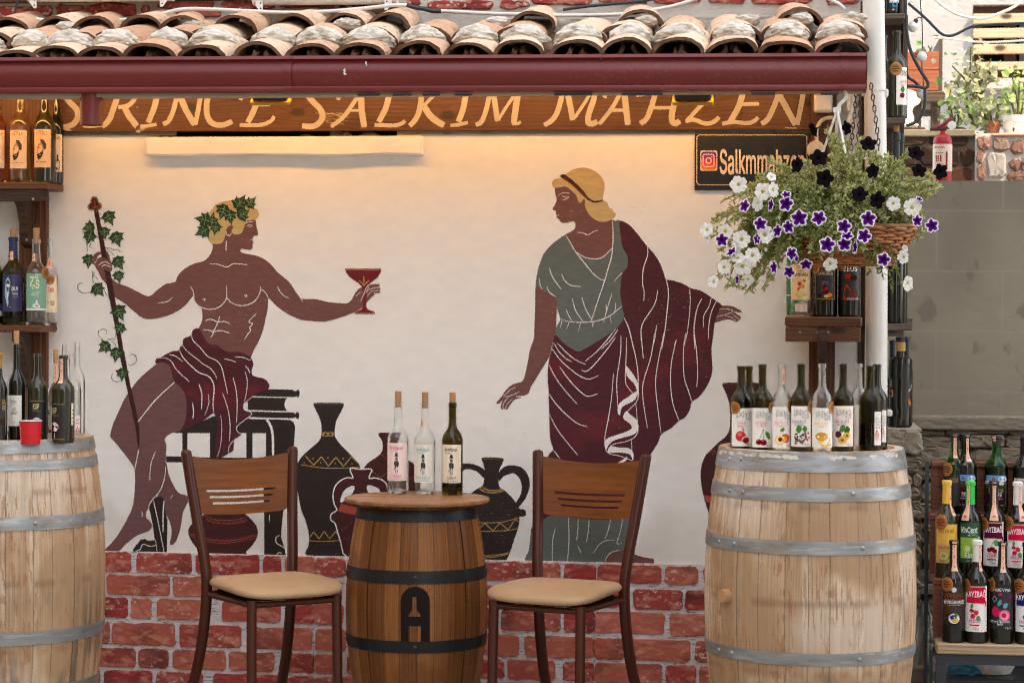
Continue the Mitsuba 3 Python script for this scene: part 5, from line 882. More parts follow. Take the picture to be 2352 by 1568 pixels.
# ================================================================ bottles
TXT = {}
def glyphs(s, bold=False):
    if (s, bold) not in TXT:
        m = meshkit.text_mesh(s, 1.0, 0.02, bold); n = m.face_normals[:, 2] > 0.9; f = m.faces[n]; u, inv = np.unique(f, return_inverse=True)
        TXT[(s, bold)] = (np.array(m.vertices)[u][:, :2], inv.reshape(-1, 3))
    return TXT[(s, bold)]
PROF = {'bordeaux': lambda r, H: [(0, 0.004), (r*0.55, 0.003), (r*0.92, 0), (r, 0.008), (r, H*0.585), (r*0.985, H*0.61), (r*0.92, H*0.64), (r*0.79, H*0.67), (r*0.63, H*0.695), (r*0.49, H*0.72), (r*0.41, H*0.75), (r*0.375, H*0.79), (r*0.355, H*0.955), (r*0.415, H*0.958), (r*0.415, H*0.99), (r*0.37, H), (r*0.28, H)],
        'jug': lambda r, H: [(0, 0.004), (r*0.92, 0), (r, 0.008), (r, H*0.66), (r*0.96, H*0.70), (r*0.82, H*0.735), (r*0.6, H*0.765), (r*0.42, H*0.79), (r*0.36, H*0.82), (r*0.35, H*0.96), (r*0.41, H*0.965), (r*0.41, H), (r*0.28, H)],
        'waisted': lambda r, H: [(0, 0.004), (r*0.9, 0), (r*0.97, 0.01), (r*0.97, H*0.205), (r*0.93, H*0.225), (r*0.94, H*0.55), (r, H*0.57), (r, H*0.735), (r*0.96, H*0.76), (r*0.7, H*0.775), (r*0.42, H*0.785), (r*0.37, H*0.82), (r*0.37, H*0.84), (r*0.40, H*0.845), (r*0.40, H), (0, H)]}
def patch(X, Y, rfun, a0, a1, z0, z1, nz=2, n=14, wob=0):
    a = np.linspace(a0, a1, n); z = np.linspace(z0, z1, nz); V = []
    for zz in z:
        for t in a: V.append([X+rfun(zz)*math.sin(t), Y-rfun(zz)*math.cos(t), zz])
    f = []
    for i in range(nz-1):
        for j_ in range(n-1): p = i*n+j_; f += [[p, p+1, p+n+1], [p, p+n+1, p+n]]
    return A(V), A(f)
BRONZE = (0.40, 0.17, 0.055)
def rprof(pr):
    zz = A([p[1] for p in pr[1:]]); rr = A([p[0] for p in pr[1:]]); o = np.argsort(zz, kind='stable'); return lambda z: float(np.interp(z, zz[o], rr[o]))
def bottle(x, ytop, zs, Y, glass, label, w=None, kind='bordeaux', H=None, cork=None, foil=None, fill=None, lab=None, strip=None, medal=None, group=None, Xw=None, turn=0.0, neck_lab=None):
    k = thing('wine_bottle', label, 'wine bottle', group)
    X = W(x, ytop, Y)[0] if Xw is None else Xw; mp = mpp(x, Y)
    H = (W(x, ytop, Y)[2]-zs) if H is None else H
    rad = 0.037 if w is None else w*mp/2
    pr = PROF[kind](rad, H); rf_ = rprof(pr); va = math.atan2(CAM[0]-X, -(CAM[1]-Y))
    gl_ = scene[glass]['type'] == 'dielectric'
    tw = T().translate([X, Y, zs])
    if gl_: pr2 = pr[:0]+[(0, 0.022), (rad*0.30, 0.016), (rad*0.55, 0.007)]+pr[2:]
    else: pr2 = pr+[(0, H)]
    if gl_:
        inn = [(max(0.001, a-0.0028), b) for a, b in pr2[2:-1] if b > 0.02]; inn = [(0, 0.0255), (rad*0.30, 0.0195), (rad*0.6, 0.0115), (inn[0][0]*0.97, 0.012)]+inn+[(rad*0.25, H-0.001)]
        pr2 = [(0, 0.020), (rad*0.30, 0.014), (rad*0.62, 0.004)]+pr2[3:]+inn[::-1]
    add('glass', lathe(pr2, 28), glass, k, smooth=45, to_world=tw)
    if gl_ and fill:
        q_ = [(0, 0.028), (rad*0.85, 0.028)]+[(rf_(z)-0.0034, z) for z in np.linspace(0.030, fill*H, 14)]+[(0, fill*H)]
        add('wine', lathe(q_, 24), 'wine', k, smooth=40, to_world=tw)
    if foil:
        col, z0 = foil; add('foil', lathe([(rf_(z)+0.0007, z) for z in np.linspace(z0*H, H*0.953, 4)]+[(rf_(0.97*H)+0.0009, 0.958*H), (rf_(0.97*H)+0.0009, 0.992*H), (rad*0.36, H+0.0006), (0, H+0.0006)], 20), 'satin', k, smooth=40, color=col, to_world=tw)
    if cork: add('cork', lathe([(0, H-0.018), (rad*0.28, H-0.018), (rad*0.29, H), (rad*0.31, H+cork*0.96), (rad*0.27, H+cork), (0, H+cork)], 16), 'cork', k, smooth=40, to_world=tw)
    if strip:
        a0, a1, z0, z1 = strip[:4]
        add('tax_strip', patch(0, 0, lambda z: rf_(z)+0.0012, va+a0, va+a1, z0*H, z1*H, 8, 5), 'satin', k, color=c(226, 178, 150), to_world=tw)
        add('tax_strip_print', cat(*[patch(0, 0, lambda z: rf_(z)+0.0017, va+(a0+a1)/2-0.12, va+(a0+a1)/2+0.12, zz, zz+0.006, 2, 3) for zz in np.linspace(z0*H+0.012, z1*H-0.02, 3)]), 'painted', k, color=c(190, 110, 90), kind='stuff', to_world=tw)
    for md in (medal or []):
        u, zf, mr = md; ctr = va+u; n = 18
        dv, df = [], []
        for ring, rr in enumerate((0, 0.55, 0.9, 1.0)):
            for i in range(n):
                t = i*2*np.pi/n; s = mr*rr*(1+0.05*(i % 2)*(ring == 3)); z_ = zf*H+s*math.sin(t); R_ = rf_(z_)+0.0022+(0.0006 if ring == 2 else 0); an = ctr+s*math.cos(t)/R_
                dv.append([R_*math.sin(an), -R_*math.cos(an), z_])
        for ring in range(3):
            for i in range(n): p, p2 = ring*n+i, ring*n+(i+1) % n; df += [[p, p2, p2+n], [p, p2+n, p+n]]
        mk = add('medal', (A(dv), A(df)), 'bronze', k, to_world=tw)
        bars = []
        for i, hw in ((1, 0.45), (0, 0.6), (-1, 0.45)): bars.append(patch(0, 0, lambda z: rf_(z)+0.0032, ctr-hw*mr/rad, ctr+hw*mr/rad, zf*H+i*mr*0.34-mr*0.07, zf*H+i*mr*0.34+mr*0.07, 2, 4))
        add('lettering', cat(*bars), 'painted', mk, color=(0.13, 0.05, 0.02), kind='stuff', to_world=tw)
    labs = lab if isinstance(lab, list) else [lab] if lab else []
    for lb_ in labs:
        z0, z1, ac, ah, col = lb_['z0']*H, lb_['z1']*H, va+lb_['a'], lb_['h'], lb_['col']
        v, f = patch(0, 0, lambda z: rf_(z)+0.0009, ac-ah, ac+ah, z0, z1, 3, 18)
        lk = add('label', (v, f), 'satin', k, color=col, to_world=tw)
        hh = z1-z0; parts = []
        for lay, it in enumerate(lb_.get('art', [])):
            kd, cc = it[0], it[-1]; dz = 0.0014+0.00012*lay
            if kd == 't':
                _, s, u, v_, th, tw_, _c = it; g, gf = glyphs(s, th >= 0.085 and s != 'ŞİRİNCE'); wd = g[:, 0].max()-g[:, 0].min()
                lw_ = 1.9*min(ah, 1.15)*rad; gx = (g[:, 0]-g[:, 0].min()-wd/2)*(tw_*lw_/wd)+u*rad*0.9; gz = z0+v_*hh+g[:, 1]*th*hh
            elif kd == 'p':
                pp = Polygon(it[1]).buffer(0); pp = pp.segmentize(0.15); g, gf = tri(pp); gx = g[:, 0]*rad; gz = z0+g[:, 1]*hh
            elif kd == 'd':
                _, u, v_, rx, ry, _c = it; t = np.arange(16)*2*np.pi/16; g = np.vstack([[[0, 0]], np.column_stack([np.cos(t)*rx, np.sin(t)*ry])]); gf = A([[0, i+1, (i+1) % 16+1] for i in range(16)]); gx = (g[:, 0]+u)*rad; gz = z0+v_*hh+g[:, 1]*rad
            elif kd == 'r':
                _, u0, u1, v0, v1, _c = it; us = np.linspace(u0, u1, 10); g = np.vstack([np.column_stack([us, us*0+v0]), np.column_stack([us, us*0+v1])]); gf = A([[i, i+1, i+11] for i in range(9)]+[[i, i+11, i+10] for i in range(9)]); gx = g[:, 0]*rad; gz = z0+g[:, 1]*hh
            gf = gf[(np.abs(gx[gf]/rad) < ah).all(1)]; lim = gx/rad; an = ac+lim; rz = A([rf_(z) for z in gz])+dz
            parts.append((np.column_stack([rz*np.sin(an), -rz*np.cos(an), gz]), gf, cc))
        parts = [x for x in parts if len(x[1])]
        if parts:
            v, f = cat(*[(a, b) for a, b, _ in parts]); col_ = np.vstack([np.tile(cc, (len(a), 1)) for a, b, cc in parts])
            n_ = np.cross(v[f[:, 1]]-v[f[:, 0]], v[f[:, 2]]-v[f[:, 0]]); out = (n_*np.column_stack([v[f[:, 0], 0], v[f[:, 0], 1], np.zeros(len(f))])).sum(1); f[out < 0] = f[out < 0][:, ::-1]
            add('print', (v, f), 'painted', lk, color=col_, kind='stuff', to_world=tw)
    return k
M['bronze'] = pri((0.42, 0.17, 0.05), 0.35, metal=0.5)
WHT, CRM, BLK = c(236, 228, 218), c(226, 210, 180), (0.012, 0.011, 0.012)
def leafp(u, v, l, ang, w=0.45):
    ca_, sa_ = math.cos(ang), math.sin(ang); pts = []
    for t in np.linspace(0, 1, 7): pts.append((t*l, w*l*0.5*math.sin(math.pi*t)))
    for t in np.linspace(1, 0, 7)[1:-1]: pts.append((t*l, -w*l*0.5*math.sin(math.pi*t)))
    return [(u+(x*ca_-y*sa_), v+(x*sa_+y*ca_)*0.42) for x, y in pts]
def antique(col, txt): return [('t', 'Antique', -0.05, 0.83, 0.085, 0.62, col), ('t', 'Vineyards', -0.32, 0.76, 0.04, 0.30, col),
    ('p', [(-0.10, 0.66), (0.16, 0.66), (0.13, 0.74), (-0.07, 0.74)], c(50, 44, 40)), ('r', -0.16, 0.22, 0.645, 0.662, c(60, 52, 46)), ('d', 0.04, 0.585, 0.13, 0.14, c(105, 94, 84)), ('d', -0.02, 0.60, 0.04, 0.04, c(40, 36, 34)), ('d', 0.04, 0.46, 0.22, 0.26, c(96, 86, 78)), ('p', [(-0.18, 0.5), (-0.08, 0.32), (0.0, 0.36), (-0.06, 0.54)], c(52, 46, 42)), ('p', [(0.12, 0.55), (0.26, 0.44), (0.16, 0.34), (0.08, 0.40)], c(58, 52, 48)), ('p', [(-0.02, 0.32), (0.02, 0.32), (0.02, 0.21), (-0.05, 0.21)], c(120, 110, 100)), ('p', [(0.10, 0.33), (0.13, 0.33), (0.16, 0.22), (0.10, 0.22)], c(120, 110, 100)), ('p', [(-0.22, 0.34), (-0.12, 0.34), (-0.16, 0.26)], c(70, 62, 56)), ('t', txt, 0.03, 0.115, 0.055, 0.42 if len(txt) < 9 else 0.66, col), ('r', -0.3, 0.35, 0.098, 0.103, col), ('t', 'Kuntra Vineyards', 0.05, 0.04, 0.03, 0.5, col)]
# --- three on the barrel table
ga = 'bottles on the barrel table'
yT = YT+0.12
bottle(q('C2', 1256, 0)[0], q('C2', 0, 590)[1], ZTT, yT, 'clear_glass', 'clear bottle with pink lettered label, leftmost on the barrel table', zw(180), cork=0.040, lab={'z0': 0.15, 'z1': 0.562, 'a': -0.17, 'h': 1.14, 'col': c(236, 214, 206), 'art': antique(c(214, 90, 120), 'Shiraz')}, group=ga)
bottle(q('C2', 1484, 0)[0], q('C2', 0, 597)[1], ZTT, yT, 'clear_glass', 'clear bottle with green lettered label, middle of the barrel table', zw(180), cork=0.040, lab={'z0': 0.135, 'z1': 0.55, 'a': -0.20, 'h': 1.12, 'col': c(228, 222, 208), 'art': antique(c(96, 168, 150), 'Bornova Misket')}, strip=(-1.2, -0.4, 0.755, 0.80), group=ga)
bottle(q('C2', 1717, 0)[0], q('C2', 0, 593)[1], ZTT, yT, 'green_glass', 'dark bottle with cream label and cork, rightmost on the barrel table', zw(180), cork=0.037, fill=0.48, lab={'z0': 0.135, 'z1': 0.55, 'a': -0.12, 'h': 1.06, 'col': c(228, 214, 190), 'art': antique(c(96, 74, 56), 'Cardinal')}, group=ga)
# --- fruit wines on the right barrel
def fruit(name, col, kind, eng, dx=0.0):
    a = [('t', 'ŞİRİNCE', 0.12+dx, 0.77, 0.13, 0.70, c(96, 92, 88)), ('t', 'Beyeylk', 0.62+dx, 0.70, 0.06, 0.30, c(70, 66, 64)), ('t', name, -0.12+dx, 0.575, 0.075, min(0.62, 0.115*len(name)), col), ('t', eng, -0.1+dx, 0.515, 0.045, 0.40, col), ('t', 'Alc. %10', 0.75+dx, 0.03, 0.05, 0.22, c(90, 84, 80))]
    g1, g2 = c(74, 128, 52), c(52, 98, 40)
    if kind == 'pom': a += [('d', -0.2, 0.27, 0.48, 0.48, c(200, 52, 62)), ('d', -0.28, 0.32, 0.22, 0.2, c(226, 110, 110)), ('p', [(-0.1, 0.44), (0.0, 0.52), (0.05, 0.44), (0.12, 0.50), (0.1, 0.4)], c(205, 70, 60)), ('d', 0.28, 0.17, 0.40, 0.36, c(226, 200, 160)), ('d', 0.28, 0.16, 0.31, 0.28, c(120, 22, 34)), ('d', 0.22, 0.2, 0.09, 0.09, c(180, 50, 60)), ('d', 0.36, 0.12, 0.09, 0.09, c(170, 44, 54))]
    if kind == 'cherry': a += [('p', leafp(0.25, 0.42, 0.75, -0.75), g1), ('p', [(-0.3, 0.2), (-0.27, 0.2), (0.15, 0.47), (0.12, 0.48)], g2), ('p', [(0.1, 0.2), (0.13, 0.2), (0.16, 0.48), (0.13, 0.48)], g2), ('d', -0.32, 0.14, 0.27, 0.25, c(104, 14, 30)), ('d', 0.12, 0.13, 0.29, 0.28, c(128, 16, 34)), ('d', -0.38, 0.18, 0.08, 0.07, c(200, 110, 120)), ('d', 0.06, 0.17, 0.08, 0.07, c(210, 120, 130))]
    if kind == 'peach': a += [('p', leafp(-0.2, 0.42, 0.5, 0.25), g1), ('d', 0.32, 0.24, 0.42, 0.46, c(214, 84, 44)), ('d', 0.22, 0.22, 0.25, 0.3, c(232, 150, 60)), ('d', -0.2, 0.20, 0.5, 0.48, c(236, 196, 110)), ('d', -0.2, 0.20, 0.44, 0.42, c(244, 218, 150)), ('d', -0.18, 0.21, 0.18, 0.22, c(110, 34, 28))]
    if kind == 'berry':
        a += [('p', leafp(-0.5, 0.42, 0.6, 0.1, 0.8), g1), ('p', leafp(0.1, 0.43, 0.5, 0.1, 0.8), g1)]
        r = np.random.default_rng(3)
        for u, v, cl in ((-0.42, 0.2, (60, 30, 42)), (0.1, 0.2, (66, 28, 44)), (0.48, 0.27, (160, 40, 60))):
            for _ in range(16): t, s = r.uniform(0, 6.3), math.sqrt(r.uniform(0, 1)); a.append(('d', u+0.24*s*math.cos(t), v+0.13*s*math.sin(t), 0.075, 0.07, c(*cl)*r.uniform(0.5, 1.5)))
    if kind == 'melon': a += [('d', -0.05, 0.28, 0.58, 0.40, c(214, 150, 44)), ('p', [(-0.45, 0.18), (0.5, 0.36), (0.55, 0.28), (-0.2, 0.08)], c(240, 200, 110)), ('d', 0.0, 0.24, 0.30, 0.1, c(226, 170, 70)), ('p', [(-0.1, 0.12), (0.25, 0.06), (0.6, 0.12), (0.75, 0.25), (0.78, 0.16), (0.6, 0.03), (0.2, -0.0), (-0.1, 0.05)], c(236, 190, 96))]
    if kind == 'plum': a += [('p', leafp(-0.3, 0.38, 0.6, 0.55, 0.7), g1), ('p', leafp(0.1, 0.38, 0.6, 0.2, 0.8), g2), ('d', -0.42, 0.30, 0.30, 0.32, c(92, 38, 58)), ('d', -0.05, 0.16, 0.42, 0.34, c(224, 180, 84)), ('d', 0.35, 0.27, 0.34, 0.32, c(220, 176, 84)), ('d', -0.05, 0.16, 0.16, 0.13, c(150, 90, 50)), ('d', 0.35, 0.27, 0.13, 0.12, c(140, 84, 46))]
    return a
gr_ = 'fruit wine bottles on the right barrel'; ZB_ = HB-0.012
def yarc(x, off=0.0):
    u = W(x, 1000, YBR)[0]-XBR; return YBR-math.sqrt(max(0.0, 0.262**2-u*u))+off
def fb(t, cx, ty, w, glass, lbl, fr=None, off=0.0, fill=None, a=0.0, h=1.15, z=(0.065, 0.51), med=None, strip=None, col=WHT):
    x, y = q(t, cx, ty); Y = yarc(x, off); la = [{'z0': z[0], 'z1': z[1], 'a': a, 'h': h, 'col': col, 'art': fr}] if fr else None
    return bottle(x, y, ZB_, Y, glass, lbl, zw(w), fill=fill, lab=la, medal=med, strip=strip, group=gr_)
fb('C3', 2112, 282, 165, 'green_glass', 'dark green bottle half hidden behind the pomegranate one', fruit('BÖĞÜRTLEN', c(90, 60, 90), 'berry', 'Blackberry', -0.1), 0.10, 0.40, 0.35)
fb('C3', 2046, 283, 182, 'green_glass', 'green bottle with pomegranate label, leftmost on the right barrel', fruit('NAR', c(206, 60, 72), 'pom', 'Pomegranate'), 0.0, 0.44, 0.18, med=[(-0.62, 0.515, 0.020)])
fb('C4', 115, 268, 178, 'green_glass', 'green bottle with cherry label on the right barrel', fruit('VİŞNE', c(190, 40, 60), 'cherry', 'Sour Cherry', 0.05), 0.03, 0.40, 0.02, med=[(1.15, 0.515, 0.02)])
fb('C4', 280, 268, 168, 'clear_glass', 'clear bottle with peach label on the right barrel', fruit('ŞEFTALİ', c(230, 120, 100), 'peach', 'Peach', 0.02), 0.0, None, 0.05, med=[(1.15, 0.535, 0.02)], strip=(0.1, 0.8, 0.78, 0.95), z=(0.075, 0.53))
fb('C4', 443, 265, 178, 'green_glass', 'dark green bottle with black mulberry label on the right barrel', fruit('KARADUT', c(70, 44, 84), 'berry', 'Black Mulberry', -0.1), 0.0, 0.50, 0.02, med=[(1.18, 0.53, 0.02)], z=(0.095, 0.54))
fb('C4', 622, 262, 182, 'clear_glass', 'clear bottle with melon label on the right barrel', fruit('KAVUN', c(240, 170, 60), 'melon', 'Melon', -0.02), 0.0, None, 0.03, med=[(1.15, 0.52, 0.02)], z=(0.085, 0.52))
fb('C4', 800, 264, 180, 'green_glass', 'green bottle with plum label on the right barrel', fruit('MÜRDÜM ERİĞİ', c(110, 62, 120), 'plum', 'Damson Plum', 0.0), 0.02, 0.40, 0.0, z=(0.095, 0.54), col=c(240, 224, 210))
fb('C4', 932, 260, 172, 'clear_glass', 'clear bottle with orange fruit label edge, beside the plum one', [('t', 'CE', -0.15, 0.77, 0.13, 0.25, c(96, 92, 88)), ('t', 'ylk', -0.35, 0.66, 0.06, 0.2, c(70, 66, 64)), ('d', -0.3, 0.4, 0.10, 0.16, c(120, 30, 40)), ('d', -0.45, 0.12, 0.12, 0.14, c(226, 160, 60))], 0.07, None, -0.45, 0.75, z=(0.095, 0.54), col=c(238, 222, 208))
bk = [('t', 'VINCENT', 0.0, 0.90, 0.05, 0.22, c(120, 116, 112))]+[('r', -0.36, 0.30+0.1*((i*7) % 3-1), 0.50+i*0.045, 0.512+i*0.045, c(150, 144, 140)) for i in range(8)]+[('p', [(-0.36, 0.30), (0.06, 0.30), (-0.15, 0.47)], c(190, 40, 40)), ('p', [(-0.25, 0.325), (-0.05, 0.325), (-0.15, 0.42)], WHT), ('t', '18+', -0.15, 0.335, 0.035, 0.06, BLK), ('r', -0.36, 0.1, 0.17, 0.185, c(190, 40, 40)), ('r', -0.36, 0.1, 0.24, 0.255, c(190, 40, 40)), ('t', 'Alc. %12', -0.13, 0.08, 0.035, 0.12, c(110, 104, 100))]
fb('C4', 1085, 266, 180, 'dark_glass', 'black bottle with back label, hindmost at the right end of barrel', bk, 0.12, None, 0.72, 0.34, z=(0.11, 0.475))
fb('C4', 1030, 281, 198, 'green_glass', 'dark green bottle turned backwards with white back label and torn label edge', bk, 0.01, 0.34, 0.75, 0.38, z=(0.105, 0.485))
k = [x for x in scene if x.startswith('wine_bottle') and x.endswith('__glass')][-1].rsplit('__', 1)[0]
# --- left barrel
gL = 'bottles on the left barrel'; ZL_ = HL-0.012
def lbt(t, cx, ty, w, glass, lbl, off=0.0, **kw):
    x, y = q(t, cx, ty); u = W(x, 1000, YBL)[0]-XBL; Y = YBL-math.sqrt(max(0.0, 0.262**2-u*u))*0.9+off
    return bottle(x, y, ZL_, Y, glass, lbl, zw(w), group=gL, **kw)
kup = lambda dx: [('r', -1.0+dx, 0.9+dx, 0.965, 0.975, c(190, 170, 110)), ('r', -1.0+dx, 0.9+dx, 0.02, 0.03, c(190, 170, 110)), ('t', 'KUP', -0.12+dx, 0.72, 0.16, 0.36, c(206, 190, 130)), ('r', -0.5+dx, 0.4+dx, 0.66, 0.67, c(150, 140, 100)), ('d', -0.05+dx, 0.36, 0.42, 0.42, c(222, 212, 206)), ('p', [(-0.42+dx, 0.38), (0.33+dx, 0.38), (0.25+dx, 0.24), (-0.05+dx, 0.17), (-0.33+dx, 0.24)], c(70, 10, 20)), ('p', [(-0.07+dx, 0.2), (-0.01+dx, 0.2), (0.0+dx, 0.06), (-0.1+dx, 0.06)], c(222, 212, 206))]
lbt('C1', -5, 172, 130, 'dark_glass', 'black bottle with gold lettered label cut by the left edge', 0.0, foil=(c(150, 110, 40), 0.83), lab={'z0': 0.06, 'z1': 0.50, 'a': 0.25, 'h': 0.85, 'col': (0.02, 0.017, 0.015), 'art': [('t', 'CA', 0.35, 0.86, 0.10, 0.25, c(190, 150, 80)), ('t', 'RE', 0.4, 0.70, 0.12, 0.28, c(190, 150, 80)), ('r', 0.6, 0.66, 0.1, 0.9, c(190, 150, 80)), ('d', 0.2, 0.42, 0.4, 0.4, c(60, 44, 26))]})
lbt('C1', 140, 95, 150, 'dark_glass', 'tall black bottle with cork and white late harvest label', 0.06, cork=0.045, lab={'z0': 0.17, 'z1': 0.48, 'a': -0.25, 'h': 0.85, 'col': c(214, 208, 196), 'art': [('t', 'Passione', -0.1, 0.76, 0.10, 0.42, c(120, 110, 100)), ('r', -0.5, 0.4, 0.72, 0.725, c(120, 110, 100)), ('t', 'LATE', 0.02, 0.50, 0.085, 0.26, c(110, 70, 60)), ('t', 'HARVEST', 0.0, 0.38, 0.085, 0.48, c(110, 70, 60)), ('t', 'İzmir', 0.0, 0.10, 0.04, 0.2, c(120, 110, 100))]})
lbt('C1', 322, 178, 172, 'olive_glass', 'dusty olive bottle with black goblet label behind the red cup', 0.05, lab={'z0': 0.10, 'z1': 0.485, 'a': -0.03, 'h': 0.85, 'col': (0.012, 0.011, 0.012), 'art': kup(-0.05)})
lbt('C1', 605, 188, 165, 'clear_glass', 'clear bottle with warning label behind the right olive bottle', 0.10, lab={'z0': 0.0+0.02, 'z1': 0.29, 'a': 0.72, 'h': 0.33, 'col': c(232, 214, 204), 'art': [('p', [(-0.26, 0.30), (0.18, 0.30), (-0.04, 0.52)], c(190, 60, 60)), ('p', [(-0.16, 0.33), (0.08, 0.33), (-0.04, 0.46)], WHT), ('r', -0.28, 0.22, 0.18, 0.2, c(190, 60, 60)), ('r', -0.28, 0.22, 0.66, 0.69, c(190, 90, 80)), ('r', -0.28, 0.22, 0.80, 0.83, c(190, 90, 80))]})
lbt('C1', 652, 76, 135, 'clear_glass', 'tallest clear empty bottle at the back right of left barrel', 0.15)
lbt('C1', 540, 100, 120, 'clear_glass', 'clear empty bottle whose neck shows above the right olive bottle', 0.16)
lbt('C1', 472, 238, 150, 'clear_glass', 'clear corked bottle with narrow cream label left of the olive bottle', 0.07, cork=0.040, strip=(-0.9, 0.7, 0.74, 0.97), lab={'z0': 0.03, 'z1': 0.45, 'a': -0.85, 'h': 0.5, 'col': c(236, 222, 200), 'art': [('t', 'MAT', 0.0, 0.72, 0.16, 0.62, c(60, 54, 50)), ('t', 'Nar', 0.02, 0.60, 0.07, 0.3, c(200, 80, 70)), ('d', -0.1, 0.32, 0.2, 0.2, c(190, 60, 60)), ('d', 0.2, 0.24, 0.2, 0.2, c(150, 30, 40))]})
lbt('C1', 537, 190, 188, 'olive_glass', 'olive bottle with gold bordered goblet label at the right of left barrel', -0.03, strip=(-0.75, -0.1, 0.68, 0.96), lab=[{'z0': 0.035, 'z1': 0.455, 'a': -0.50, 'h': 0.70, 'col': (0.012, 0.011, 0.012), 'art': kup(-0.28)}, {'z0': 0.02, 'z1': 0.455, 'a': 0.92, 'h': 0.16, 'col': c(226, 214, 186), 'art': [('r', -0.1, 0.1, 0.1+i*0.1, 0.13+i*0.1, c(120, 104, 84)) for i in range(8)]}])
xc_, yc_ = q('C1', 258, 745); Ycup = YBL-0.245; cw = zw(96)*mpp(xc_, Ycup); HCUP = W(xc_, yc_, Ycup)[2]-ZL_
cup = thing('paper_cup', 'small red paper cup with white vertical lettering on left barrel', 'cup')
oX = W(xc_, yc_, Ycup)[0]; twc = T().translate([oX, Ycup, ZL_])
add('body', lathe([(0, 0.003), (cw*0.84, 0.003), (cw*0.86, 0), (cw*0.99, HCUP*0.98), (cw*1.02, HCUP*0.985), (cw*1.02, HCUP), (cw*0.96, HCUP), (cw*0.82, 0.006), (0, 0.006)], 32), 'satin', cup, smooth=40, color=c(196, 14, 26), to_world=twc)
add('rim', lathe([(cw*0.955, HCUP*0.95), (cw*0.955, HCUP+0.001), (cw*1.02, HCUP+0.001), (cw*1.03, HCUP*0.985)], 32), 'satin', cup, smooth=40, color=(0.7, 0.66, 0.6), to_world=twc)
g, gf = glyphs('NESCAFÉ'); wd = g[:, 0].max(); va = math.atan2(CAM[0]-oX, -(CAM[1]-Ycup)); zz = HCUP*0.05+g[:, 0]/wd*HCUP*0.9; an = va-1.12-(g[:, 1]-0.5)*0.16
rz = cw*(0.86+0.13*zz/HCUP)+0.001; add('lettering', (np.column_stack([rz*np.sin(an), -rz*np.cos(an), zz]), gf), 'painted', cup, color=(0.75, 0.72, 0.7), to_world=twc)

# ================================================================ shelves on the left
def wboard(name, parent, bx_, pal, along='x', seed=0.0):
    v, f = bx_; zc_ = v.mean(0)
    uv = np.column_stack([10*pal+(v[:, 2]-zc_[2])+(v[:, 1]-zc_[1]), v[:, 0]+seed]) if along == 'x' else np.column_stack([10*pal+(v[:, 0]-zc_[0])+(v[:, 1]-zc_[1]), v[:, 2]+seed])
    return add(name, (v, f), 'wood', parent, uv=uv)
ls = thing('bottle_shelf', 'dark wooden bracket shelf with two boards of bottles at the left', 'shelf')
YS = -0.12
wboard('post', ls, boxD(q('B1', 160, 0)[0], 300, q('B1', 345, 0)[0], 1010, -0.045, 0.045, 0.002), 0, 'z')
wboard('post', ls, boxD(q('B1', 345, 0)[0]+0.5, 300, q('B1', 395, 0)[0], 1010, -0.028, 0.028, 0.002), 1, 'z', 0.7)
ZS1, ZS2 = W(80, q('B1', 0, 152)[1], YS-0.03)[2], W(80, q('B1', 0, 1358)[1], YS-0.03)[2]
x1a, x2a = W(q('B1', 402, 0)[0], 440, YS-0.09)[0], W(q('B1', 345, 0)[0], 755, YS-0.09)[0]
wboard('board', ls, box(-2.9, x1a, YS-0.09, -0.02, ZS1-0.028, ZS1, 0.004), 0)
wboard('apron', ls, box(-2.9, x1a-0.003, YS-0.082, YS-0.06, ZS1-0.072, ZS1-0.0285, 0.002), 4, 'x', 0.5)
wboard('board', ls, box(-2.9, x2a, YS-0.09, -0.02, ZS2-0.026, ZS2, 0.004), 0, 'x', 1.3)
for zt, sgn in ((ZS1-0.029, 0), (ZS2-0.027, 0)):
    xb = W(q('B1', 205, 0)[0], 480, -0.1)[0]
    pts = [(0, 0), (-0.19, 0), (-0.19, -0.03), (-0.13, -0.06), (-0.08, -0.13), (-0.05, -0.20), (0, -0.215)]
    P = trimesh.creation.extrude_polygon(Polygon(pts), 0.032, engine='earcut'); v, f = tm(P); v = np.column_stack([xb-0.016+v[:, 2], -0.046+v[:, 0]*0.75, zt-0.0+v[:, 1]])
    add('bracket', (v, f[:, ::-1]), 'wood', ls, uv=np.column_stack([40+v[:, 1], v[:, 2]]))
for t, x, y, Y in (('B1', 281, 289, YS-0.083), ('B1', 225, 634, -0.11)):
    o = W(*q(t, x, y), Y); add('screw', lathe([(0.005, 0), (0.005, 0.001), (0.002, 0.002), (0, 0.0012)], 10), 'galvanised', ls, to_world=T().translate([o[0], Y-0.001, o[2]]).rotate([1, 0, 0], 90))
g1, g2 = 'bottles on the upper left shelf', 'bottles on the lower left shelf'
def sbt(t, cx, ty, w, glass, lbl, z, Y, grp, **kw):
    x, y = q(t, cx, ty); return bottle(x, y, z, Y, glass, lbl, zw(w), group=grp, **kw)
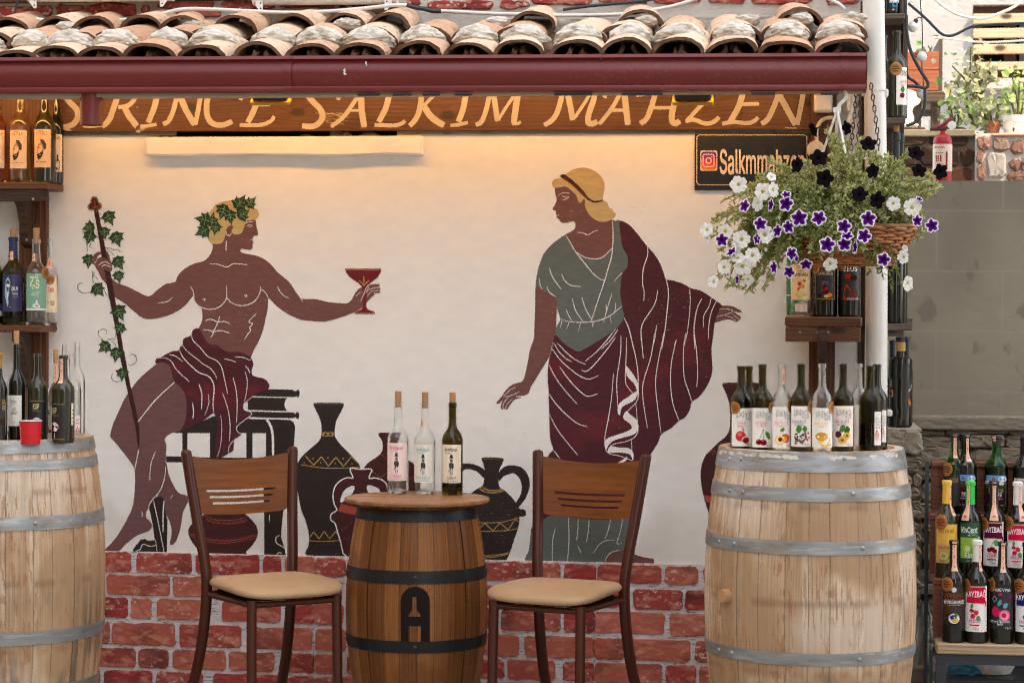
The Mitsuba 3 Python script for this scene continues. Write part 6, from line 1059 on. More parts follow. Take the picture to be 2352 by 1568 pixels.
FACE = lambda dx: [('t', 'BACCHUS', 0.0+dx, 0.86, 0.075, 0.62, c(130, 96, 64)), ('t', 'Vineyards', -0.1+dx, 0.945, 0.035, 0.3, c(130, 96, 64)), ('p', [(-0.45+dx, 0.34), (-0.42+dx, 0.50), (-0.30+dx, 0.60), (-0.05+dx, 0.66), (0.12+dx, 0.60), (0.2+dx, 0.48), (0.16+dx, 0.38), (0.1+dx, 0.30), (-0.05+dx, 0.25), (-0.25+dx, 0.23), (-0.4+dx, 0.28)], c(190, 150, 110)), ('p', [(-0.05+dx, 0.66), (-0.1+dx, 0.74), (0.2+dx, 0.72), (0.42+dx, 0.62), (0.44+dx, 0.50), (0.3+dx, 0.46), (0.2+dx, 0.50), (0.12+dx, 0.60)], c(92, 78, 62)), ('p', [(-0.45+dx, 0.34), (-0.25+dx, 0.36), (0.0+dx, 0.40), (0.16+dx, 0.46), (0.14+dx, 0.34), (-0.05+dx, 0.24), (-0.3+dx, 0.20)], c(70, 56, 44)), ('r', -0.30+dx, -0.15+dx, 0.50, 0.515, c(60, 46, 36)), ('t', 'SAUVIGNON BLANC', 0.0+dx, 0.13, 0.035, 0.62, c(130, 96, 64))]
sbt('A1', -20, 745, 140, 'rose_glass', 'rose wine bottle with pale label cut by the left edge on upper shelf', ZS1, YS-0.03, g1, fill=None, lab={'z0': 0.15, 'z1': 0.55, 'a': -0.1, 'h': 1.0, 'col': c(236, 206, 176), 'art': [('t', 'BACCHUS', 0.1, 0.86, 0.075, 0.62, c(130, 96, 64))]})
sbt('A1', 176, 742, 182, 'gold_glass', 'golden clear bottle with bearded face label on the upper shelf', ZS1, YS-0.03, g1, lab={'z0': 0.145, 'z1': 0.545, 'a': -0.33, 'h': 0.92, 'col': c(240, 204, 164), 'art': FACE(0.0)})
sbt('A1', 478, 770, 120, 'dark_glass', 'black bottle with white figure label, rightmost on upper shelf', ZS1, YS+0.06, g1, lab={'z0': 0.13, 'z1': 0.53, 'a': 0.15, 'h': 0.75, 'col': c(226, 206, 184), 'art': [('t', 'ŞİRİNCE', 0.1, 0.86, 0.09, 0.5, c(80, 70, 60)), ('p', [(-0.3, 0.05), (0.3, 0.05), (0.32, 0.28), (0.1, 0.34), (0.15, 0.46), (-0.05, 0.46), (-0.1, 0.34), (-0.3, 0.28)], c(30, 26, 24))]})
sbt('A1', 380, 745, 184, 'olive_glass', 'black bottle with bearded face label on the upper shelf', ZS1, YS-0.03, g1, lab={'z0': 0.155, 'z1': 0.555, 'a': -0.30, 'h': 0.86, 'col': c(236, 196, 150), 'art': FACE(0.0)})
sbt('B1', -62, 610, 165, 'green_glass', 'dark green bottle with blue and white label cut by the left edge', ZS2, YS-0.03, g2, fill=0.5, lab={'z0': 0.02, 'z1': 0.25, 'a': 0.3, 'h': 0.95, 'col': c(52, 54, 96), 'art': [('d', 0.5, 0.5, 0.3, 0.3, c(226, 222, 220)), ('d', 0.75, 0.8, 0.12, 0.12, c(226, 222, 220))]})
sbt('B1', 112, 612, 190, 'green_glass', 'green bottle with navy bearded head label and blue foil on lower shelf', ZS2, YS-0.03, g2, fill=0.55, cork=0.032, foil=(c(30, 40, 84), 0.76), strip=(-0.8, 0.0, 0.74, 0.84), lab={'z0': 0.155, 'z1': 0.578, 'a': -0.14, 'h': 1.0, 'col': c(44, 44, 84), 'art': [('p', [(-0.62, 0.62), (-0.5, 0.86), (-0.28, 0.93), (-0.12, 0.80), (-0.10, 0.66), (-0.22, 0.62), (-0.18, 0.5), (-0.3, 0.36), (-0.24, 0.22), (-0.36, 0.12), (-0.5, 0.28), (-0.62, 0.42)], c(150, 178, 186)), ('d', -0.3, 0.70, 0.17, 0.13, c(226, 226, 216)), ('p', [(-0.4, 0.5), (-0.28, 0.5), (-0.34, 0.2)], c(226, 226, 216)), ('t', 'ZEUS', 0.30, 0.565, 0.095, 0.30, c(236, 232, 226)), ('t', 'Cardinal', 0.33, 0.45, 0.075, 0.27, c(226, 222, 216)), ('r', 0.1, 0.62, 0.39, 0.397, c(200, 198, 200)), ('d', -0.12, 0.12, 0.06, 0.06, c(200, 198, 200))]})
sbt('B1', 424, 628, 130, 'clear_glass', 'clear bottle with cream red lettered label, rightmost on lower shelf', ZS2, YS+0.05, g2, strip=(-0.6, 0.4, 0.66, 0.78), medal=[(0.0, 0.53, 0.019)], lab={'z0': 0.15, 'z1': 0.56, 'a': 0.0, 'h': 1.0, 'col': c(238, 222, 190), 'art': [('t', 'Tatlı', 0.1, 0.58, 0.13, 0.42, c(206, 60, 60)), ('t', 'ZEUS', 0.35, 0.2, 0.12, 0.3, c(110, 100, 80)), ('d', -0.2, 0.28, 0.09, 0.09, c(206, 60, 60)), ('d', 0.2, 0.06, 0.08, 0.08, c(206, 60, 60))]})
sbt('B1', 308, 626, 184, 'clear_glass', 'clear corked bottle with sea green label on the lower shelf', ZS2, YS-0.04, g2, cork=0.042, strip=(-0.95, -0.2, 0.74, 0.83), medal=[(1.0, 0.60, 0.021)], lab={'z0': 0.17, 'z1': 0.60, 'a': 0.0, 'h': 1.05, 'col': c(116, 164, 142), 'art': [('t', 'Z', -0.42, 0.66, 0.25, 0.22, c(226, 222, 186)), ('t', 'E', 0.04, 0.86, 0.12, 0.12, c(226, 222, 186)), ('t', 'S', 0.12, 0.60, 0.22, 0.17, c(226, 222, 186)), ('t', 'U', -0.3, 0.58, 0.12, 0.13, c(226, 222, 186)), ('t', 'BORNOVA', 0.0, 0.48, 0.04, 0.3, c(216, 222, 196)), ('t', 'MİSKET', -0.1, 0.40, 0.07, 0.36, c(232, 228, 206)), ('r', -1.0, 1.0, 0.01, 0.06, c(226, 226, 220)), ('p', [(-0.32, 0.10), (0.28, 0.07), (0.36, 0.13), (0.1, 0.2), (0.12, 0.28), (-0.02, 0.29), (-0.06, 0.2), (-0.3, 0.15)], c(232, 230, 226))]})
# ================================================================ right end of the shop
def X_(t, x, y, Y): return W(*q(t, x, y), Y)[0]
def Z_(t, x, y, Y): return W(*q(t, x, y), Y)[2]
def bq(t, x0, y0, x1, y1, Y, depth, ch=0.0):
    a, b = q(t, x0, y0), q(t, x1, y1); return boxD(a[0], a[1], b[0], b[1], Y, depth, ch)
pipe = thing('drain_pipe', 'white plastic drain pipe running down beside the roof end', 'pipe')
YP = -0.07; pr_ = (q('B4', 1170, 800)[0]-q('B4', 985, 800)[0])/2*mpp(2015, YP); px_ = W((q('B4', 1077, 0)[0]), 700, YP)[0]
pt = W(q('A4', 1048, 0)[0], -60, YP)[0]
add('tube', tube([(px_+0.006, YP, -0.03), (px_+0.004, YP, 1.0), (px_, YP, 1.75), (pt, YP, 2.75), (pt-0.008, YP, 3.4)], pr_, 32), 'white_plastic', pipe, smooth=40)
zq = Z_('A4', 1050, 768, YP); add('joint_ring', lathe([(pr_+0.0004, zq-0.004), (pr_+0.0018, zq-0.003), (pr_+0.0018, zq+0.002), (pr_+0.0003, zq+0.003)], 32, (px_-0.005, YP, 0)), 'white_plastic', pipe, smooth=40)
for t, x0, y0, x1, y1 in (('A4', 950, 765, 988, 808), ('A4', 1141, 755, 1182, 820), ('C4', 1170, 655, 1215, 710)): add('clip', bq(t, x0, y0, x1, y1, YP-0.02, 0.05, 0.003), 'white_plastic', pipe)
# corner post boards
cp = thing('corner_post', 'dark timber corner post behind the white drain pipe', 'post')
wboard('board', cp, bq('B4', 932, -1390, 990, 2600, -0.018, 0.018, 0.002), 4, 'z')
# right bracket shelf
rs = thing('bottle_shelf', 'dark wooden bracket shelf with sangria bottles above the right barrel', 'shelf')
YQ = -0.20
wboard('post', rs, (lambda a: a)(boxD(q('B4', 512, 0)[0], q('A4', 0, 760)[1], q('B4', 733, 0)[0], 1120, -0.042, 0.042, 0.002)), 1, 'z', 0.3)
ZR = W(1890, q('B4', 0, 1284)[1], YQ)[2]; xr0, xr1 = X_('B4', 305, 1330, YQ-0.08), X_('B4', 960, 1330, YQ-0.08)
wboard('board', rs, box(xr0, xr1, YQ-0.09, -0.042, ZR-0.036, ZR, 0.006), 0, 'x', 0.9)
wboard('apron', rs, box(xr0+0.002, xr1-0.006, YQ-0.08, YQ-0.055, ZR-0.090, ZR-0.0365, 0.002), 0, 'x', 2.2)
xb0, xb1 = X_('B4', 592, 1400, YQ-0.1), X_('B4', 660, 1400, YQ-0.1)
P = trimesh.creation.extrude_polygon(Polygon([(0, 0), (-0.20, 0), (-0.215, -0.02), (-0.215, -0.05), (-0.19, -0.075), (-0.10, -0.13), (-0.055, -0.19), (-0.04, -0.26), (0, -0.27)]), xb1-xb0, engine='earcut'); v, f = tm(P)
add('bracket', (np.column_stack([xb0+v[:, 2], -0.043+v[:, 0]*1.18, ZR-0.0365+v[:, 1]]), f[:, ::-1]), 'wood', rs, uv=np.column_stack([40+v[:, 1], v[:, 2]]))
for x in (583, 670, 432, 808):
    add('screw', lathe([(0.005, 0), (0.005, 0.001), (0.002, 0.002), (0, 0.0012)], 10), 'galvanised' if x < 700 else 'rust_iron', rs, to_world=T().translate([X_('B4', x, 1416, YQ-0.08), YQ-0.081, Z_('B4', x, 1416, YQ-0.08)]).rotate([1, 0, 0], 90))
gS = 'bottles on the shelf above the right barrel'
def sang(body, col, name, extra, border=None):
    a = [('t', 'ZEUS', -0.05, 0.87, 0.075, 0.42, col), ('t', name, 0.0, 0.66, 0.085, 0.72, col), ('t', 'WHITE' if border is None else 'BLACK', -0.05, 0.775, 0.05, 0.3, c(206, 110, 60))]+extra
    if border is not None: a += [('r', -0.82, 0.82, 0.965, 0.98, border), ('r', -0.82, 0.82, 0.02, 0.035, border), ('r', -0.84, -0.80, 0.02, 0.98, border), ('r', 0.80, 0.84, 0.02, 0.98, border)]
    return a
fr1 = [('d', 0.0, 0.36, 0.40, 0.55, c(232, 214, 170)), ('d', -0.1, 0.45, 0.2, 0.2, c(200, 70, 50)), ('d', 0.15, 0.37, 0.22, 0.2, c(226, 150, 70)), ('d', -0.15, 0.30, 0.18, 0.18, c(214, 90, 60)), ('d', 0.05, 0.28, 0.2, 0.15, c(240, 220, 150)), ('d', 0.3, 0.53, 0.16, 0.14, c(222, 110, 60)), ('p', [(-0.5, 0.18), (0.0, 0.10), (0.5, 0.2), (0.45, 0.13), (0.0, 0.05), (-0.45, 0.12)], c(190, 200, 96))]
fr2 = [('p', [(-0.3, 0.5), (0.25, 0.5), (0.2, 0.40), (0.32, 0.22), (0.2, 0.14), (-0.25, 0.14), (-0.34, 0.22), (-0.22, 0.40)], c(96, 104, 112)), ('p', [(-0.22, 0.38), (0.2, 0.38), (0.30, 0.22), (0.2, 0.15), (-0.25, 0.15), (-0.33, 0.22)], c(96, 14, 26)), ('d', 0.1, 0.30, 0.12, 0.12, c(200, 60, 50)), ('d', -0.1, 0.24, 0.1, 0.1, c(170, 30, 50)), ('d', -0.45, 0.12, 0.16, 0.15, c(60, 18, 30)), ('d', 0.38, 0.13, 0.22, 0.18, c(226, 130, 60)), ('d', 0.1, 0.10, 0.18, 0.13, c(240, 200, 140)), ('p', leafp(-0.2, 0.08, 0.4, 0.2), c(90, 130, 60))]
def rb_(t, cx, w, glass, lbl, lab, dY=0.0, H=0.315, kind='jug', **kw):
    x, y = q(t, cx, 1283); return bottle(x, y, ZR, YQ+dY, glass, lbl, zw(w), kind=kind, H=H, lab=lab, group=gS, **kw)
rb_('B4', 372, 110, 'bright_green_glass', 'green labelled bottle edge behind the leftmost sangria bottle', [{'z0': 0.15, 'z1': 0.5, 'a': -0.8, 'h': 0.7, 'col': c(60, 120, 76), 'art': [('r', -0.6, 0.6, 0.25, 0.3, c(210, 220, 210))]}], 0.09)
rb_('B4', 440, 182, 'clear_glass', 'clear sangria bottle with cream label, leftmost under the flower basket', [{'z0': 0.19, 'z1': 0.60, 'a': -0.02, 'h': 0.98, 'col': c(234, 204, 150), 'art': sang(0, c(96, 84, 70), 'SANGRIA', fr1)}, {'z0': 0.055, 'z1': 0.145, 'a': 0.0, 'h': 0.58, 'col': c(232, 206, 190), 'art': [('r', 0.2, 0.5, 0.2+i*0.15, 0.25+i*0.15, c(170, 150, 140)) for i in range(5)]}])
rb_('B4', 645, 205, 'dark_glass', 'black sangria bottle with gold bordered jug label', [{'z0': 0.19, 'z1': 0.62, 'a': -0.02, 'h': 0.95, 'col': (0.016, 0.016, 0.018), 'art': sang(0, c(196, 184, 150), 'SANGRIA', fr2, c(186, 150, 84))}], medal=[(-0.95, 0.55, 0.022)])
rb_('B4', 850, 190, 'dark_glass', 'black bottle with orange jacket picture label beside the drain pipe', [{'z0': 0.185, 'z1': 0.60, 'a': 0.12, 'h': 0.98, 'col': (0.02, 0.015, 0.014), 'art': [('p', [(-0.7, 0.02), (-0.6, 0.30), (-0.35, 0.48), (-0.1, 0.30), (0.1, 0.12), (0.1, 0.02)], c(196, 72, 26)), ('p', [(-0.3, 0.74), (-0.5, 0.70), (-0.45, 0.60), (-0.1, 0.58), (0.0, 0.72)], c(180, 40, 30)), ('p', [(0.0, 0.28), (0.6, 0.24), (0.7, 0.10), (0.1, 0.08)], c(120, 40, 30)), ('d', 0.25, 0.62, 0.32, 0.26, c(52, 34, 28)), ('t', 'ZEUS', -0.05, 0.80, 0.14, 0.66, c(240, 236, 230)), ('t', 'ŞİRİNCE', -0.3, 0.92, 0.045, 0.3, c(240, 236, 230)), ('t', 'ÇİKOLATA', 0.2, 0.025, 0.05, 0.55, c(240, 236, 230))]}], medal=[(-0.85, 0.60, 0.024)])
# electrics
sw = thing('switch_box', 'square white switch box beside the end of the name board', 'switch')
add('box', bq('A4', 550, 795, 708, 950, -0.085, 0.043, 0.004), 'cream_plastic', sw); add('lid', bq('A4', 562, 806, 696, 938, -0.092, 0.0068, 0.003), 'white_plastic', sw)
jb = thing('junction_box', 'round cream junction box on the post below the switch', 'box'); o = W(*q('A4', 565, 1272), -0.042)
add('body', lathe([(0.033, 0), (0.033, 0.022), (0.029, 0.026), (0, 0.026)], 28), 'cream_plastic', jb, smooth=30, to_world=T().translate([o[0], -0.043, o[2]]).rotate([1, 0, 0], 90))
add('lid', lathe([(0.012, 0.0262), (0.012, 0.0282), (0, 0.0284)], 20), 'cream_plastic', jb, smooth=30, to_world=T().translate([o[0], -0.043, o[2]]).rotate([1, 0, 0], 90))
def Wl(t, pts, Y): return [W(*q(t, *p), Y) for p in pts]
one('conduit', 'bent cream conduit joining the junction box to the switch', 'conduit', tube(cr(Wl('A4', [(575, 1210), (572, 1130), (585, 1070), (615, 1025), (660, 1003), (712, 1000)], -0.054), 6), 0.0075, 10), 'cream_plastic', smooth=40)
one('conduit', 'white conduit hanging behind the basket hook', 'conduit', tube(cr(Wl('A4', [(888, 770), (885, 880), (868, 950), (845, 1020), (842, 1090)], -0.06), 6), 0.007, 10), 'white_plastic', smooth=40)
one('conduit', 'short white trunking beside the hanging hook', 'conduit', bq('A4', 828, 790, 860, 940, -0.06, 0.03, 0.002), 'white_plastic')
one('timber_trim', 'narrow sunlit ochre trim on the right edge of the shelf post', 'trim', bq('A4', 664, 950, 730, 1330, -0.052, 0.009, 0.001), 'wood', uv=(10.02, 0.4))
# chains
def chain(lbl, t, pts, Y, gap=0.019):
    P = cr(Wl(t, pts, Y), 40); s = np.concatenate([[0], np.cumsum(np.linalg.norm(np.diff(P, axis=0), axis=1))]); ms = []
    for i, d in enumerate(np.arange(0, s[-1], gap)):
        p = A([np.interp(d, s, P[:, k_]) for k_ in range(3)]); a = np.arange(10)*2*np.pi/10
        L_ = np.column_stack([0.0055*np.cos(a), a*0, 0.0125*np.sin(a)]); 
        if i % 2: L_ = L_[:, [1, 0, 2]]
        ms.append(tube(np.vstack([L_, L_[:1]])+p, 0.0021, 5, False))
    return one('hanging_chain', lbl, 'chain', cat(*ms), 'rust_iron', kind='stuff')
chain('rusty chain hanging from the gutter end over the drain pipe', 'A4', [(1036, 735), (1058, 880), (1075, 1020), (1092, 1160), (1104, 1290)], -0.62)
chain('dark chain hanging behind the basket, left of the drain pipe', 'A4', [(940, 790), (940, 900), (938, 1010), (922, 1180), (905, 1290)], -0.30)
chain('fainter dark chain behind the basket stems', 'A4', [(905, 800), (896, 960), (880, 1100), (868, 1260)], -0.25)

# ================================================================ ledge shelves right of the pipe
es = thing('side_shelf', 'narrow stepped dark wooden shelves right of the white drain pipe', 'shelf')
YE = 0.02
wboard('back', es, bq('A4', 1148, -100, 1318, 1290, YE+0.16, 0.02), 4, 'z')
wboard('upright', es, bq('A4', 1296, -80, 1326, 130, YE, 0.15), 7, 'z', 0.3)
wboard('upright', es, bq('A4', 1305, 130, 1345, 1000, YE+0.130, 0.028), 7, 'z', 0.9)
ZE1, ZE2 = Z_('A4', 1240, 1000, YE), Z_('A4', 1240, 115, YE)
for (t, x0, y0, x1, y1) in (('A4', 1140, 115, 1322, 160), ('A4', 1150, 998, 1328, 1047)):
    wboard('board', es, bq(t, x0, y0, x1, y1, YE-0.05, 0.20, 0.003), 7, 'x', x0*0.01)
zb_ = Z_('B4', 1250, 1345, YE); wboard('board', es, bq('B4', 1165, 1345, 1388, 1400, YE-0.07, 0.22, 0.003), 7, 'x', 2.2); wboard('rail', es, bq('B4', 1165, 1402, 1310, 1452, YE-0.04, 0.03), 7, 'x', 4.2)
wboard('lip', es, bq('B4', 1340, 1300, 1385, 1345, YE-0.065, 0.02), 7, 'x', 5.2)
gE = 'bottles on the side shelves'
def eb(t, cx, ty, w, z, dY, glass, lbl, **kw):
    x, y = q(t, cx, ty); return bottle(x, y, z, YE+dY, glass, lbl, zw(w), group=gE, **kw)
eb('A4', 1255, 262, 172, ZE1, 0.0, 'olive_glass', 'dark bottle with white plum label on the upper side shelf', medal=[(-0.1, 0.55, 0.024)], lab={'z0': 0.14, 'z1': 0.57, 'a': 0.62, 'h': 0.66, 'col': WHT, 'art': [('t', 'ŞİRİNCE', 0.2, 0.78, 0.13, 0.70, c(96, 92, 88)), ('t', 'MÜRDÜM', 0.15, 0.57, 0.075, 0.6, c(200, 80, 70)), ('t', 'Damson', 0.0, 0.50, 0.05, 0.34, c(200, 80, 70)), ('d', -0.05, 0.25, 0.26, 0.26, c(110, 36, 60)), ('p', leafp(-0.25, 0.40, 0.5, 0.1, 0.8), c(80, 130, 60))]})
eb('A4', 1150, 300, 120, ZE1, 0.07, 'dark_glass', 'dark bottle with pink label mostly hidden by the drain pipe', lab={'z0': 0.15, 'z1': 0.55, 'a': 0.6, 'h': 0.6, 'col': c(232, 196, 180)})
eb('A4', 1215, -255, 130, ZE2, 0.02, 'dark_glass', 'bottle with blue label on the topmost side shelf', lab={'z0': 0.0+0.03, 'z1': 0.5, 'a': 0.35, 'h': 0.7, 'col': c(226, 222, 216), 'art': [('p', [(-0.4, 0.25), (0.4, 0.25), (0.5, 0.9), (0.1, 1.0), (-0.2, 0.7)], c(34, 150, 196)), ('d', -0.2, 0.1, 0.2, 0.1, c(200, 170, 130))]})
eb('A4', 1250, 1122, 165, zb_, 0.0, 'dark_glass', 'corked black bottle on the middle side shelf behind the basket', cork=0.026, foil=((0.012, 0.016, 0.014), 0.76), lab={'z0': 0.42, 'z1': 0.56, 'a': 0.3, 'h': 0.6, 'col': c(40, 38, 50), 'art': [('t', 'Vin', 0.0, 0.3, 0.4, 0.5, c(196, 84, 60))]})
eb('A4', 1292, 1140, 120, zb_, 0.07, 'olive_glass', 'slim dark bottle behind the corked one on middle side shelf', foil=((0.015, 0.03, 0.018), 0.78))
eb('B4', 1252, 830-560, 166, zb_, -0.01, 'dark_glass', 'black bottle with red line drawing label on middle side shelf', lab={'z0': 0.15, 'z1': 0.40, 'a': 0.30, 'h': 0.70, 'col': (0.02, 0.018, 0.026), 'art': [('r', -0.3, 0.3, 0.90, 0.93, c(196, 70, 60)), ('r', -0.32, -0.28, 0.70, 0.93, c(196, 70, 60)), ('t', 'Vin', -0.05, 0.76, 0.13, 0.4, c(196, 70, 60)), ('t', 'AHU', 0.35, 0.56, 0.07, 0.3, WHT)]+[('p', [(0.1, 0.3), (0.1+0.7*math.cos(a), 0.3+0.3*math.sin(a)), (0.1+0.7*math.cos(a+0.06), 0.3+0.3*math.sin(a+0.06))], c(110, 140, 150)) for a in np.arange(0, 6.2, 0.42)]+[('d', 0.0, 0.2, 0.12, 0.1, c(196, 70, 60)), ('d', 0.3, 0.15, 0.1, 0.1, c(196, 70, 60))]}, medal=[(0.95, 0.24, 0.018)]) if False else None
ZPT = Z_('C4', 1290, 800, YE)                                      # top of the stone pier
eb('C4', 1215, 65, 120, ZPT, 0.09, 'dark_glass', 'black foiled bottle behind the left shoulder of the waisted one', foil=((0.015, 0.022, 0.035), 0.7), kind='bordeaux')
eb('C4', 1335, 38, 110, ZPT, 0.10, 'dark_glass', 'black bottle behind the right shoulder of the waisted one', foil=((0.012, 0.016, 0.025), 0.7))
eb('C4', 1285, 38, 200, ZPT, 0.0, 'dark_glass', 'large waisted black bottle with gold neck on the stone pier', kind='waisted', foil=((0.014, 0.014, 0.014), 0.95), lab=[{'z0': 0.845, 'z1': 0.945, 'a': 0.0, 'h': 3.1, 'col': c(176, 140, 72)}, {'z0': 0.33, 'z1': 0.54, 'a': -0.95, 'h': 0.36, 'col': (0.02, 0.018, 0.018), 'art': [('t', 'CA', 0.0, 0.8, 0.12, 0.4, c(190, 180, 170)), ('t', 'RE', 0.0, 0.62, 0.12, 0.4, c(190, 180, 170)), ('r', -0.3, 0.3, 0.05, 0.40, c(180, 120, 104)), ('d', 0.0, 0.22, 0.15, 0.18, c(40, 36, 34))]}, {'z0': 0.22, 'z1': 0.53, 'a': 1.1, 'h': 0.4, 'col': (0.02, 0.018, 0.018), 'art': [('p', [(-0.4, 0.6), (0.3, 0.85), (0.35, 0.78), (-0.3, 0.55)], c(210, 206, 196)), ('d', -0.1, 0.2, 0.2, 0.3, c(196, 110, 50)), ('d', 0.05, 0.32, 0.16, 0.3, c(84, 44, 26))]}])

# ================================================================ stone pier and retaining wall
def stones(holder, name, XA_, XB_, Z0, Z1, Y, hrow, wr, dep, seed, tops=True):
    r = np.random.default_rng(seed); z = Z0
    while z < Z1-0.01:
        h = min(r.uniform(*hrow), Z1-z); x = XA_-r.uniform(0, wr[0])
        while x < XB_:
            w = r.uniform(*wr)
            x0, x1 = max(x, XA_), min(x+w, XB_)
            if x1-x0 > 0.03:
                o = rough_rect(x0+0.0015, x1-0.0015, z+0.0012, z+h-0.0012, min(0.004, h*0.05), min(0.02, h*0.25), 6, 3, r); o[:, 1] += (o[:, 0]-x0)*r.normal(0, 0.03)
                add(name, pebble(o, Y+r.uniform(0, 0.012), dep*r.uniform(0.5, 1.3), 0.22, 0.004, r), 'stone', holder, smooth=35 if False else False, uv=(r.uniform(0, 1), r.choice([0, 0, 0.3])))
            x += w
        z += h
pier = thing('stone_pier', 'short pier of stacked flat stones right of the barrel', 'pier')
YPi = YE-0.09; pxa, pxb = X_('C4', 1150, 900, YPi), X_('C4', 1468, 900, YPi)
add('core', box(pxa, pxb, YPi+0.02, 0.40, -0.04, ZPT-0.006), 'stone', pier, uv=(0.05, 0))
stones(pier, 'stone', pxa, pxb, -0.03, ZPT-0.09, YPi+0.01, (0.028, 0.06), (0.10, 0.22), 0.03, 5)
cpv = pebble(rough_rect(pxa, pxb, ZPT-0.095, ZPT-0.001, 0.005, 0.02, 7, 4), YPi+0.01, 0.03, 0.3, 0.004); add('cap_stone', cpv, 'stone', pier, uv=(0.9, 0.7))
top = box(pxa-0.005, pxb-0.002, YPi-0.012, 0.4, ZPT-0.012, ZPT, 0.003); add('cap_slab', top, 'stone', pier, uv=(0.8, 0.8))
rw = thing('retaining_wall', 'rough stone retaining wall with grey rendered blockwork above', 'wall')
YW = 0.42; wx0, wx1 = XR+0.02, 4.1
zl = Z_('C4', 1900, 745, YW); zt_ = Z_('B4', 1900, 136, YW)
add('core', box(wx0, wx1, YW+0.008, YW+0.4, -0.04, zl), 'stone', rw, uv=(0.05, 0))
stones(rw, 'stone', wx0, X_('C4', 2700, 900, YW), -0.03, zl-0.035, YW, (0.045, 0.10), (0.12, 0.30), 0.045, 6)
add('ledge', box(wx0, wx1, YW-0.05, YW, zl-0.035, zl+0.02, 0.006), 'stone', rw, uv=(0.6, 0.45))
v, f = box(wx0, wx1, YW-0.01, YW+0.4, zl+0.02, zt_); add('render', (v, f), 'render', rw)
# ================================================================ yard behind, in the sun
YD = 1.15
terr = add('terrace', box(wx0, 7, YW+0.4, 7, 0, zt_-0.15), 'paving', kind='structure')
pw = thing('yard_wall', 'low sunlit wall of old brick and stone behind the retaining wall', 'wall')
zpt = Z_('A4', 1830, 1100, YD); pxl = X_('A4', 1200, 1300, YD)
zp2 = Z_('A4', 2100, 1135, YD); xm_ = X_('A4', 1912, 1200, YD)
add('core', cat(box(pxl, xm_, YD, YD+0.25, zt_-0.2, zpt-0.03)), 'stone', pw, uv=(0.2, 0))
add('core', cat(box(xm_+0.001, 4.2, YD-0.03, YD+0.25, zt_-0.2, zp2)), 'mortar', pw, uv=(0.6, 0))
add('coping', box(pxl, xm_, YD-0.03, YD+0.26, zpt-0.03, zpt, 0.004), 'render', pw)
r = np.random.default_rng(8)
for row in range(4):
    zz = zt_-0.06+row*0.085; x = pxl+0.02-r.uniform(0, 0.1)
    while x < xm_-0.05:
        w = r.uniform(0.12, 0.22); o = rough_rect(x, min(x+w, xm_)-0.01, zz, zz+0.07, 0.004, 0.012, 4, 2, r); add('brick', pebble(o, YD, 0.015, 0.2, 0.002, r), 'painted', pw, smooth=False, color=c(*[(74, 50, 42), (84, 66, 54), (60, 48, 42)][r.integers(3)])*r.uniform(0.6, 1.2)); x += w
for t, x0, y0, x1, y1, m_ in (('A4', 1925, 1160, 2050, 1270, 'brick'), ('A4', 1930, 1280, 1990, 1390, 'brick'), ('A4', 2010, 1300, 2180, 1500, 'lime'), ('A4', 2215, 1190, 2330, 1300, 'brick'), ('A4', 2060, 1170, 2200, 1280, 'stone'), ('A4', 2205, 1355, 2300, 1440, 'brick'), ('A4', 2300, 1350, 2400, 1440, 'brick'), ('A4', 2190, 1460, 2340, 1540, 'brick'), ('A4', 1930, 1405, 2000, 1530, 'brick'), ('A4', 2350, 1190, 2500, 1310, 'brick')):
    p0, p1 = W(*q(t, x0, (y0+y1)/2), YD-0.03), W(*q(t, x1, (y0+y1)/2), YD-0.03); o = rough_rect(p0[0], p1[0], Z_(t, x0, y1, YD-0.03), Z_(t, x0, y0, YD-0.03), 0.003, 0.012)
    add('stone' if m_ != 'brick' else 'brick', pebble(o, YD-0.03, 0.018, 0.3, 0.002), 'painted', pw, smooth=False, color=c(*{'brick': (136, 106, 94), 'lime': (160, 154, 148), 'stone': (128, 112, 100)}[m_])*rng.uniform(0.8, 1.15))
# white house behind with boarded window
wh = thing('white_house', 'sunlit whitewashed house wall with slatted window at top right', 'house')
YH = 3.4; M['whitewash'] = bump(pri(mikit.proc(lambda p, n, uv: mix((0.36, 0.365, 0.38), (0.47, 0.47, 0.475), fbm(p.x*2.5, p.y*2, p.z*2.5, 4))), 0.9, spec=0.1), b_plaster, 0.004, 3e-3)
wxa, wxb = X_('A4', 1895, 300, YH), X_('A4', 2560, 300, YH); wza, wzb = Z_('A4', 2100, 680, YH), Z_('A4', 2100, 40, YH)
add('wall', cat(box(wx0-1.5, wxa, YH, YH+0.4, 0, 7), box(wxb, 8, YH, YH+0.4, 0, 7), box(wxa, wxb, YH, YH+0.4, 0, wza), box(wxa, wxb, YH, YH+0.4, wzb, 7)), 'whitewash', wh)
wd_ = key('window', wh)
fz = 0.06
scene[wd_] = mikit.ply(cat(box(wxa, wxa+fz, YH+0.06, YH+0.14, wza, wzb), box(wxb-fz, wxb, YH+0.06, YH+0.14, wza, wzb), box(wxa, wxb, YH+0.065, YH+0.135, wzb-fz, wzb), box(wxa, wxb, YH+0.065, YH+0.135, wza, wza+fz), box((wxa+wxb)/2-0.03, (wxa+wxb)/2+0.03, YH+0.07, YH+0.13, wza, wzb)), 'wood', uv=np.tile((10.03, 0.4), (40, 1)))
add('pane', box(wxa+0.02, wxb-0.02, YH+0.15, YH+0.155, wza, wzb), 'dark_glass', wd_); add('curtain', box(wxa+0.25, wxa+0.75, YH+0.10, YH+0.11, wza+0.3, wzb-0.3), 'painted', wd_, color=(0.22, 0.22, 0.24))
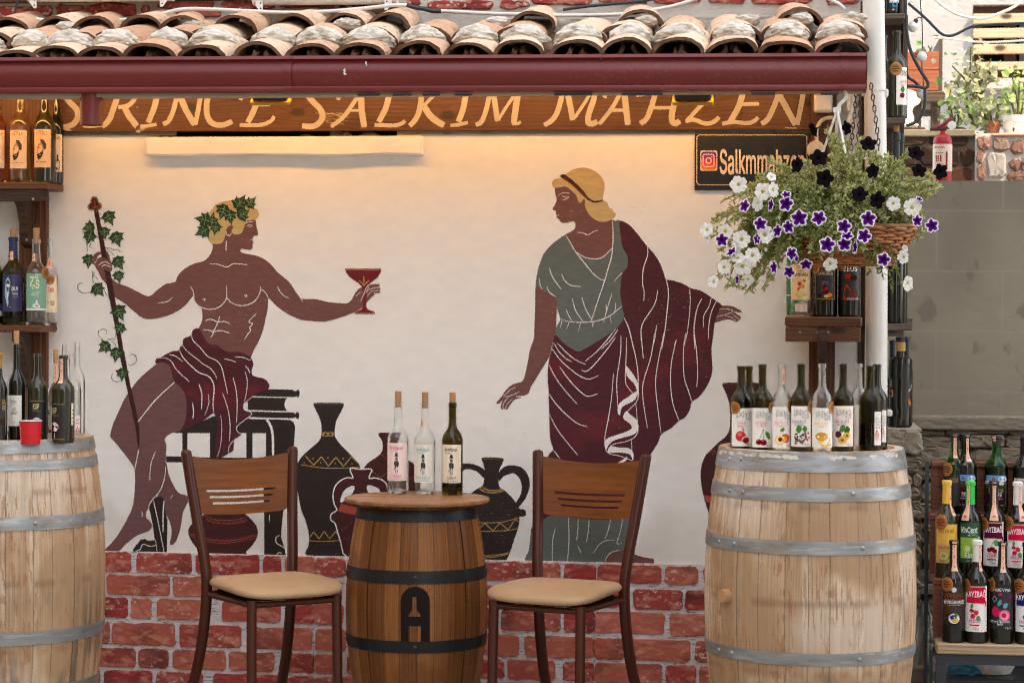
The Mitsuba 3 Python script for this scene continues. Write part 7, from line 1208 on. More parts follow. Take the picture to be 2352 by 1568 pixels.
for y0, y1 in ((115, 200), (240, 320), (375, 455), (525, 590)): wboard('slat', wd_, bq('A4', 1900, y0, 2560, y1, YH-0.03, 0.025, 0.003), 6, 'x', y0*0.03)
add('sill', box(wxa-0.05, wxb+0.05, YH-0.10, YH, wza-0.05, wza), 'lime', wh)
# wooden planter and bench in the yard
plb = thing('planter_box', 'red-brown plank planter standing in the yard beside hanging bulbs', 'planter')
YG = 1.75
for y0, y1 in ((440, 596), (598, 772)): wboard('plank', plb, bq('A4', 1318, y0, 1612, y1, YG, 0.03, 0.003), 5, 'x', y0*0.01)
add('side', bq('A4', 1612, 330, 1640, 790, YG, 0.5), 'wood', plb, uv=(70.1, 0.2)); add('soil', bq('A4', 1322, 455, 1610, 760, YG+0.031, 0.42), 'dark_void', plb)
bn = thing('garden_stand', 'weathered grey wooden stand under the planter', 'stand')
wboard('top', bn, bq('A4', 1330, 775, 1665, 870, YG-0.05, 0.5, 0.004), 7, 'x', 1.1)
for x0, x1 in ((1385, 1460), (1545, 1625)): wboard('leg', bn, bq('A4', x0, 872, x1, 1080, YG, 0.06, 0.003), 7, 'z', x0*0.01)
wboard('rail', bn, bq('A4', 1390, 930, 1600, 985, YG+0.01, 0.03), 7, 'x', 3.3)
# white plastic chair back seen behind the shelf
pc = thing('plastic_chair', 'white plastic garden chair partly hidden behind the side shelf', 'chair')
pts = qs('A4', [(1285, 770), (1330, 758), (1380, 765), (1425, 790), (1455, 840), (1440, 880), (1400, 905), (1385, 950), (1400, 1000), (1395, 1060), (1440, 1098), (1285, 1098)])
v, f = sheet([cr(pts, 4, True)], 1.45); v2 = v+[0, 0.02, 0]; n = len(v); E = []
ring = cr(pts, 4, True); rv = np.vstack([[W(x, y, 1.45) for x, y in ring], A([W(x, y, 1.45) for x, y in ring])+[0, 0.02, 0]]); m_ = len(ring); rf2 = A([[i, (i+1) % m_, m_+(i+1) % m_] for i in range(m_)]+[[i, m_+(i+1) % m_, m_+i] for i in range(m_)])
add('back', cat((v, f), (v2, f[:, ::-1]), (rv, rf2)), 'white_plastic', pc); add('seat', bq('A4', 1300, 1040, 1440, 1075, 1.25, 0.3, 0.01), 'white_plastic', pc)
# fire extinguisher
fe = thing('fire_extinguisher', 'red fire extinguisher with white label on the yard wall', 'fire extinguisher')
YX = 0.72; ex = X_('A4', 1640, 1300, YX); ez0, ez1 = zt_+0.0, Z_('A4', 1640, 1140, YX); er = zw(158)/2*mpp(2180, YX)
hh = ez1-ez0; tw = T().translate([ex, YX, ez0])
add('cylinder', lathe([(0, 0), (er*0.95, 0), (er, 0.006), (er, hh*0.86), (er*0.92, hh*0.93), (er*0.68, hh*0.985), (er*0.35, hh*1.01), (er*0.26, hh*1.03), (er*0.26, hh*1.07), (0, hh*1.07)], 28), 'satin', fe, smooth=40, color=c(150, 12, 20), to_world=tw)
va = math.atan2(CAM[0]-ex, -(CAM[1]-YX))
lbk = add('label', patch(0, 0, lambda z: er+0.001, va-1.5, va+1.5, hh*0.27, hh*0.80, 2, 20), 'satin', fe, color=c(206, 190, 170), to_world=tw)
add('print', cat(*[patch(0, 0, lambda z: er+0.0018, va+a0, va+a1, hh*b0, hh*b1, 2, 5) for a0, a1, b0, b1 in ((0.35, 0.55, 0.30, 0.65), (-0.75, -0.6, 0.46, 0.58), (-0.5, -0.38, 0.46, 0.58), (-0.25, -0.1, 0.46, 0.58), (-0.8, 0.1, 0.40, 0.41), (-0.8, 0.1, 0.62, 0.63), (-1.0, 0.2, 0.72, 0.73), (-1.0, 0.2, 0.745, 0.755))]), 'painted', fe, color=c(150, 50, 44), kind='stuff', to_world=tw)
add('valve', cat(tuple(box(-0.016, 0.016, -0.012, 0.012, hh*1.07, hh*1.14, 0.003)), tube([(-0.05, 0, hh*1.10), (-0.016, 0, hh*1.10)], 0.007, 8)), 'rust_iron', fe, to_world=tw)
add('lever', cat(tube([(-0.03, 0, hh*1.12), (0.0, 0, hh*1.18), (0.03, 0, hh*1.30)], 0.008, 8), tube([(-0.02, 0, hh*1.13), (0.045, 0, hh*1.15)], 0.006, 8)), 'satin', fe, color=c(120, 16, 20), to_world=tw)
add('gauge', lathe([(0.017, 0), (0.017, 0.012), (0, 0.013)], 18), 'white_plastic', fe, to_world=T().translate([ex+0.035, YX-0.01, ez0+hh*1.17]).rotate([1, 0, 0], 90))
# pots
def pot(lbl, t, x0, y0, x1, y1, Y, col):
    k = thing('flower_pot', lbl, 'flower pot'); xa, xb = X_(t, x0, y0, Y), X_(t, x1, y0, Y); R_ = (xb-xa)/2; z1, z0 = Z_(t, x0, y0, Y), Z_(t, x0, y1, Y)
    add('body', lathe([(0, z0), (R_*0.72, z0), (R_*0.95, z1-0.03), (R_, z1-0.028), (R_*1.02, z1), (R_*0.93, z1), (R_*0.9, z1-0.02), (0, z1-0.03)], 28, ((xa+xb)/2, Y, 0)), 'satin', k, smooth=40, color=col); return k, ((xa+xb)/2, Y, z1-0.03)
pk, p1_ = pot('white plastic flower pot with rust spot on the yard wall', 'A4', 2132, 985, 2420, 1150, YD+0.10, (0.72, 0.70, 0.66))
add('stain', sheet([circ('A4', 2243, 1095, 11, 8), circ('A4', 2240, 1110, 7, 8)], YD-0.045), 'painted', pk, color=c(120, 50, 40))
add('saucer', box(p1_[0]-0.12, p1_[0]+0.2, YD-0.05, YD+0.24, Z_('A4', 2200, 1160, YD), Z_('A4', 2200, 1140, YD), 0.004), 'terracotta', pk, uv=(0.2, 0))
pk2, p2_ = pot('small terracotta pot hidden among the geranium leaves', 'A4', 2020, 1030, 2130, 1150, YD+0.10, c(150, 84, 60))
pk3, p3_ = pot('black plastic pot behind the fire extinguisher valve', 'A4', 1680, 1045, 1740, 1100, YD+0.05, (0.03, 0.03, 0.03))
# geraniums: clusters of round leaves on stems
def geranium(lbl, base, tips, n, col, seed, lr=0.030):
    r = np.random.default_rng(seed); k = thing('geranium', lbl, 'potted plant'); st_, lf, lc = [], [], []
    for tx in tips:
        tip = A(tx); P = cr([A(base), (A(base)*0.45+tip*0.55)+r.normal(0, 0.02, 3), tip], 6); st_.append(tube(P, np.linspace(0.006, 0.003, len(P)), 6))
        for _ in range(n):
            t = r.uniform(0.35, 1.0); p = P[int(t*(len(P)-1))]+r.normal(0, 1, 3)*[0.045, 0.045, 0.04]; nn = r.normal(0, 1, 3)+[0, -0.9, 0.9]; nn /= np.linalg.norm(nn)
            a = np.cross(nn, r.normal(0, 1, 3)); a /= np.linalg.norm(a); b = np.cross(nn, a); R_ = lr*r.uniform(0.35, 0.85); th = np.arange(9)*2*np.pi/9
            ring = p+R_*((1+0.18*np.cos(th*5))*np.cos(th))[:, None]*a+R_*((1+0.18*np.cos(th*5))*np.sin(th))[:, None]*b+nn*R_*0.25*np.cos(th*2)[:, None]
            lf.append((np.vstack([[p-nn*R_*0.15], ring]), A([[0, i+1, (i+1) % 9+1] for i in range(9)]))); lc.append(np.tile(c(*col)*r.uniform(0.6, 1.5), (10, 1)))
    add('stem', cat(*st_), 'painted', k, color=c(96, 92, 56), kind='stuff'); add('leaf', cat(*lf), 'leaf', k, color=np.vstack(lc), kind='stuff')
wp = lambda t, x, y, Y: W(*q(t, x, y), Y)
geranium('tall sunlit geranium climbing in front of the slatted window', wp('A4', 1900, 1090, 1.5), [wp('A4', x, y, 1.5) for x, y in ((1720, 560), (1880, 400), (1900, 480), (2050, 500), (1960, 560), (1870, 620), (2000, 640), (1760, 700))], 15, (168, 170, 138), 3)
geranium('lower geranium clump beside the white pot', wp('A4', 2060, 1090, YD+0.1), [wp('A4', x, y, YD+0.1) for x, y in ((1950, 900), (2050, 800), (2150, 880), (2000, 980), (2100, 950), (1960, 1040))], 14, (142, 150, 116), 4, 0.024)
geranium('trailing green plant in the shade left of the geraniums', wp('A4', 1740, 1090, 1.3), [wp('A4', x, y, 1.3) for x, y in ((1710, 760), (1740, 900), (1700, 820), (1750, 980), (1720, 1020))], 9, (120, 144, 90), 5, 0.022)
geranium('leafy shoots in the white pot at the right edge', p1_, [wp('A4', x, y, YD+0.1) for x, y in ((2230, 640), (2290, 620), (2330, 700), (2180, 800), (2240, 740))], 12, (150, 176, 110), 6, 0.022)
geranium('small seedling at the corner of the plank planter', wp('A4', 1500, 460, YG+0.1), [wp('A4', x, y, YG+0.1) for x, y in ((1480, 400), (1520, 390), (1500, 425))], 6, (110, 150, 84), 7, 0.018)
# light string and cables
lt_ = thing('light_string', 'string of small white bulbs hanging in front of the yard', 'string lights')
wire = Wl('A4', [(1452, -60), (1455, 60), (1465, 150), (1470, 300), (1468, 440), (1465, 560), (1478, 700), (1470, 800)], 0.05)
add('wire', tube(cr(wire, 5), 0.0022, 6), 'dark_metal', lt_)
for bx, by, sx_, sy_ in ((1388, 230, 1410, 185), (1466, 482, 1468, 450), (1461, 795, 1465, 752)):
    b_, s_ = wp('A4', bx, by, 0.05), wp('A4', sx_, sy_, 0.05); m = lathe([(0, -0.0195), (0.008, -0.018), (0.015, -0.012), (0.0185, -0.002), (0.0185, 0.004), (0.014, 0.013), (0.009, 0.018), (0, 0.02)], 20)
    bk_ = add('bulb', m, 'white_plastic', lt_, smooth=True, to_world=T().translate(b_.tolist())); add('socket', tube([b_+(s_-b_)*0.55, b_+(s_-b_)*1.4], 0.0085, 10), 'dark_metal', lt_)
add('wire', tube(cr(Wl('A4', [(1412, 170), (1440, 150), (1465, 152)], 0.05), 4), 0.0022, 6), 'dark_metal', lt_)
one('cable', 'thick black cable looping past the planter', 'cable', tube(cr(Wl('A4', [(1325, -40), (1330, 200), (1355, 380), (1400, 500), (1460, 610), (1515, 700), (1500, 745), (1420, 735), (1335, 730)], 0.02), 6), 0.0062, 8), 'dark_metal', smooth=40)
one('cable', 'thick black cable hanging below the bulbs to the shelf', 'cable', tube(cr(Wl('A4', [(1490, 760), (1490, 880), (1470, 960), (1420, 1030), (1335, 1068)], 0.02), 6), 0.0058, 8), 'dark_metal', smooth=40)
one('cable', 'short black cable beside the plum label bottle', 'cable', tube(cr(Wl('A4', [(1335, 560), (1345, 650), (1400, 690), (1445, 735)], 0.03), 6), 0.0055, 8), 'dark_metal', smooth=40)
one('cable', 'thin black cable sagging across the white house', 'cable', tube(cr(Wl('A4', [(1350, 30), (1500, 160), (1620, 280), (1690, 305), (1760, 290), (1900, 225), (2100, 208), (2420, 196)], 0.6), 6), 0.0055, 8), 'dark_metal', smooth=40)
one('cable', 'white cable sagging across the boarded window', 'cable', tube(cr(Wl('A4', [(1560, -20), (1700, 90), (1850, 148), (2000, 155), (2150, 105), (2260, 50), (2360, -40)], 1.0), 6), 0.006, 8), 'white_plastic', smooth=40)
one('cable', 'thin white cable below the sagging black cable', 'cable', tube(cr(Wl('A4', [(1560, 320), (1700, 330), (1900, 355), (2100, 358), (2400, 340)], 1.2), 6), 0.004, 8), 'white_plastic', smooth=40)
# ================================================================ cables and lamps above the roof
one('cable', 'white conduit lying along the top of the roof tiles', 'cable', tube(cr(Wl('A1', [(275, 160), (380, 172), (520, 170), (700, 172), (900, 170), (1100, 168), (1300, 140), (1480, 92), (1600, 78), (1800, 82), (2119, 96)], 0.0)+Wl('A2', [(200, 106), (420, 108), (700, 96), (1000, 70), (1200, 48), (1335, 45)], 0.0), 5), 0.0075, 10), 'white_plastic', smooth=40)
one('cable', 'white cable rising to the right above the tiles', 'cable', tube(cr(Wl('A2', [(1615, 95), (1900, 110), (2119, 120)], 0.0)+Wl('A3', [(200, 122), (500, 132), (800, 130), (1050, 120), (1300, 85), (1500, 45), (1700, -20)], 0.0), 5), 0.0072, 10), 'white_plastic', smooth=40)
one('cable', 'short white cable curving over the tiles by the drain pipe', 'cable', tube(cr(Wl('A4', [(640, -30), (700, 5), (770, 40), (810, 80)], 0.0), 5), 0.0068, 10), 'white_plastic', smooth=40)
one('cable', 'black cable end joined to the left end of the white conduit', 'cable', tube(cr(Wl('A1', [(-60, 165), (60, 158), (180, 150), (280, 160)], 0.0), 5), 0.006, 8), 'dark_metal', smooth=40)
one('cable', 'black cable hanging from the top left corner', 'cable', tube(cr(Wl('A1', [(180, -40), (150, 20), (130, 80), (124, 145)], 0.02), 5), 0.0045, 8), 'dark_metal', smooth=40)
one('cable', 'black taped splice between two white cables', 'cable', tube(cr(Wl('A2', [(1330, 45), (1400, 65), (1480, 78), (1550, 95), (1620, 95)], 0.0), 5), 0.0085, 8), 'dark_metal', smooth=40)
one('cable', 'black cable rising over the tiles in the middle', 'cable', tube(cr(Wl('A3', [(535, 85), (700, 60), (900, 40), (1200, 10), (1350, -20)], 0.04), 5), 0.006, 8), 'dark_metal', smooth=40)
def batten(lbl, p0, p1, py):
    k = thing('batten_light', lbl, 'lamp'); a, b = W(*p0, 0.03), W(*p1, 0.03); R_ = 0.038
    n = 24; th = np.linspace(0, 2*np.pi, n, endpoint=False); sec = np.column_stack([R_*1.0*np.cos(th), R_*0.85*np.sin(th)])
    v = np.vstack([np.column_stack([np.full(n, x), 0.03+sec[:, 0], a[2]+(b[2]-a[2])*(x-a[0])/(b[0]-a[0])+sec[:, 1]]) for x in (a[0], b[0])]); f = [[i, (i+1) % n, n+(i+1) % n] for i in range(n)]+[[i, n+(i+1) % n, n+i] for i in range(n)]+[[0, i, i+1] for i in range(1, n-1)]+[[n, n+i+1, n+i] for i in range(1, n-1)]
    add('housing', (v, A(f)), 'white_plastic', k, smooth=50)
    for x, s in ((a[0]+0.03, 1), (b[0]-0.03, -1)):
        z = a[2]-R_; P = trimesh.creation.extrude_polygon(Polygon([(-0.014, 0.02), (0.014, 0.02), (0.014, -0.022), (0.004, -0.022), (-0.014, 0.0)]), 0.002, engine='earcut'); vv, ff = tm(P)
        bk_ = add('bracket', (np.column_stack([x+vv[:, 0]*s, 0.0-vv[:, 2], z+vv[:, 1]]), ff), 'white_plastic', k)
        for dz in (0.010, -0.010): add('hole', lathe([(0.003, 0), (0, 0.0005)], 10), 'dark_void', bk_, to_world=T().translate([x+0.005*s, -0.0025, z+dz]).rotate([1, 0, 0], 90))
    return k
batten('white batten lamp housing at the top left above the tiles', (q('A1', 240, 0)[0], -13), (q('A1', 1470, 0)[0], -16), 0)
batten('white batten lamp housing at the top centre above the tiles', (q('A1', 2150, 0)[0], -6), (q('A2', 1250, 0)[0], -9), 0)

# ================================================================ bottle rack at the lower right
rk = thing('bottle_rack', 'stepped wooden bottle rack on a dark metal frame at right', 'rack')
YF, YM, YBk = -0.56, -0.43, -0.31
ZF_, ZM_, ZK_ = Z_('D4', 1900, 1218, YF), Z_('D4', 1900, 672, YM), Z_('D4', 1900, 130, YBk)
rx0, rx1 = X_('D4', 1590, 1270, YF-0.05), X_('D4', 2331, 1270, YF)+0.9
wboard('plank', rk, box(rx0, rx1, YF-0.055, YF+0.065, ZF_-0.035, ZF_, 0.004), 3, 'x', 0.4)
wboard('plank', rk, box(rx0-0.005, rx1, YM-0.055, YM+0.06, ZM_-0.022, ZM_, 0.004), 2, 'x', 1.4)
wboard('plank', rk, box(rx0-0.01, rx1, YBk-0.055, YBk+0.05, ZK_-0.022, ZK_, 0.004), 2, 'x', 2.4)
wboard('riser', rk, box(rx0-0.004, rx1, YM-0.052, YM-0.04, ZF_+0.002, ZM_-0.0225), 2, 'x', 3.4)
wboard('riser', rk, box(rx0-0.008, rx1, YBk-0.052, YBk-0.04, ZM_+0.002, ZK_-0.0225), 2, 'x', 4.4)
zbt = Z_('C4', 1900, 1092, YBk+0.06); wboard('back_board', rk, box(X_('C4', 1545, 1200, YBk+0.06), rx1, YBk+0.06, YBk+0.08, ZK_, zbt), 2, 'x', 5.4); wboard('top_rail', rk, box(X_('C4', 1542, 1200, YBk+0.05), rx1, YBk+0.045, YBk+0.085, zbt-0.02, zbt, 0.003), 2, 'x', 6.4)
add('frame', cat(box(rx0, rx1, YF-0.04, YF-0.01, ZF_-0.072, ZF_-0.0355), box(rx0, rx0+0.034, YF-0.042, YF-0.008, -0.03, ZF_-0.0725), box(rx0-0.02, rx0-0.008, YBk+0.03, YBk+0.055, -0.03, zbt), box(rx0-0.02, rx0-0.008, YF+0.02, YF+0.04, -0.03, ZF_-0.04), box(rx1-0.03, rx1, YF-0.04, YF-0.01, -0.03, ZF_-0.073)), 'dark_metal', rk)
gF, gM, gK = 'front row of the bottle rack', 'middle row of the bottle rack', 'back row of the bottle rack'
def rkb(t, cx, ty, w, row, glass, lbl, **kw):
    x, y = q(t, cx, ty); z, Y, g = {'F': (ZF_, YF, gF), 'M': (ZM_, YM, gM), 'K': (ZK_, YBk, gK)}[row]; return bottle(x, y, z, Y, glass, lbl, zw(w), group=g, **kw)
vil = [('r', -1.1, 1.1, 0.0, 0.72, (0.03, 0.008, 0.02)), ('r', -1.1, 1.1, 0.80, 1.0, c(96, 150, 200)), ('d', 0.6, 0.88, 0.4, 0.25, c(226, 226, 226)), ('p', [(-0.9, 0.72), (-0.9, 0.86), (-0.3, 0.84), (-0.2, 0.96), (0.05, 0.84), (0.9, 0.80), (0.9, 0.70)], c(150, 84, 64)), ('p', [(-1.0, 0.72), (-0.6, 0.74), (-0.6, 0.82), (-1.0, 0.82)], c(214, 206, 196)), ('p', [(0.2, 0.70), (0.7, 0.70), (0.7, 0.78), (0.2, 0.80)], c(214, 206, 196)), ('r', -1.1, 1.1, 0.60, 0.70, c(50, 66, 40))]
def village(t1, col): return vil+[('t', 'Şirince', 0.05, 0.46, 0.15, 0.62, col), ('t', 'ZEUS', 0.1, 0.33, 0.11, 0.42, c(232, 228, 222)), ('t', t1, 0.1, 0.235, 0.04, 0.5, c(210, 206, 200)), ('t', 'Red Wine', -0.3, 0.04, 0.035, 0.3, c(210, 206, 200)), ('t', '75cl', 0.6, 0.04, 0.035, 0.14, c(210, 206, 200))]
st_ = (-0.2, 0.55, 0.70, 0.985)
rkb('C4', 1742, 858, 180, 'K', 'bright_green_glass', 'green bottle with medal at the left end of the rack back row', fill=0.62, foil=((0.014, 0.013, 0.013), 0.90), strip=st_, medal=[(-0.75, 0.56, 0.024)], lab={'z0': 0.1, 'z1': 0.48, 'a': 0.0, 'h': 0.95, 'col': (0.014, 0.013, 0.016), 'art': [('t', 'GÜNEŞ', 0.0, 0.86, 0.06, 0.4, c(190, 160, 110)), ('t', 'KEYİF', 0.1, 0.78, 0.06, 0.3, c(190, 160, 110))]})
rkb('C4', 1838, 862, 190, 'K', 'dark_glass', 'dark bottle with village picture label and maroon lettering in back row', foil=((0.014, 0.013, 0.013), 0.90), strip=(0.1, 0.75, 0.66, 0.99), lab={'z0': 0.10, 'z1': 0.50, 'a': -0.02, 'h': 1.05, 'col': (0.03, 0.02, 0.025), 'art': village('KIRMIZI', c(110, 20, 40))})
rkb('C4', 2120, 840, 150, 'K', 'olive_glass', 'white capped bottle behind the green village bottle', foil=(c(226, 220, 210), 0.80))if False else None
rkb('C4', 2098, 870, 200, 'K', 'bright_green_glass', 'bright green bottle with village picture label in the back row', fill=0.58, foil=((0.014, 0.013, 0.013), 0.90), strip=(-0.9, -0.1, 0.93, 0.99), lab={'z0': 0.10, 'z1': 0.50, 'a': -0.05, 'h': 1.05, 'col': (0.03, 0.02, 0.025), 'art': village('ŞARAP', c(120, 160, 90))})
rkb('C4', 2335, 880, 190, 'K', 'dark_glass', 'dark bottle with white label cut by the right edge in back row', lab={'z0': 0.15, 'z1': 0.47, 'a': -0.3, 'h': 0.7, 'col': c(216, 210, 204), 'art': [('t', 'ROMA', -0.1, 0.8, 0.14, 0.6, c(150, 50, 50)), ('r', -0.5, 0.4, 0.5, 0.52, c(120, 110, 110))]})
kay = lambda c1, name, fruit_: [('r', -1.1, 1.1, 0.62, 1.0, c1), ('p', [(-1.1, 0.55), (-0.6, 0.615), (0.0, 0.64), (0.6, 0.615), (1.1, 0.55), (1.1, 0.66), (-1.1, 0.66)], c1), ('r', -1.1, 1.1, 0.965, 0.985, c(206, 176, 120)), ('p', [(-1.1, 0.53), (-0.6, 0.595), (0.0, 0.62), (0.6, 0.595), (1.1, 0.53), (1.1, 0.55), (0.6, 0.612), (0, 0.636), (-0.6, 0.612), (-1.1, 0.55)], c(206, 176, 120)), ('t', 'KAYIBAĞ', 0.0, 0.76, 0.12, 0.86, c(240, 234, 230)), ('t', name, -0.1, 0.20, 0.085, 0.5, c(206, 110, 130)), ('r', -0.45, 0.3, 0.135, 0.16, c1), ('t', '75cl', 0.05, 0.04, 0.06, 0.26, c1)]+fruit_
ras = [('d', -0.22, 0.34, 0.2, 0.2, c(206, 44, 70)), ('d', 0.05, 0.42, 0.2, 0.21, c(214, 54, 80)), ('d', -0.3, 0.46, 0.17, 0.16, c(190, 34, 60)), ('p', leafp(-0.35, 0.5, 0.3, 1.2, 0.8), c(90, 150, 70)), ('p', leafp(0.05, 0.32, 0.4, -0.3, 0.7), c(90, 150, 70))]
che = [('d', -0.3, 0.36, 0.2, 0.2, c(130, 14, 34)), ('d', -0.02, 0.38, 0.2, 0.2, c(110, 12, 30)), ('d', 0.18, 0.34, 0.2, 0.2, c(150, 20, 40)), ('p', [(-0.25, 0.4), (-0.22, 0.4), (0.1, 0.56), (0.06, 0.56)], c(70, 110, 50)), ('p', leafp(0.05, 0.55, 0.5, -0.25, 0.7), c(84, 150, 70))]
sM = (0.25, 0.75, 0.62, 0.985)
rkb('C4', 1678, 1250, 195, 'M', 'olive_glass', 'yellow capped bottle with yellow and melon label in middle row', foil=(c(226, 180, 60), 0.76), strip=(0.6, 1.05, 0.64, 0.985), medal=[(-0.55, 0.575, 0.026)], lab={'z0': 0.155, 'z1': 0.555, 'a': 0.05, 'h': 1.05, 'col': c(226, 178, 70), 'art': [('t', 'Kavsel', -0.1, 0.78, 0.12, 0.7, c(170, 120, 40)), ('r', -1.1, 1.1, 0.0, 0.48, c(206, 160, 100)), ('t', 'Kavun Aromalı', -0.2, 0.38, 0.06, 0.55, c(70, 50, 30)), ('d', -0.25, 0.19, 0.34, 0.32, c(206, 206, 150)), ('d', -0.3, 0.19, 0.2, 0.2, c(150, 170, 90)), ('p', leafp(0.1, 0.12, 0.35, 0.4, 0.7), c(90, 140, 70)), ('t', '75cl', -0.5, 0.03, 0.05, 0.3, c(80, 60, 30))]})
rkb('C4', 1878, 1258, 195, 'M', 'dark_glass', 'green capped bottle with green apple label in the middle row', foil=(c(50, 190, 70), 0.76), strip=(-0.85, -0.1, 0.60, 0.985), lab={'z0': 0.16, 'z1': 0.575, 'a': -0.02, 'h': 1.05, 'col': c(30, 74, 50), 'art': [('r', -1.1, 1.1, 0.12, 0.64, c(150, 190, 70)), ('p', [(-1.1, 0.60), (0.0, 0.68), (1.1, 0.60), (1.1, 0.64), (0, 0.72), (-1.1, 0.64)], c(214, 226, 206)), ('t', 'VinCent', -0.1, 0.76, 0.14, 0.75, c(226, 230, 222)), ('t', 'ÖZEL', 0.3, 0.70, 0.05, 0.3, c(190, 206, 150)), ('d', -0.25, 0.36, 0.34, 0.36, c(180, 212, 96)), ('d', -0.2, 0.36, 0.2, 0.24, c(226, 230, 170)), ('d', 0.4, 0.32, 0.36, 0.36, c(110, 168, 60)), ('t', 'Elma', 0.1, 0.14, 0.12, 0.5, c(240, 240, 230)), ('t', 'Vin Blanc', 0.2, 0.04, 0.05, 0.5, c(200, 220, 200))]})
rkb('C4', 2080, 1256, 190, 'M', 'dark_glass', 'maroon capped bottle with purple cherry label in middle row', foil=((0.035, 0.008, 0.010), 0.76), strip=(-0.4, 0.4, 0.60, 0.99), medal=[(-1.05, 0.56, 0.024)], lab={'z0': 0.135, 'z1': 0.59, 'a': -0.1, 'h': 1.02, 'col': c(232, 226, 222), 'art': kay(c(92, 20, 54), 'VİŞNE', che)})
rkb('C4', 2278, 1262, 190, 'M', 'dark_glass', 'white capped bottle with pink raspberry label in middle row', foil=(c(226, 220, 214), 0.76), strip=(0.2, 0.9, 0.60, 0.985), medal=[(-0.95, 0.57, 0.026)], lab={'z0': 0.12, 'z1': 0.575, 'a': 0.0, 'h': 1.05, 'col': c(232, 226, 222), 'art': kay(c(206, 24, 66), 'AHUDUDU', ras)})
rkb('C4', 2480, 1262, 190, 'M', 'dark_glass', 'dark bottle beyond the right edge in the middle row')
ray = [('p', [(0.0, 0.2), (1.2*math.cos(a), 0.45+0.42*math.sin(a)), (1.2*math.cos(a+0.05), 0.45+0.42*math.sin(a+0.05))], c(150, 84, 44)) for a in np.arange(0, 6.2, 0.26)]
rkb('D4', 1738, 355, 200, 'F', 'dark_glass', 'black bottle with copper ray plum label, leftmost in front row', strip=(-0.35, 0.6, 0.70, 0.99), medal=[(-0.62, 0.575, 0.024)], lab={'z0': 0.18, 'z1': 0.55, 'a': 0.03, 'h': 1.05, 'col': (0.016, 0.013, 0.014), 'art': ray+[('d', 0.0, 0.93, 0.2, 0.22, c(206, 206, 210)), ('t', 'VINCENT', 0.0, 0.74, 0.09, 0.8, c(150, 74, 40)), ('t', 'MÜRDÜM ERİĞİ', 0.03, 0.56, 0.085, 0.85, c(226, 222, 216)), ('r', -0.5, 0.5, 0.52, 0.53, c(190, 186, 180)), ('d', 0.02, 0.16, 0.5, 0.52, c(40, 30, 26)), ('d', 0.02, 0.17, 0.42, 0.44, c(226, 226, 226)), ('d', -0.05, 0.20, 0.25, 0.2, c(40, 60, 130)), ('d', 0.1, 0.12, 0.24, 0.2, c(214, 180, 70)), ('p', leafp(0.0, 0.26, 0.35, 0.2, 0.7), c(60, 120, 60))]})
rkb('D4', 1935, 355, 200, 'F', 'dark_glass', 'white capped bottle with pink raspberry label in front row', foil=(c(226, 220, 214), 0.79), strip=(0.35, 0.9, 0.70, 0.985), medal=[(-1.1, 0.56, 0.024)], lab={'z0': 0.115, 'z1': 0.565, 'a': -0.1, 'h': 1.05, 'col': c(232, 226, 222), 'art': kay(c(206, 24, 66), 'AHUDUDU', ras)})
rkb('D4', 2150, 368, 200, 'F', 'dark_glass', 'black bottle with pink pomegranate picture label in front row', strip=(-0.3, 0.55, 0.70, 0.99), medal=[(-1.15, 0.58, 0.024)], lab={'z0': 0.145, 'z1': 0.56, 'a': -0.15, 'h': 1.05, 'col': (0.014, 0.012, 0.016), 'art': [('p', [(0.1, 0.6), (0.95, 0.85), (0.95, 0.66), (0.3, 0.52)], c(150, 24, 90)), ('t', 'EFMEYRA', 0.0, 0.90, 0.075, 0.85, c(236, 232, 228)), ('d', 0.0, 0.84, 0.14, 0.14, c(206, 40, 96)), ('d', -0.5, 0.72, 0.2, 0.22, c(180, 180, 184)), ('d', -0.5, 0.72, 0.16, 0.18, (0.014, 0.012, 0.016)), ('d', -0.4, 0.42, 0.38, 0.42, c(196, 34, 84)), ('d', 0.35, 0.34, 0.48, 0.50, c(226, 84, 130)), ('d', 0.35, 0.33, 0.36, 0.38, c(240, 150, 176)), ('d', 0.3, 0.34, 0.2, 0.2, c(190, 30, 80)), ('p', leafp(-0.2, 0.55, 0.5, 0.9, 0.6), c(70, 160, 170)), ('p', leafp(0.2, 0.52, 0.5, 0.5, 0.6), c(90, 170, 180)), ('p', leafp(-0.1, 0.25, 0.3, -0.6, 0.6), c(70, 160, 170)), ('t', 'MEYVE ŞARABI', -0.05, 0.16, 0.055, 0.85, c(232, 228, 226)), ('t', 'NAR', 0.0, 0.10, 0.05, 0.24, c(232, 228, 226)), ('t', '75cl', 0.7, 0.02, 0.04, 0.25, c(220, 216, 214))]})
rkb('D4', 2358, 375, 200, 'F', 'dark_glass', 'bottle with blue headed label cut by the right edge in front row', medal=[(-0.75, 0.575, 0.025)], lab={'z0': 0.125, 'z1': 0.54, 'a': -0.1, 'h': 1.0, 'col': c(226, 224, 224), 'art': kay(c(30, 36, 110), 'YABAN', [('d', 0.0, 0.36, 0.2, 0.2, c(70, 50, 120)), ('d', 0.2, 0.42, 0.2, 0.2, c(60, 40, 110))])})
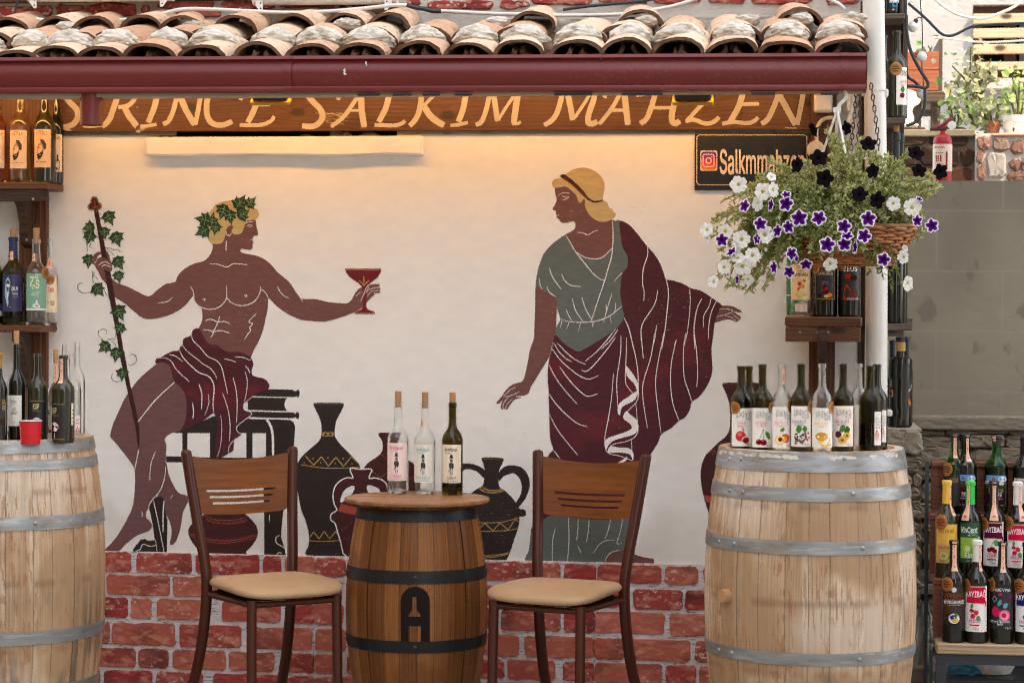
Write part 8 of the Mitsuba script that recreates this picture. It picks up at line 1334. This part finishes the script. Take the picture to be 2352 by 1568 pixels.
# things under the rack
bs = thing('washing_basin', 'white plastic basin stored under the bottle rack', 'basin')
o = wp('D4', 2050, 1470, -0.25); add('bowl', lathe([(0, o[2]), (0.07, o[2]), (0.105, o[2]+0.06), (0.115, o[2]+0.062), (0.117, o[2]+0.068), (0.108, o[2]+0.069), (0.068, o[2]+0.006), (0, o[2]+0.006)], 32, (o[0], -0.25, 0)), 'white_plastic', bs, smooth=40)
cl = thing('plastic_bag', 'crumpled blue and grey plastic bag under the rack', 'bag'); v, f = tm(trimesh.creation.icosphere(4, 1.0)); v = v*(1+0.5*(meshkit.fbm(v*2.4+5, 4)-0.5)[:, None])*[0.11, 0.09, 0.06]+wp('D4', 1760, 1450, -0.25)
hcol = np.where((meshkit.noise(v*18) > 0.55)[:, None], c(40, 110, 140), c(120, 122, 126)); add('body', (v, f), 'satin', cl, smooth=True, color=hcol)
sh_ = thing('crate', 'dark plastic crate holding the basin and bag', 'crate'); zc2 = o[2]-0.002
add('base', box(rx0+0.03, rx0+0.62, -0.40, -0.12, zc2-0.02, zc2, 0.004), 'dark_metal', sh_); add('side', cat(box(rx0+0.03, rx0+0.62, -0.115, -0.105, zc2-0.1, zc2+0.05), box(rx0+0.03, rx0+0.04, -0.40, -0.12, zc2-0.3, zc2-0.021), box(rx0+0.61, rx0+0.62, -0.40, -0.12, zc2-0.3, zc2-0.021)), 'dark_metal', sh_)
wbk = thing('bottle_bundle', 'clear shrink wrapped water bottles behind the barrel', 'bottles'); 
for i in range(3):
    o2 = wp('D4', 1418+i*38, 1400, -0.12); add('bottle', lathe([(0, 0), (0.028, 0), (0.03, 0.01), (0.027, 0.05), (0.03, 0.09), (0.027, 0.13), (0.03, 0.17), (0.012, 0.205), (0.012, 0.22), (0, 0.22)], 18), 'clear_glass', wbk, smooth=40, to_world=T().translate([o2[0], -0.12+0.02*(i % 2), o2[2]]))
zz_ = wp('D4', 1450, 1400, -0.12)[2]; add('block', box(pxa+0.06, pxb+0.02, YPi-0.10, YPi-0.03, 0, zz_-0.001, 0.01), 'stone', wbk, uv=(0.2, 0))
# ================================================================ hanging basket of petunias
YB0 = -0.60
hb = thing('hanging_basket', 'brown wicker hanging basket overflowing with petunias under the gutter end', 'hanging basket')
cxb = X_('B4', 850, 600, YB0); zr_, zbm = Z_('B4', 850, 525, YB0), Z_('B4', 850, 840, YB0); Rb = zw(545)*mpp(1950, YB0)
bprof = lambda t: Rb*(1.0-0.34*(1-t)**1.6)                          # t: 0 bottom, 1 rim
r = np.random.default_rng(12); nrib = 26
for i in range(15):
    t = i/14.0; z = zbm+(zr_-zbm)*t; n = nrib*6; a = np.arange(n+1)*2*np.pi/n
    rr = bprof(t)+0.006*np.cos(a*nrib/2+math.pi*(i % 2))+r.normal(0, 0.0008, n+1); zz = z+0.002*np.sin(a*3+i)+r.normal(0, 0.0006, n+1); rr[-1], zz[-1] = rr[0], zz[0]
    add('strand', tube(np.column_stack([cxb+rr*np.cos(a), YB0+rr*np.sin(a), zz]), 0.0058 if i < 13 else 0.0075, 6, False), 'wicker', hb, smooth=True, color=c(168, 108, 62)*r.uniform(0.55, 1.15))
for j_ in range(nrib):
    a = j_*2*np.pi/nrib; add('rib', tube([(cxb+(bprof(t)+0.001)*math.cos(a), YB0+(bprof(t)+0.001)*math.sin(a), zbm+(zr_-zbm)*t) for t in np.linspace(0, 1, 6)], 0.0042, 6), 'wicker', hb, smooth=True, color=c(134, 84, 48))
add('liner', lathe([(0, zbm+0.004), (bprof(0)-0.012, zbm+0.004), (bprof(0.5)-0.014, (zbm+zr_)/2), (bprof(1)-0.014, zr_-0.02), (0, zr_-0.015)], 36, (cxb, YB0, 0)), 'dark_void', hb, smooth=30)
hk = key('hanger', hb)
top_ = [wp('A4', x, y, YB0) for x, y in ((800, 745), (822, 800), (815, 840), (775, 880), (748, 930))]
scene[hk] = mikit.ply(cat(tube(cr(top_, 5), 0.0068, 10), box(top_[-1][0]-0.014, top_[-1][0]+0.012, YB0-0.004, YB0+0.004, top_[-1][2]-0.012, top_[-1][2]+0.008, 0.002)), 'white_plastic', smooth=40)
for (x, y, dY) in ((850, 1480, -0.10), (625, 1300, 0.05), (720, 1420, 0.16)):
    add('cord', tube([top_[-1], wp('A4', x, y, YB0+dY)], 0.0042, 8), 'white_plastic', hk)
# --- plant
pp = thing('petunia_plant', 'trailing petunias with white, purple and black flowers spilling from the wicker basket', 'flowering plant')
r = np.random.default_rng(21)
LEAF_S = A([(0, 0), (0.32, 0.16), (0.66, 0.14), (1.0, 0.0), (0.66, -0.14), (0.32, -0.16)])
LF = A([[0, 1, 5], [1, 4, 5], [1, 2, 4], [2, 3, 4]])
Vs, Fs, Cs, o_ = [], [], [], 0
stem_p = []
def leafy(P, dens, size, col, spread=1.0):
    global o_
    s = np.concatenate([[0], np.cumsum(np.linalg.norm(np.diff(P, axis=0), axis=1))]); Ltot = s[-1]; n = int(Ltot*dens)
    for i in range(n):
        d = r.uniform(0.12, 1.0)*Ltot; p = A([np.interp(d, s, P[:, k_]) for k_ in range(3)]); k_ = min(int(np.searchsorted(s, d)), len(P)-1); tdir = P[k_]-P[k_-1]; tdir /= np.linalg.norm(tdir)+1e-9
        dirn = r.normal(0, 1, 3)*spread+tdir*0.9+[0, -0.15, 0.25]; dirn /= np.linalg.norm(dirn); side = np.cross(dirn, r.normal(0, 1, 3)); side /= np.linalg.norm(side); up_ = np.cross(side, dirn)
        l = size*r.uniform(0.55, 1.25); pts = p+LEAF_S[:, :1]*l*dirn+LEAF_S[:, 1:]*l*1.15*side+up_*(LEAF_S[:, :1]**2*l*r.uniform(-0.35, 0.2)+np.abs(LEAF_S[:, 1:])*l*0.35)
        Vs.append(pts); Fs.append(LF+o_); o_ += 6; Cs.append(np.tile(A(col)*r.uniform(0.6, 1.35)*A([1, 1, r.uniform(0.75, 1.15)]), (6, 1)))
grn, dgrn, ylw = c(174, 176, 122), c(122, 134, 78), c(172, 164, 104)
def spray(t, x, y, dY, dens=420, size=0.021, col=grn, sag=0.04, rad=0.0022, spread=1.0):
    e = wp(t, x, y, YB0+dY); b = A([cxb, YB0, zr_])+[(e[0]-cxb)*0.35+r.normal(0, 0.05), dY*0.35+r.normal(0, 0.05), -0.01]
    m = (b+e)/2+[0, 0, sag+r.uniform(0, 0.03)]; P = cr([b, m, e], 7)+r.normal(0, 0.003, (15, 3)); stem_p.append(tube(P, np.linspace(rad, rad*0.5, len(P)), 5)); leafy(P, dens, size, col, spread); return P
for i in range(84):                                               # foliage falling over the front of the basket
    x = r.uniform(60, 980); y = r.uniform(520, 800-max(0, x-600)*0.20); spray('B4', x, y, r.uniform(-0.36, -0.24), 400, 0.021, grn if r.random() < 0.7 else dgrn, 0.12)
# the dense crown
for i in range(125):
    x = r.uniform(-80, 1480); yt = 60+0.00016*(x-700)**2*0.6; y = r.uniform(yt-30, 620-0.00012*(x-500)**2); 
    if x > 1020 and y > 480: y = r.uniform(yt, 480)
    spray('B4', x, y, r.uniform(-0.30, 0.12), 430, 0.021, grn if r.random() < 0.72 else (dgrn if r.random() < 0.5 else ylw), 0.05)
for i in range(42):                                               # left hanging mass
    x = r.uniform(-150, 420); y = r.uniform(520, 880)-max(0, x)*0.15; spray('B4', x, y, r.uniform(-0.22, 0.08), 430, 0.020, dgrn if r.random() < 0.6 else grn, 0.10)
for t, x, y in (('B3', 1930, 300), ('B3', 1840, 430), ('B3', 1810, 470), ('B3', 1990, 470), ('B3', 1800, 590), ('B3', 1870, 735), ('B3', 1880, 800), ('B3', 1850, 965), ('B3', 1915, 1040), ('B3', 2000, 1050), ('B3', 2070, 1075), ('B3', 2130, 1080), ('B3', 2040, 235), ('B3', 2190, 150), ('B3', 2180, 480), ('B3', 2060, 400), ('B3', 2150, 980), ('B3', 2230, 1040), ('B3', 2260, 950), ('B3', 2050, 560), ('B3', 2110, 640)):
    for _ in range(2): spray(t, x+r.normal(0, 14), y+r.normal(0, 10), r.uniform(-0.2, 0.0), 300, 0.019, ylw if r.random() < 0.4 else grn, 0.06, spread=0.7)
for t, x, y in (('A4', 640, 1110), ('A4', 700, 1150), ('A4', 760, 1180), ('A4', 820, 1210), ('A4', 960, 1170), ('A4', 990, 1210), ('A4', 1060, 1280), ('A4', 880, 1290), ('A4', 700, 1290), ('A4', 600, 1390), ('A4', 480, 1370), ('A4', 300, 1420), ('A4', 170, 1370), ('A4', 90, 1500), ('A4', 1350, 1310), ('A4', 1280, 1350), ('A4', 1200, 1330), ('A4', 1160, 1420), ('A4', 1490, 1480), ('A4', 1540, 1480), ('A4', 1600, 1560), ('A4', 1580, 1600), ('A4', 1420, 1560), ('A4', 1330, 1450), ('A4', 800, 1330), ('A4', 930, 1330), ('A4', 1090, 1360)):
    for _ in range(2): spray(t, x+r.normal(0, 15), y+r.normal(0, 12), r.uniform(-0.2, 0.1), 330, 0.022, grn, 0.03, spread=0.8)
for t, x, y in (('B4', 1590, 180), ('B4', 1560, 260), ('B4', 1510, 300), ('B4', 1480, 580), ('B4', 1380, 560), ('B4', 1350, 640), ('B4', 1420, 620)): spray(t, x, y, r.uniform(-0.1, 0.05), 330, 0.021, grn, 0.04, spread=0.8)
for t, x, y in (('B4', 1100, 930), ('B4', 1160, 1000), ('B4', 1220, 1040), ('B4', 1300, 1030), ('B4', 1020, 900), ('B4', 1080, 760), ('B4', 980, 760)): spray(t, x, y, -0.22, 260, 0.019, dgrn, 0.08, spread=0.8)
add('stem', cat(*stem_p), 'painted', pp, color=c(104, 108, 58), kind='stuff')
add('foliage', (np.vstack(Vs), np.vstack(Fs)), 'leaf', pp, color=np.vstack(Cs), kind='stuff')
# --- flowers
def flower(kind, seed):
    rr_ = np.random.default_rng(seed); n = 50; th = np.arange(n)*2*np.pi/n
    lob = np.abs(np.cos(2.5*th))                                 # 1 on the five midribs
    pointy = kind != 'white'
    edge = (0.80+0.20*lob**(1.0 if pointy else 0.5))*(1+0.05*np.sin(th*11+seed)+rr_.normal(0, 0.012, n))
    if kind == 'black': edge = 0.72+0.28*lob**1.2
    fr = [0.0, 0.08, 0.16, 0.3, 0.45, 0.56, 0.64, 0.71, 0.78, 0.85, 0.92, 1.0]; V, C_ = [], []
    for k_ in fr:
        z = -0.55*(1-min(1, k_/0.34))**1.3+0.10*k_-0.12*max(0, k_-0.6)*lob+0.05*k_*np.sin(th*5+1.3)+0.045*k_*k_*np.sin(th*9+seed)
        R_ = k_*edge; V.append(np.column_stack([R_*np.cos(th), R_*np.sin(th), z*np.ones(n)]))
        if kind == 'white':
            base = A([0.80, 0.79, 0.74]) if k_ > 0.22 else A([0.52, 0.55, 0.16]); vein = 0.10*(lob > 0.985)[:, None]*(k_ < 0.8)
            C_.append(np.tile(base, (n, 1))*(1-vein)*(1-0.10*((lob < 0.12)[:, None]*(k_ > 0.3))))
        elif kind == 'purple':
            bd = 0.60+0.24*lob**1.3+rr_.normal(0, 0.012, n); w = np.clip((k_-bd)/0.05, 0, 1)[:, None]; pur = np.where(k_ < 0.18, A([[0.02, 0.01, 0.02]]), A([[0.085, 0.006, 0.20]])*(0.6+0.6*k_)); mg = A([[0.20, 0.01, 0.16]])
            pc_ = np.tile(pur, (n, 1)); e_ = np.clip(1-np.abs(k_-bd+0.04)/0.06, 0, 1)[:, None]*0.6; pc_ = pc_*(1-e_)+mg*e_; C_.append(pc_*(1-w)+A([[0.80, 0.77, 0.78]])*w)
        else: C_.append(np.tile(A([0.0075, 0.005, 0.007]), (n, 1))*(1+0.8*(lob > 0.97)[:, None]))
    f = []
    for i in range(len(fr)-1):
        for j_ in range(n): a, b = i*n+j_, i*n+(j_+1) % n; f += [[a, b, b+n], [a, b+n, a+n]]
    v = np.vstack(V); cc = np.vstack(C_); f = A(f)
    tv, tf = tube([(0, 0, -0.46), (0, 0, -0.8), (0.03, 0, -1.15)], [0.13, 0.09, 0.06], 8); tc = np.tile(c(150, 150, 110) if kind != 'black' else c(60, 66, 40), (len(tv), 1))
    return np.vstack([v, tv]), np.vstack([f, tf+len(v)]), np.vstack([cc, tc])
def put(kind, t, x, y, rz, dY=-0.24, squash=1.0, ang=0.0, tilt=(0, 0)):
    """rz = visible half width in survey units; squash < 1 turns the flower away about the axis ang"""
    seed = int(x*7+y*13) % 9973; v, f, cc = flower(kind, seed); rr_ = np.random.default_rng(seed); Y = YB0+dY; p = wp(t, x, y, Y); R_ = zw(rz)*mpp(1950, Y)
    d = CAM-p; d /= np.linalg.norm(d); th = math.acos(max(0.15, squash))+rr_.normal(0, 0.12); ax = math.radians(ang); X1 = np.cross([0, 0, 1], d); X1 /= np.linalg.norm(X1); Y1 = np.cross(d, X1)
    turn = math.cos(ax)*X1+math.sin(ax)*Y1; nrm = d*math.cos(th)+turn*math.sin(th)+A([0, 0, 1])*rr_.normal(0.05, 0.10)+X1*rr_.normal(0, 0.10); nrm /= np.linalg.norm(nrm)
    a = np.cross(nrm, [0.2, 0.1, 1.0]); a /= np.linalg.norm(a); b = np.cross(nrm, a); sp = rr_.uniform(0, 6.28); a, b = a*math.cos(sp)+b*math.sin(sp), b*math.cos(sp)-a*math.sin(sp)
    wv = p+R_*(v[:, :1]*a+v[:, 1:2]*b+v[:, 2:]*nrm)
    add('flower', (wv, f), 'petal' if kind != 'black' else 'painted', pp, smooth=True, color=cc, label={'white': 'white petunia flower', 'purple': 'purple petunia flower edged in white', 'black': 'black petunia flower'}[kind])
for t, x, y, rz, sq, an in [('B4', 120, 225, 78, 1, 0), ('B4', 205, 210, 70, 0.8, 0), ('B4', 72, 320, 58, 0.7, 200), ('B4', 135, 590, 80, 1, 0), ('B4', 30, 765, 70, 1, 0), ('B4', 1225, 327, 64, 0.95, 0), ('B4', 1385, 360, 78, 1, 0), ('B4', 1308, 780, 60, 0.75, 180), ('B4', 1345, 1005, 68, 0.7, 10), ('B4', 690, 840, 64, 0.85, 270), ('B3', 2022, 165, 76, 1, 0), ('B3', 2185, 335, 60, 0.7, 200), ('B3', 1752, 548, 66, 0.9, 160), ('B3', 1755, 620, 48, 0.6, 190), ('B3', 1908, 565, 68, 0.95, 90), ('B3', 2045, 630, 80, 1, 0), ('B3', 2005, 690, 55, 0.7, 200), ('B3', 2015, 785, 66, 0.9, 100), ('B3', 2055, 860, 76, 1, 0), ('B3', 1903, 865, 64, 0.95, 0), ('B3', 1808, 990, 58, 0.9, 180), ('B3', 2100, 970, 56, 0.9, 270), ('B4', 1325, 705, 34, 0.6, 200), ('A3', 2300, 1500, 45, 0.7, 60)]:
    put('white', t, x, y, rz, -0.37, sq, an)
for t, x, y, rz, sq, an in [('B4', 315, 252, 48, 0.7, 90), ('B4', 188, 340, 62, 0.42, 180), ('B4', 316, 330, 72, 1, 0), ('B4', 95, 500, 64, 0.95, 0), ('B4', 425, 450, 78, 1, 0), ('B4', 332, 525, 62, 0.95, 0), ('B4', 243, 560, 62, 0.75, 170), ('B4', 70, 628, 52, 0.8, 200), ('B4', 592, 450, 70, 1, 0), ('B4', 805, 520, 68, 1, 0), ('B4', 1010, 455, 74, 1, 0), ('B4', 832, 600, 58, 0.55, 90), ('B4', 808, 672, 68, 1, 0), ('B4', 975, 600, 68, 0.95, 0), ('B4', 663, 675, 74, 1, 0), ('B4', 903, 697, 68, 0.5, 170), ('B4', 360, 750, 62, 0.9, 0), ('B4', 483, 840, 60, 0.9, 270), ('B4', 342, 905, 58, 0.8, 250), ('B4', 402, 795, 34, 0.6, 0), ('B4', 213, 868, 62, 0.35, 180), ('B4', 1425, 472, 54, 0.8, 0), ('B4', 1552, 513, 64, 1, 0), ('B4', 1442, 290, 34, 0.6, 60), ('B4', 1140, 800, 64, 1, 0), ('B3', 2075, 347, 62, 0.7, 180), ('B3', 1880, 635, 64, 0.95, 0), ('B3', 1962, 738, 58, 0.6, 120), ('B3', 2012, 970, 55, 0.45, 180)]:
    put('purple', t, x, y, rz, -0.38, sq, an)
for t, x, y, rz, sq, an in [('A4', 548, 1100, 66, 0.5, 200), ('A4', 832, 1085, 66, 0.6, 200), ('A4', 1012, 1222, 74, 0.9, 90), ('A4', 410, 1402, 72, 0.85, 180), ('A4', 588, 1340, 80, 0.9, 90), ('A4', 642, 1512, 80, 0.95, 0), ('A4', 1050, 1450, 68, 0.75, 180), ('A4', 1412, 1300, 78, 0.8, 60), ('A4', 1440, 1450, 68, 0.9, 90), ('A4', 1620, 1455, 72, 0.9, 0), ('B4', 938, 250, 76, 0.9, 90), ('B4', 1085, 297, 78, 0.9, 0)]:
    put('black', t, x, y, rz, -0.30, sq, an)
# black sign with account name
sg = thing('account_sign', 'black sign with camera icon and white account name under the name board', 'sign')
YSG = -0.012
add('board', bq('A3', 1650, 1112, 2900, 1548+60, YSG, 0.0115), 'satin', sg, color=(0.007, 0.007, 0.007)); 
a0, a1 = q('A3', 1650, 1112), q('B3', 1650, 212)
del scene[f'{sg}__board']; used[f'{sg}__board'] = -1
xR = q('A4', 510, 0)[0]
add('board', boxD(a0[0], a0[1], xR, a1[1], YSG, 0.0115), 'satin', sg, color=(0.007, 0.007, 0.007))
L0, T0, R0, B0 = q('A3', 1665, 0)[0], q('A3', 0, 1142)[1], q('A4', 494, 0)[0], q('B3', 0, 172)[1]
rc = Polygon([(L0, T0), (R0, T0), (R0, B0), (L0, B0)]).buffer(-8).buffer(8); add('border', sheet([rc.difference(rc.buffer(-1.7))], YSG-0.0012), 'painted', sg, color=c(226, 206, 180))
i0, i1 = q('A3', 1697, 1277), q('A3', 1842, 1448)
rd = lambda x0, y0, x1, y1, k_: Polygon([(x0, y0), (x1, y0), (x1, y1), (x0, y1)]).buffer(-k_).buffer(k_)
ik = add('icon', sheet([rd(*i0, *i1, 4)], YSG-0.0012), 'painted', sg, color=c(226, 206, 190))
g0, g1_ = q('A3', 1706, 1287), q('A3', 1834, 1440); gp = rd(*g0, *g1_, 7).segmentize(2.0)
nst = 14; bands = []
for i in range(nst):
    from shapely.geometry import box as sbox
    bb = gp.intersection(sbox(g0[0]-1, g0[1]+(g1_[1]-g0[1])*i/nst, g1_[0]+1, g0[1]+(g1_[1]-g0[1])*(i+1)/nst)); bands.append((bb, i/nst))
vs_, cs_ = [], []
for bb, t in bands:
    m = sheet([bb.segmentize(4.0)], YSG-0.0024); vs_.append(m); u = (m[0][:, 0]-m[0][:, 0].min())/(np.ptp(m[0][:, 0])+1e-9)
    ca_ = np.where(t < 0.5, 1-2*t, 0); cb = 1-abs(2*t-1); cc_ = max(0, 2*t-1); cs_.append(np.tile(ca_*c(90, 40, 150)+cb*c(206, 40, 80)+cc_*c(236, 140, 50), (len(m[0]), 1))*(1+0.2*(0.5-u))[:, None])
add('gradient', cat(*vs_), 'painted', ik, color=np.vstack(cs_))
e0, e1 = q('A3', 1717, 1304), q('A3', 1818, 1418); fr_ = rd(*e0, *e1, 6); cc0 = q('A3', 1768, 1362); ring_ = Polygon([(cc0[0]+7.2*math.cos(a), cc0[1]+7.8*math.sin(a)) for a in np.arange(24)*2*np.pi/24])
add('camera_outline', sheet([fr_.difference(fr_.buffer(-2.4)), ring_.difference(ring_.buffer(-2.6)), Polygon(circ('A3', 1795, 1333, 6.5, 10))], YSG-0.0036), 'painted', ik, color=c(236, 224, 214))
g, gf = glyphs('Salkmmahzen', True); x0_, x1_ = q('A3', 1862, 0)[0], q('A4', 470, 0)[0]; yb_, yt_ = q('A3', 0, 1470)[1], q('A3', 0, 1262)[1]
capv = g[:, 1].max(); px_s = [(x0_+(a-g[:, 0].min())/np.ptp(g[:, 0])*(x1_-x0_), yb_-(b/capv)*(yb_-yt_)) for a, b in g]
v = A([W(x, y, YSG-0.0012) for x, y in px_s]); n_ = np.cross(v[gf[:, 1]]-v[gf[:, 0]], v[gf[:, 2]]-v[gf[:, 0]]); gf2 = gf.copy(); gf2[n_[:, 1] > 0] = gf2[n_[:, 1] > 0][:, ::-1]
add('lettering', (v, gf2), 'painted', sg, color=c(232, 212, 186))
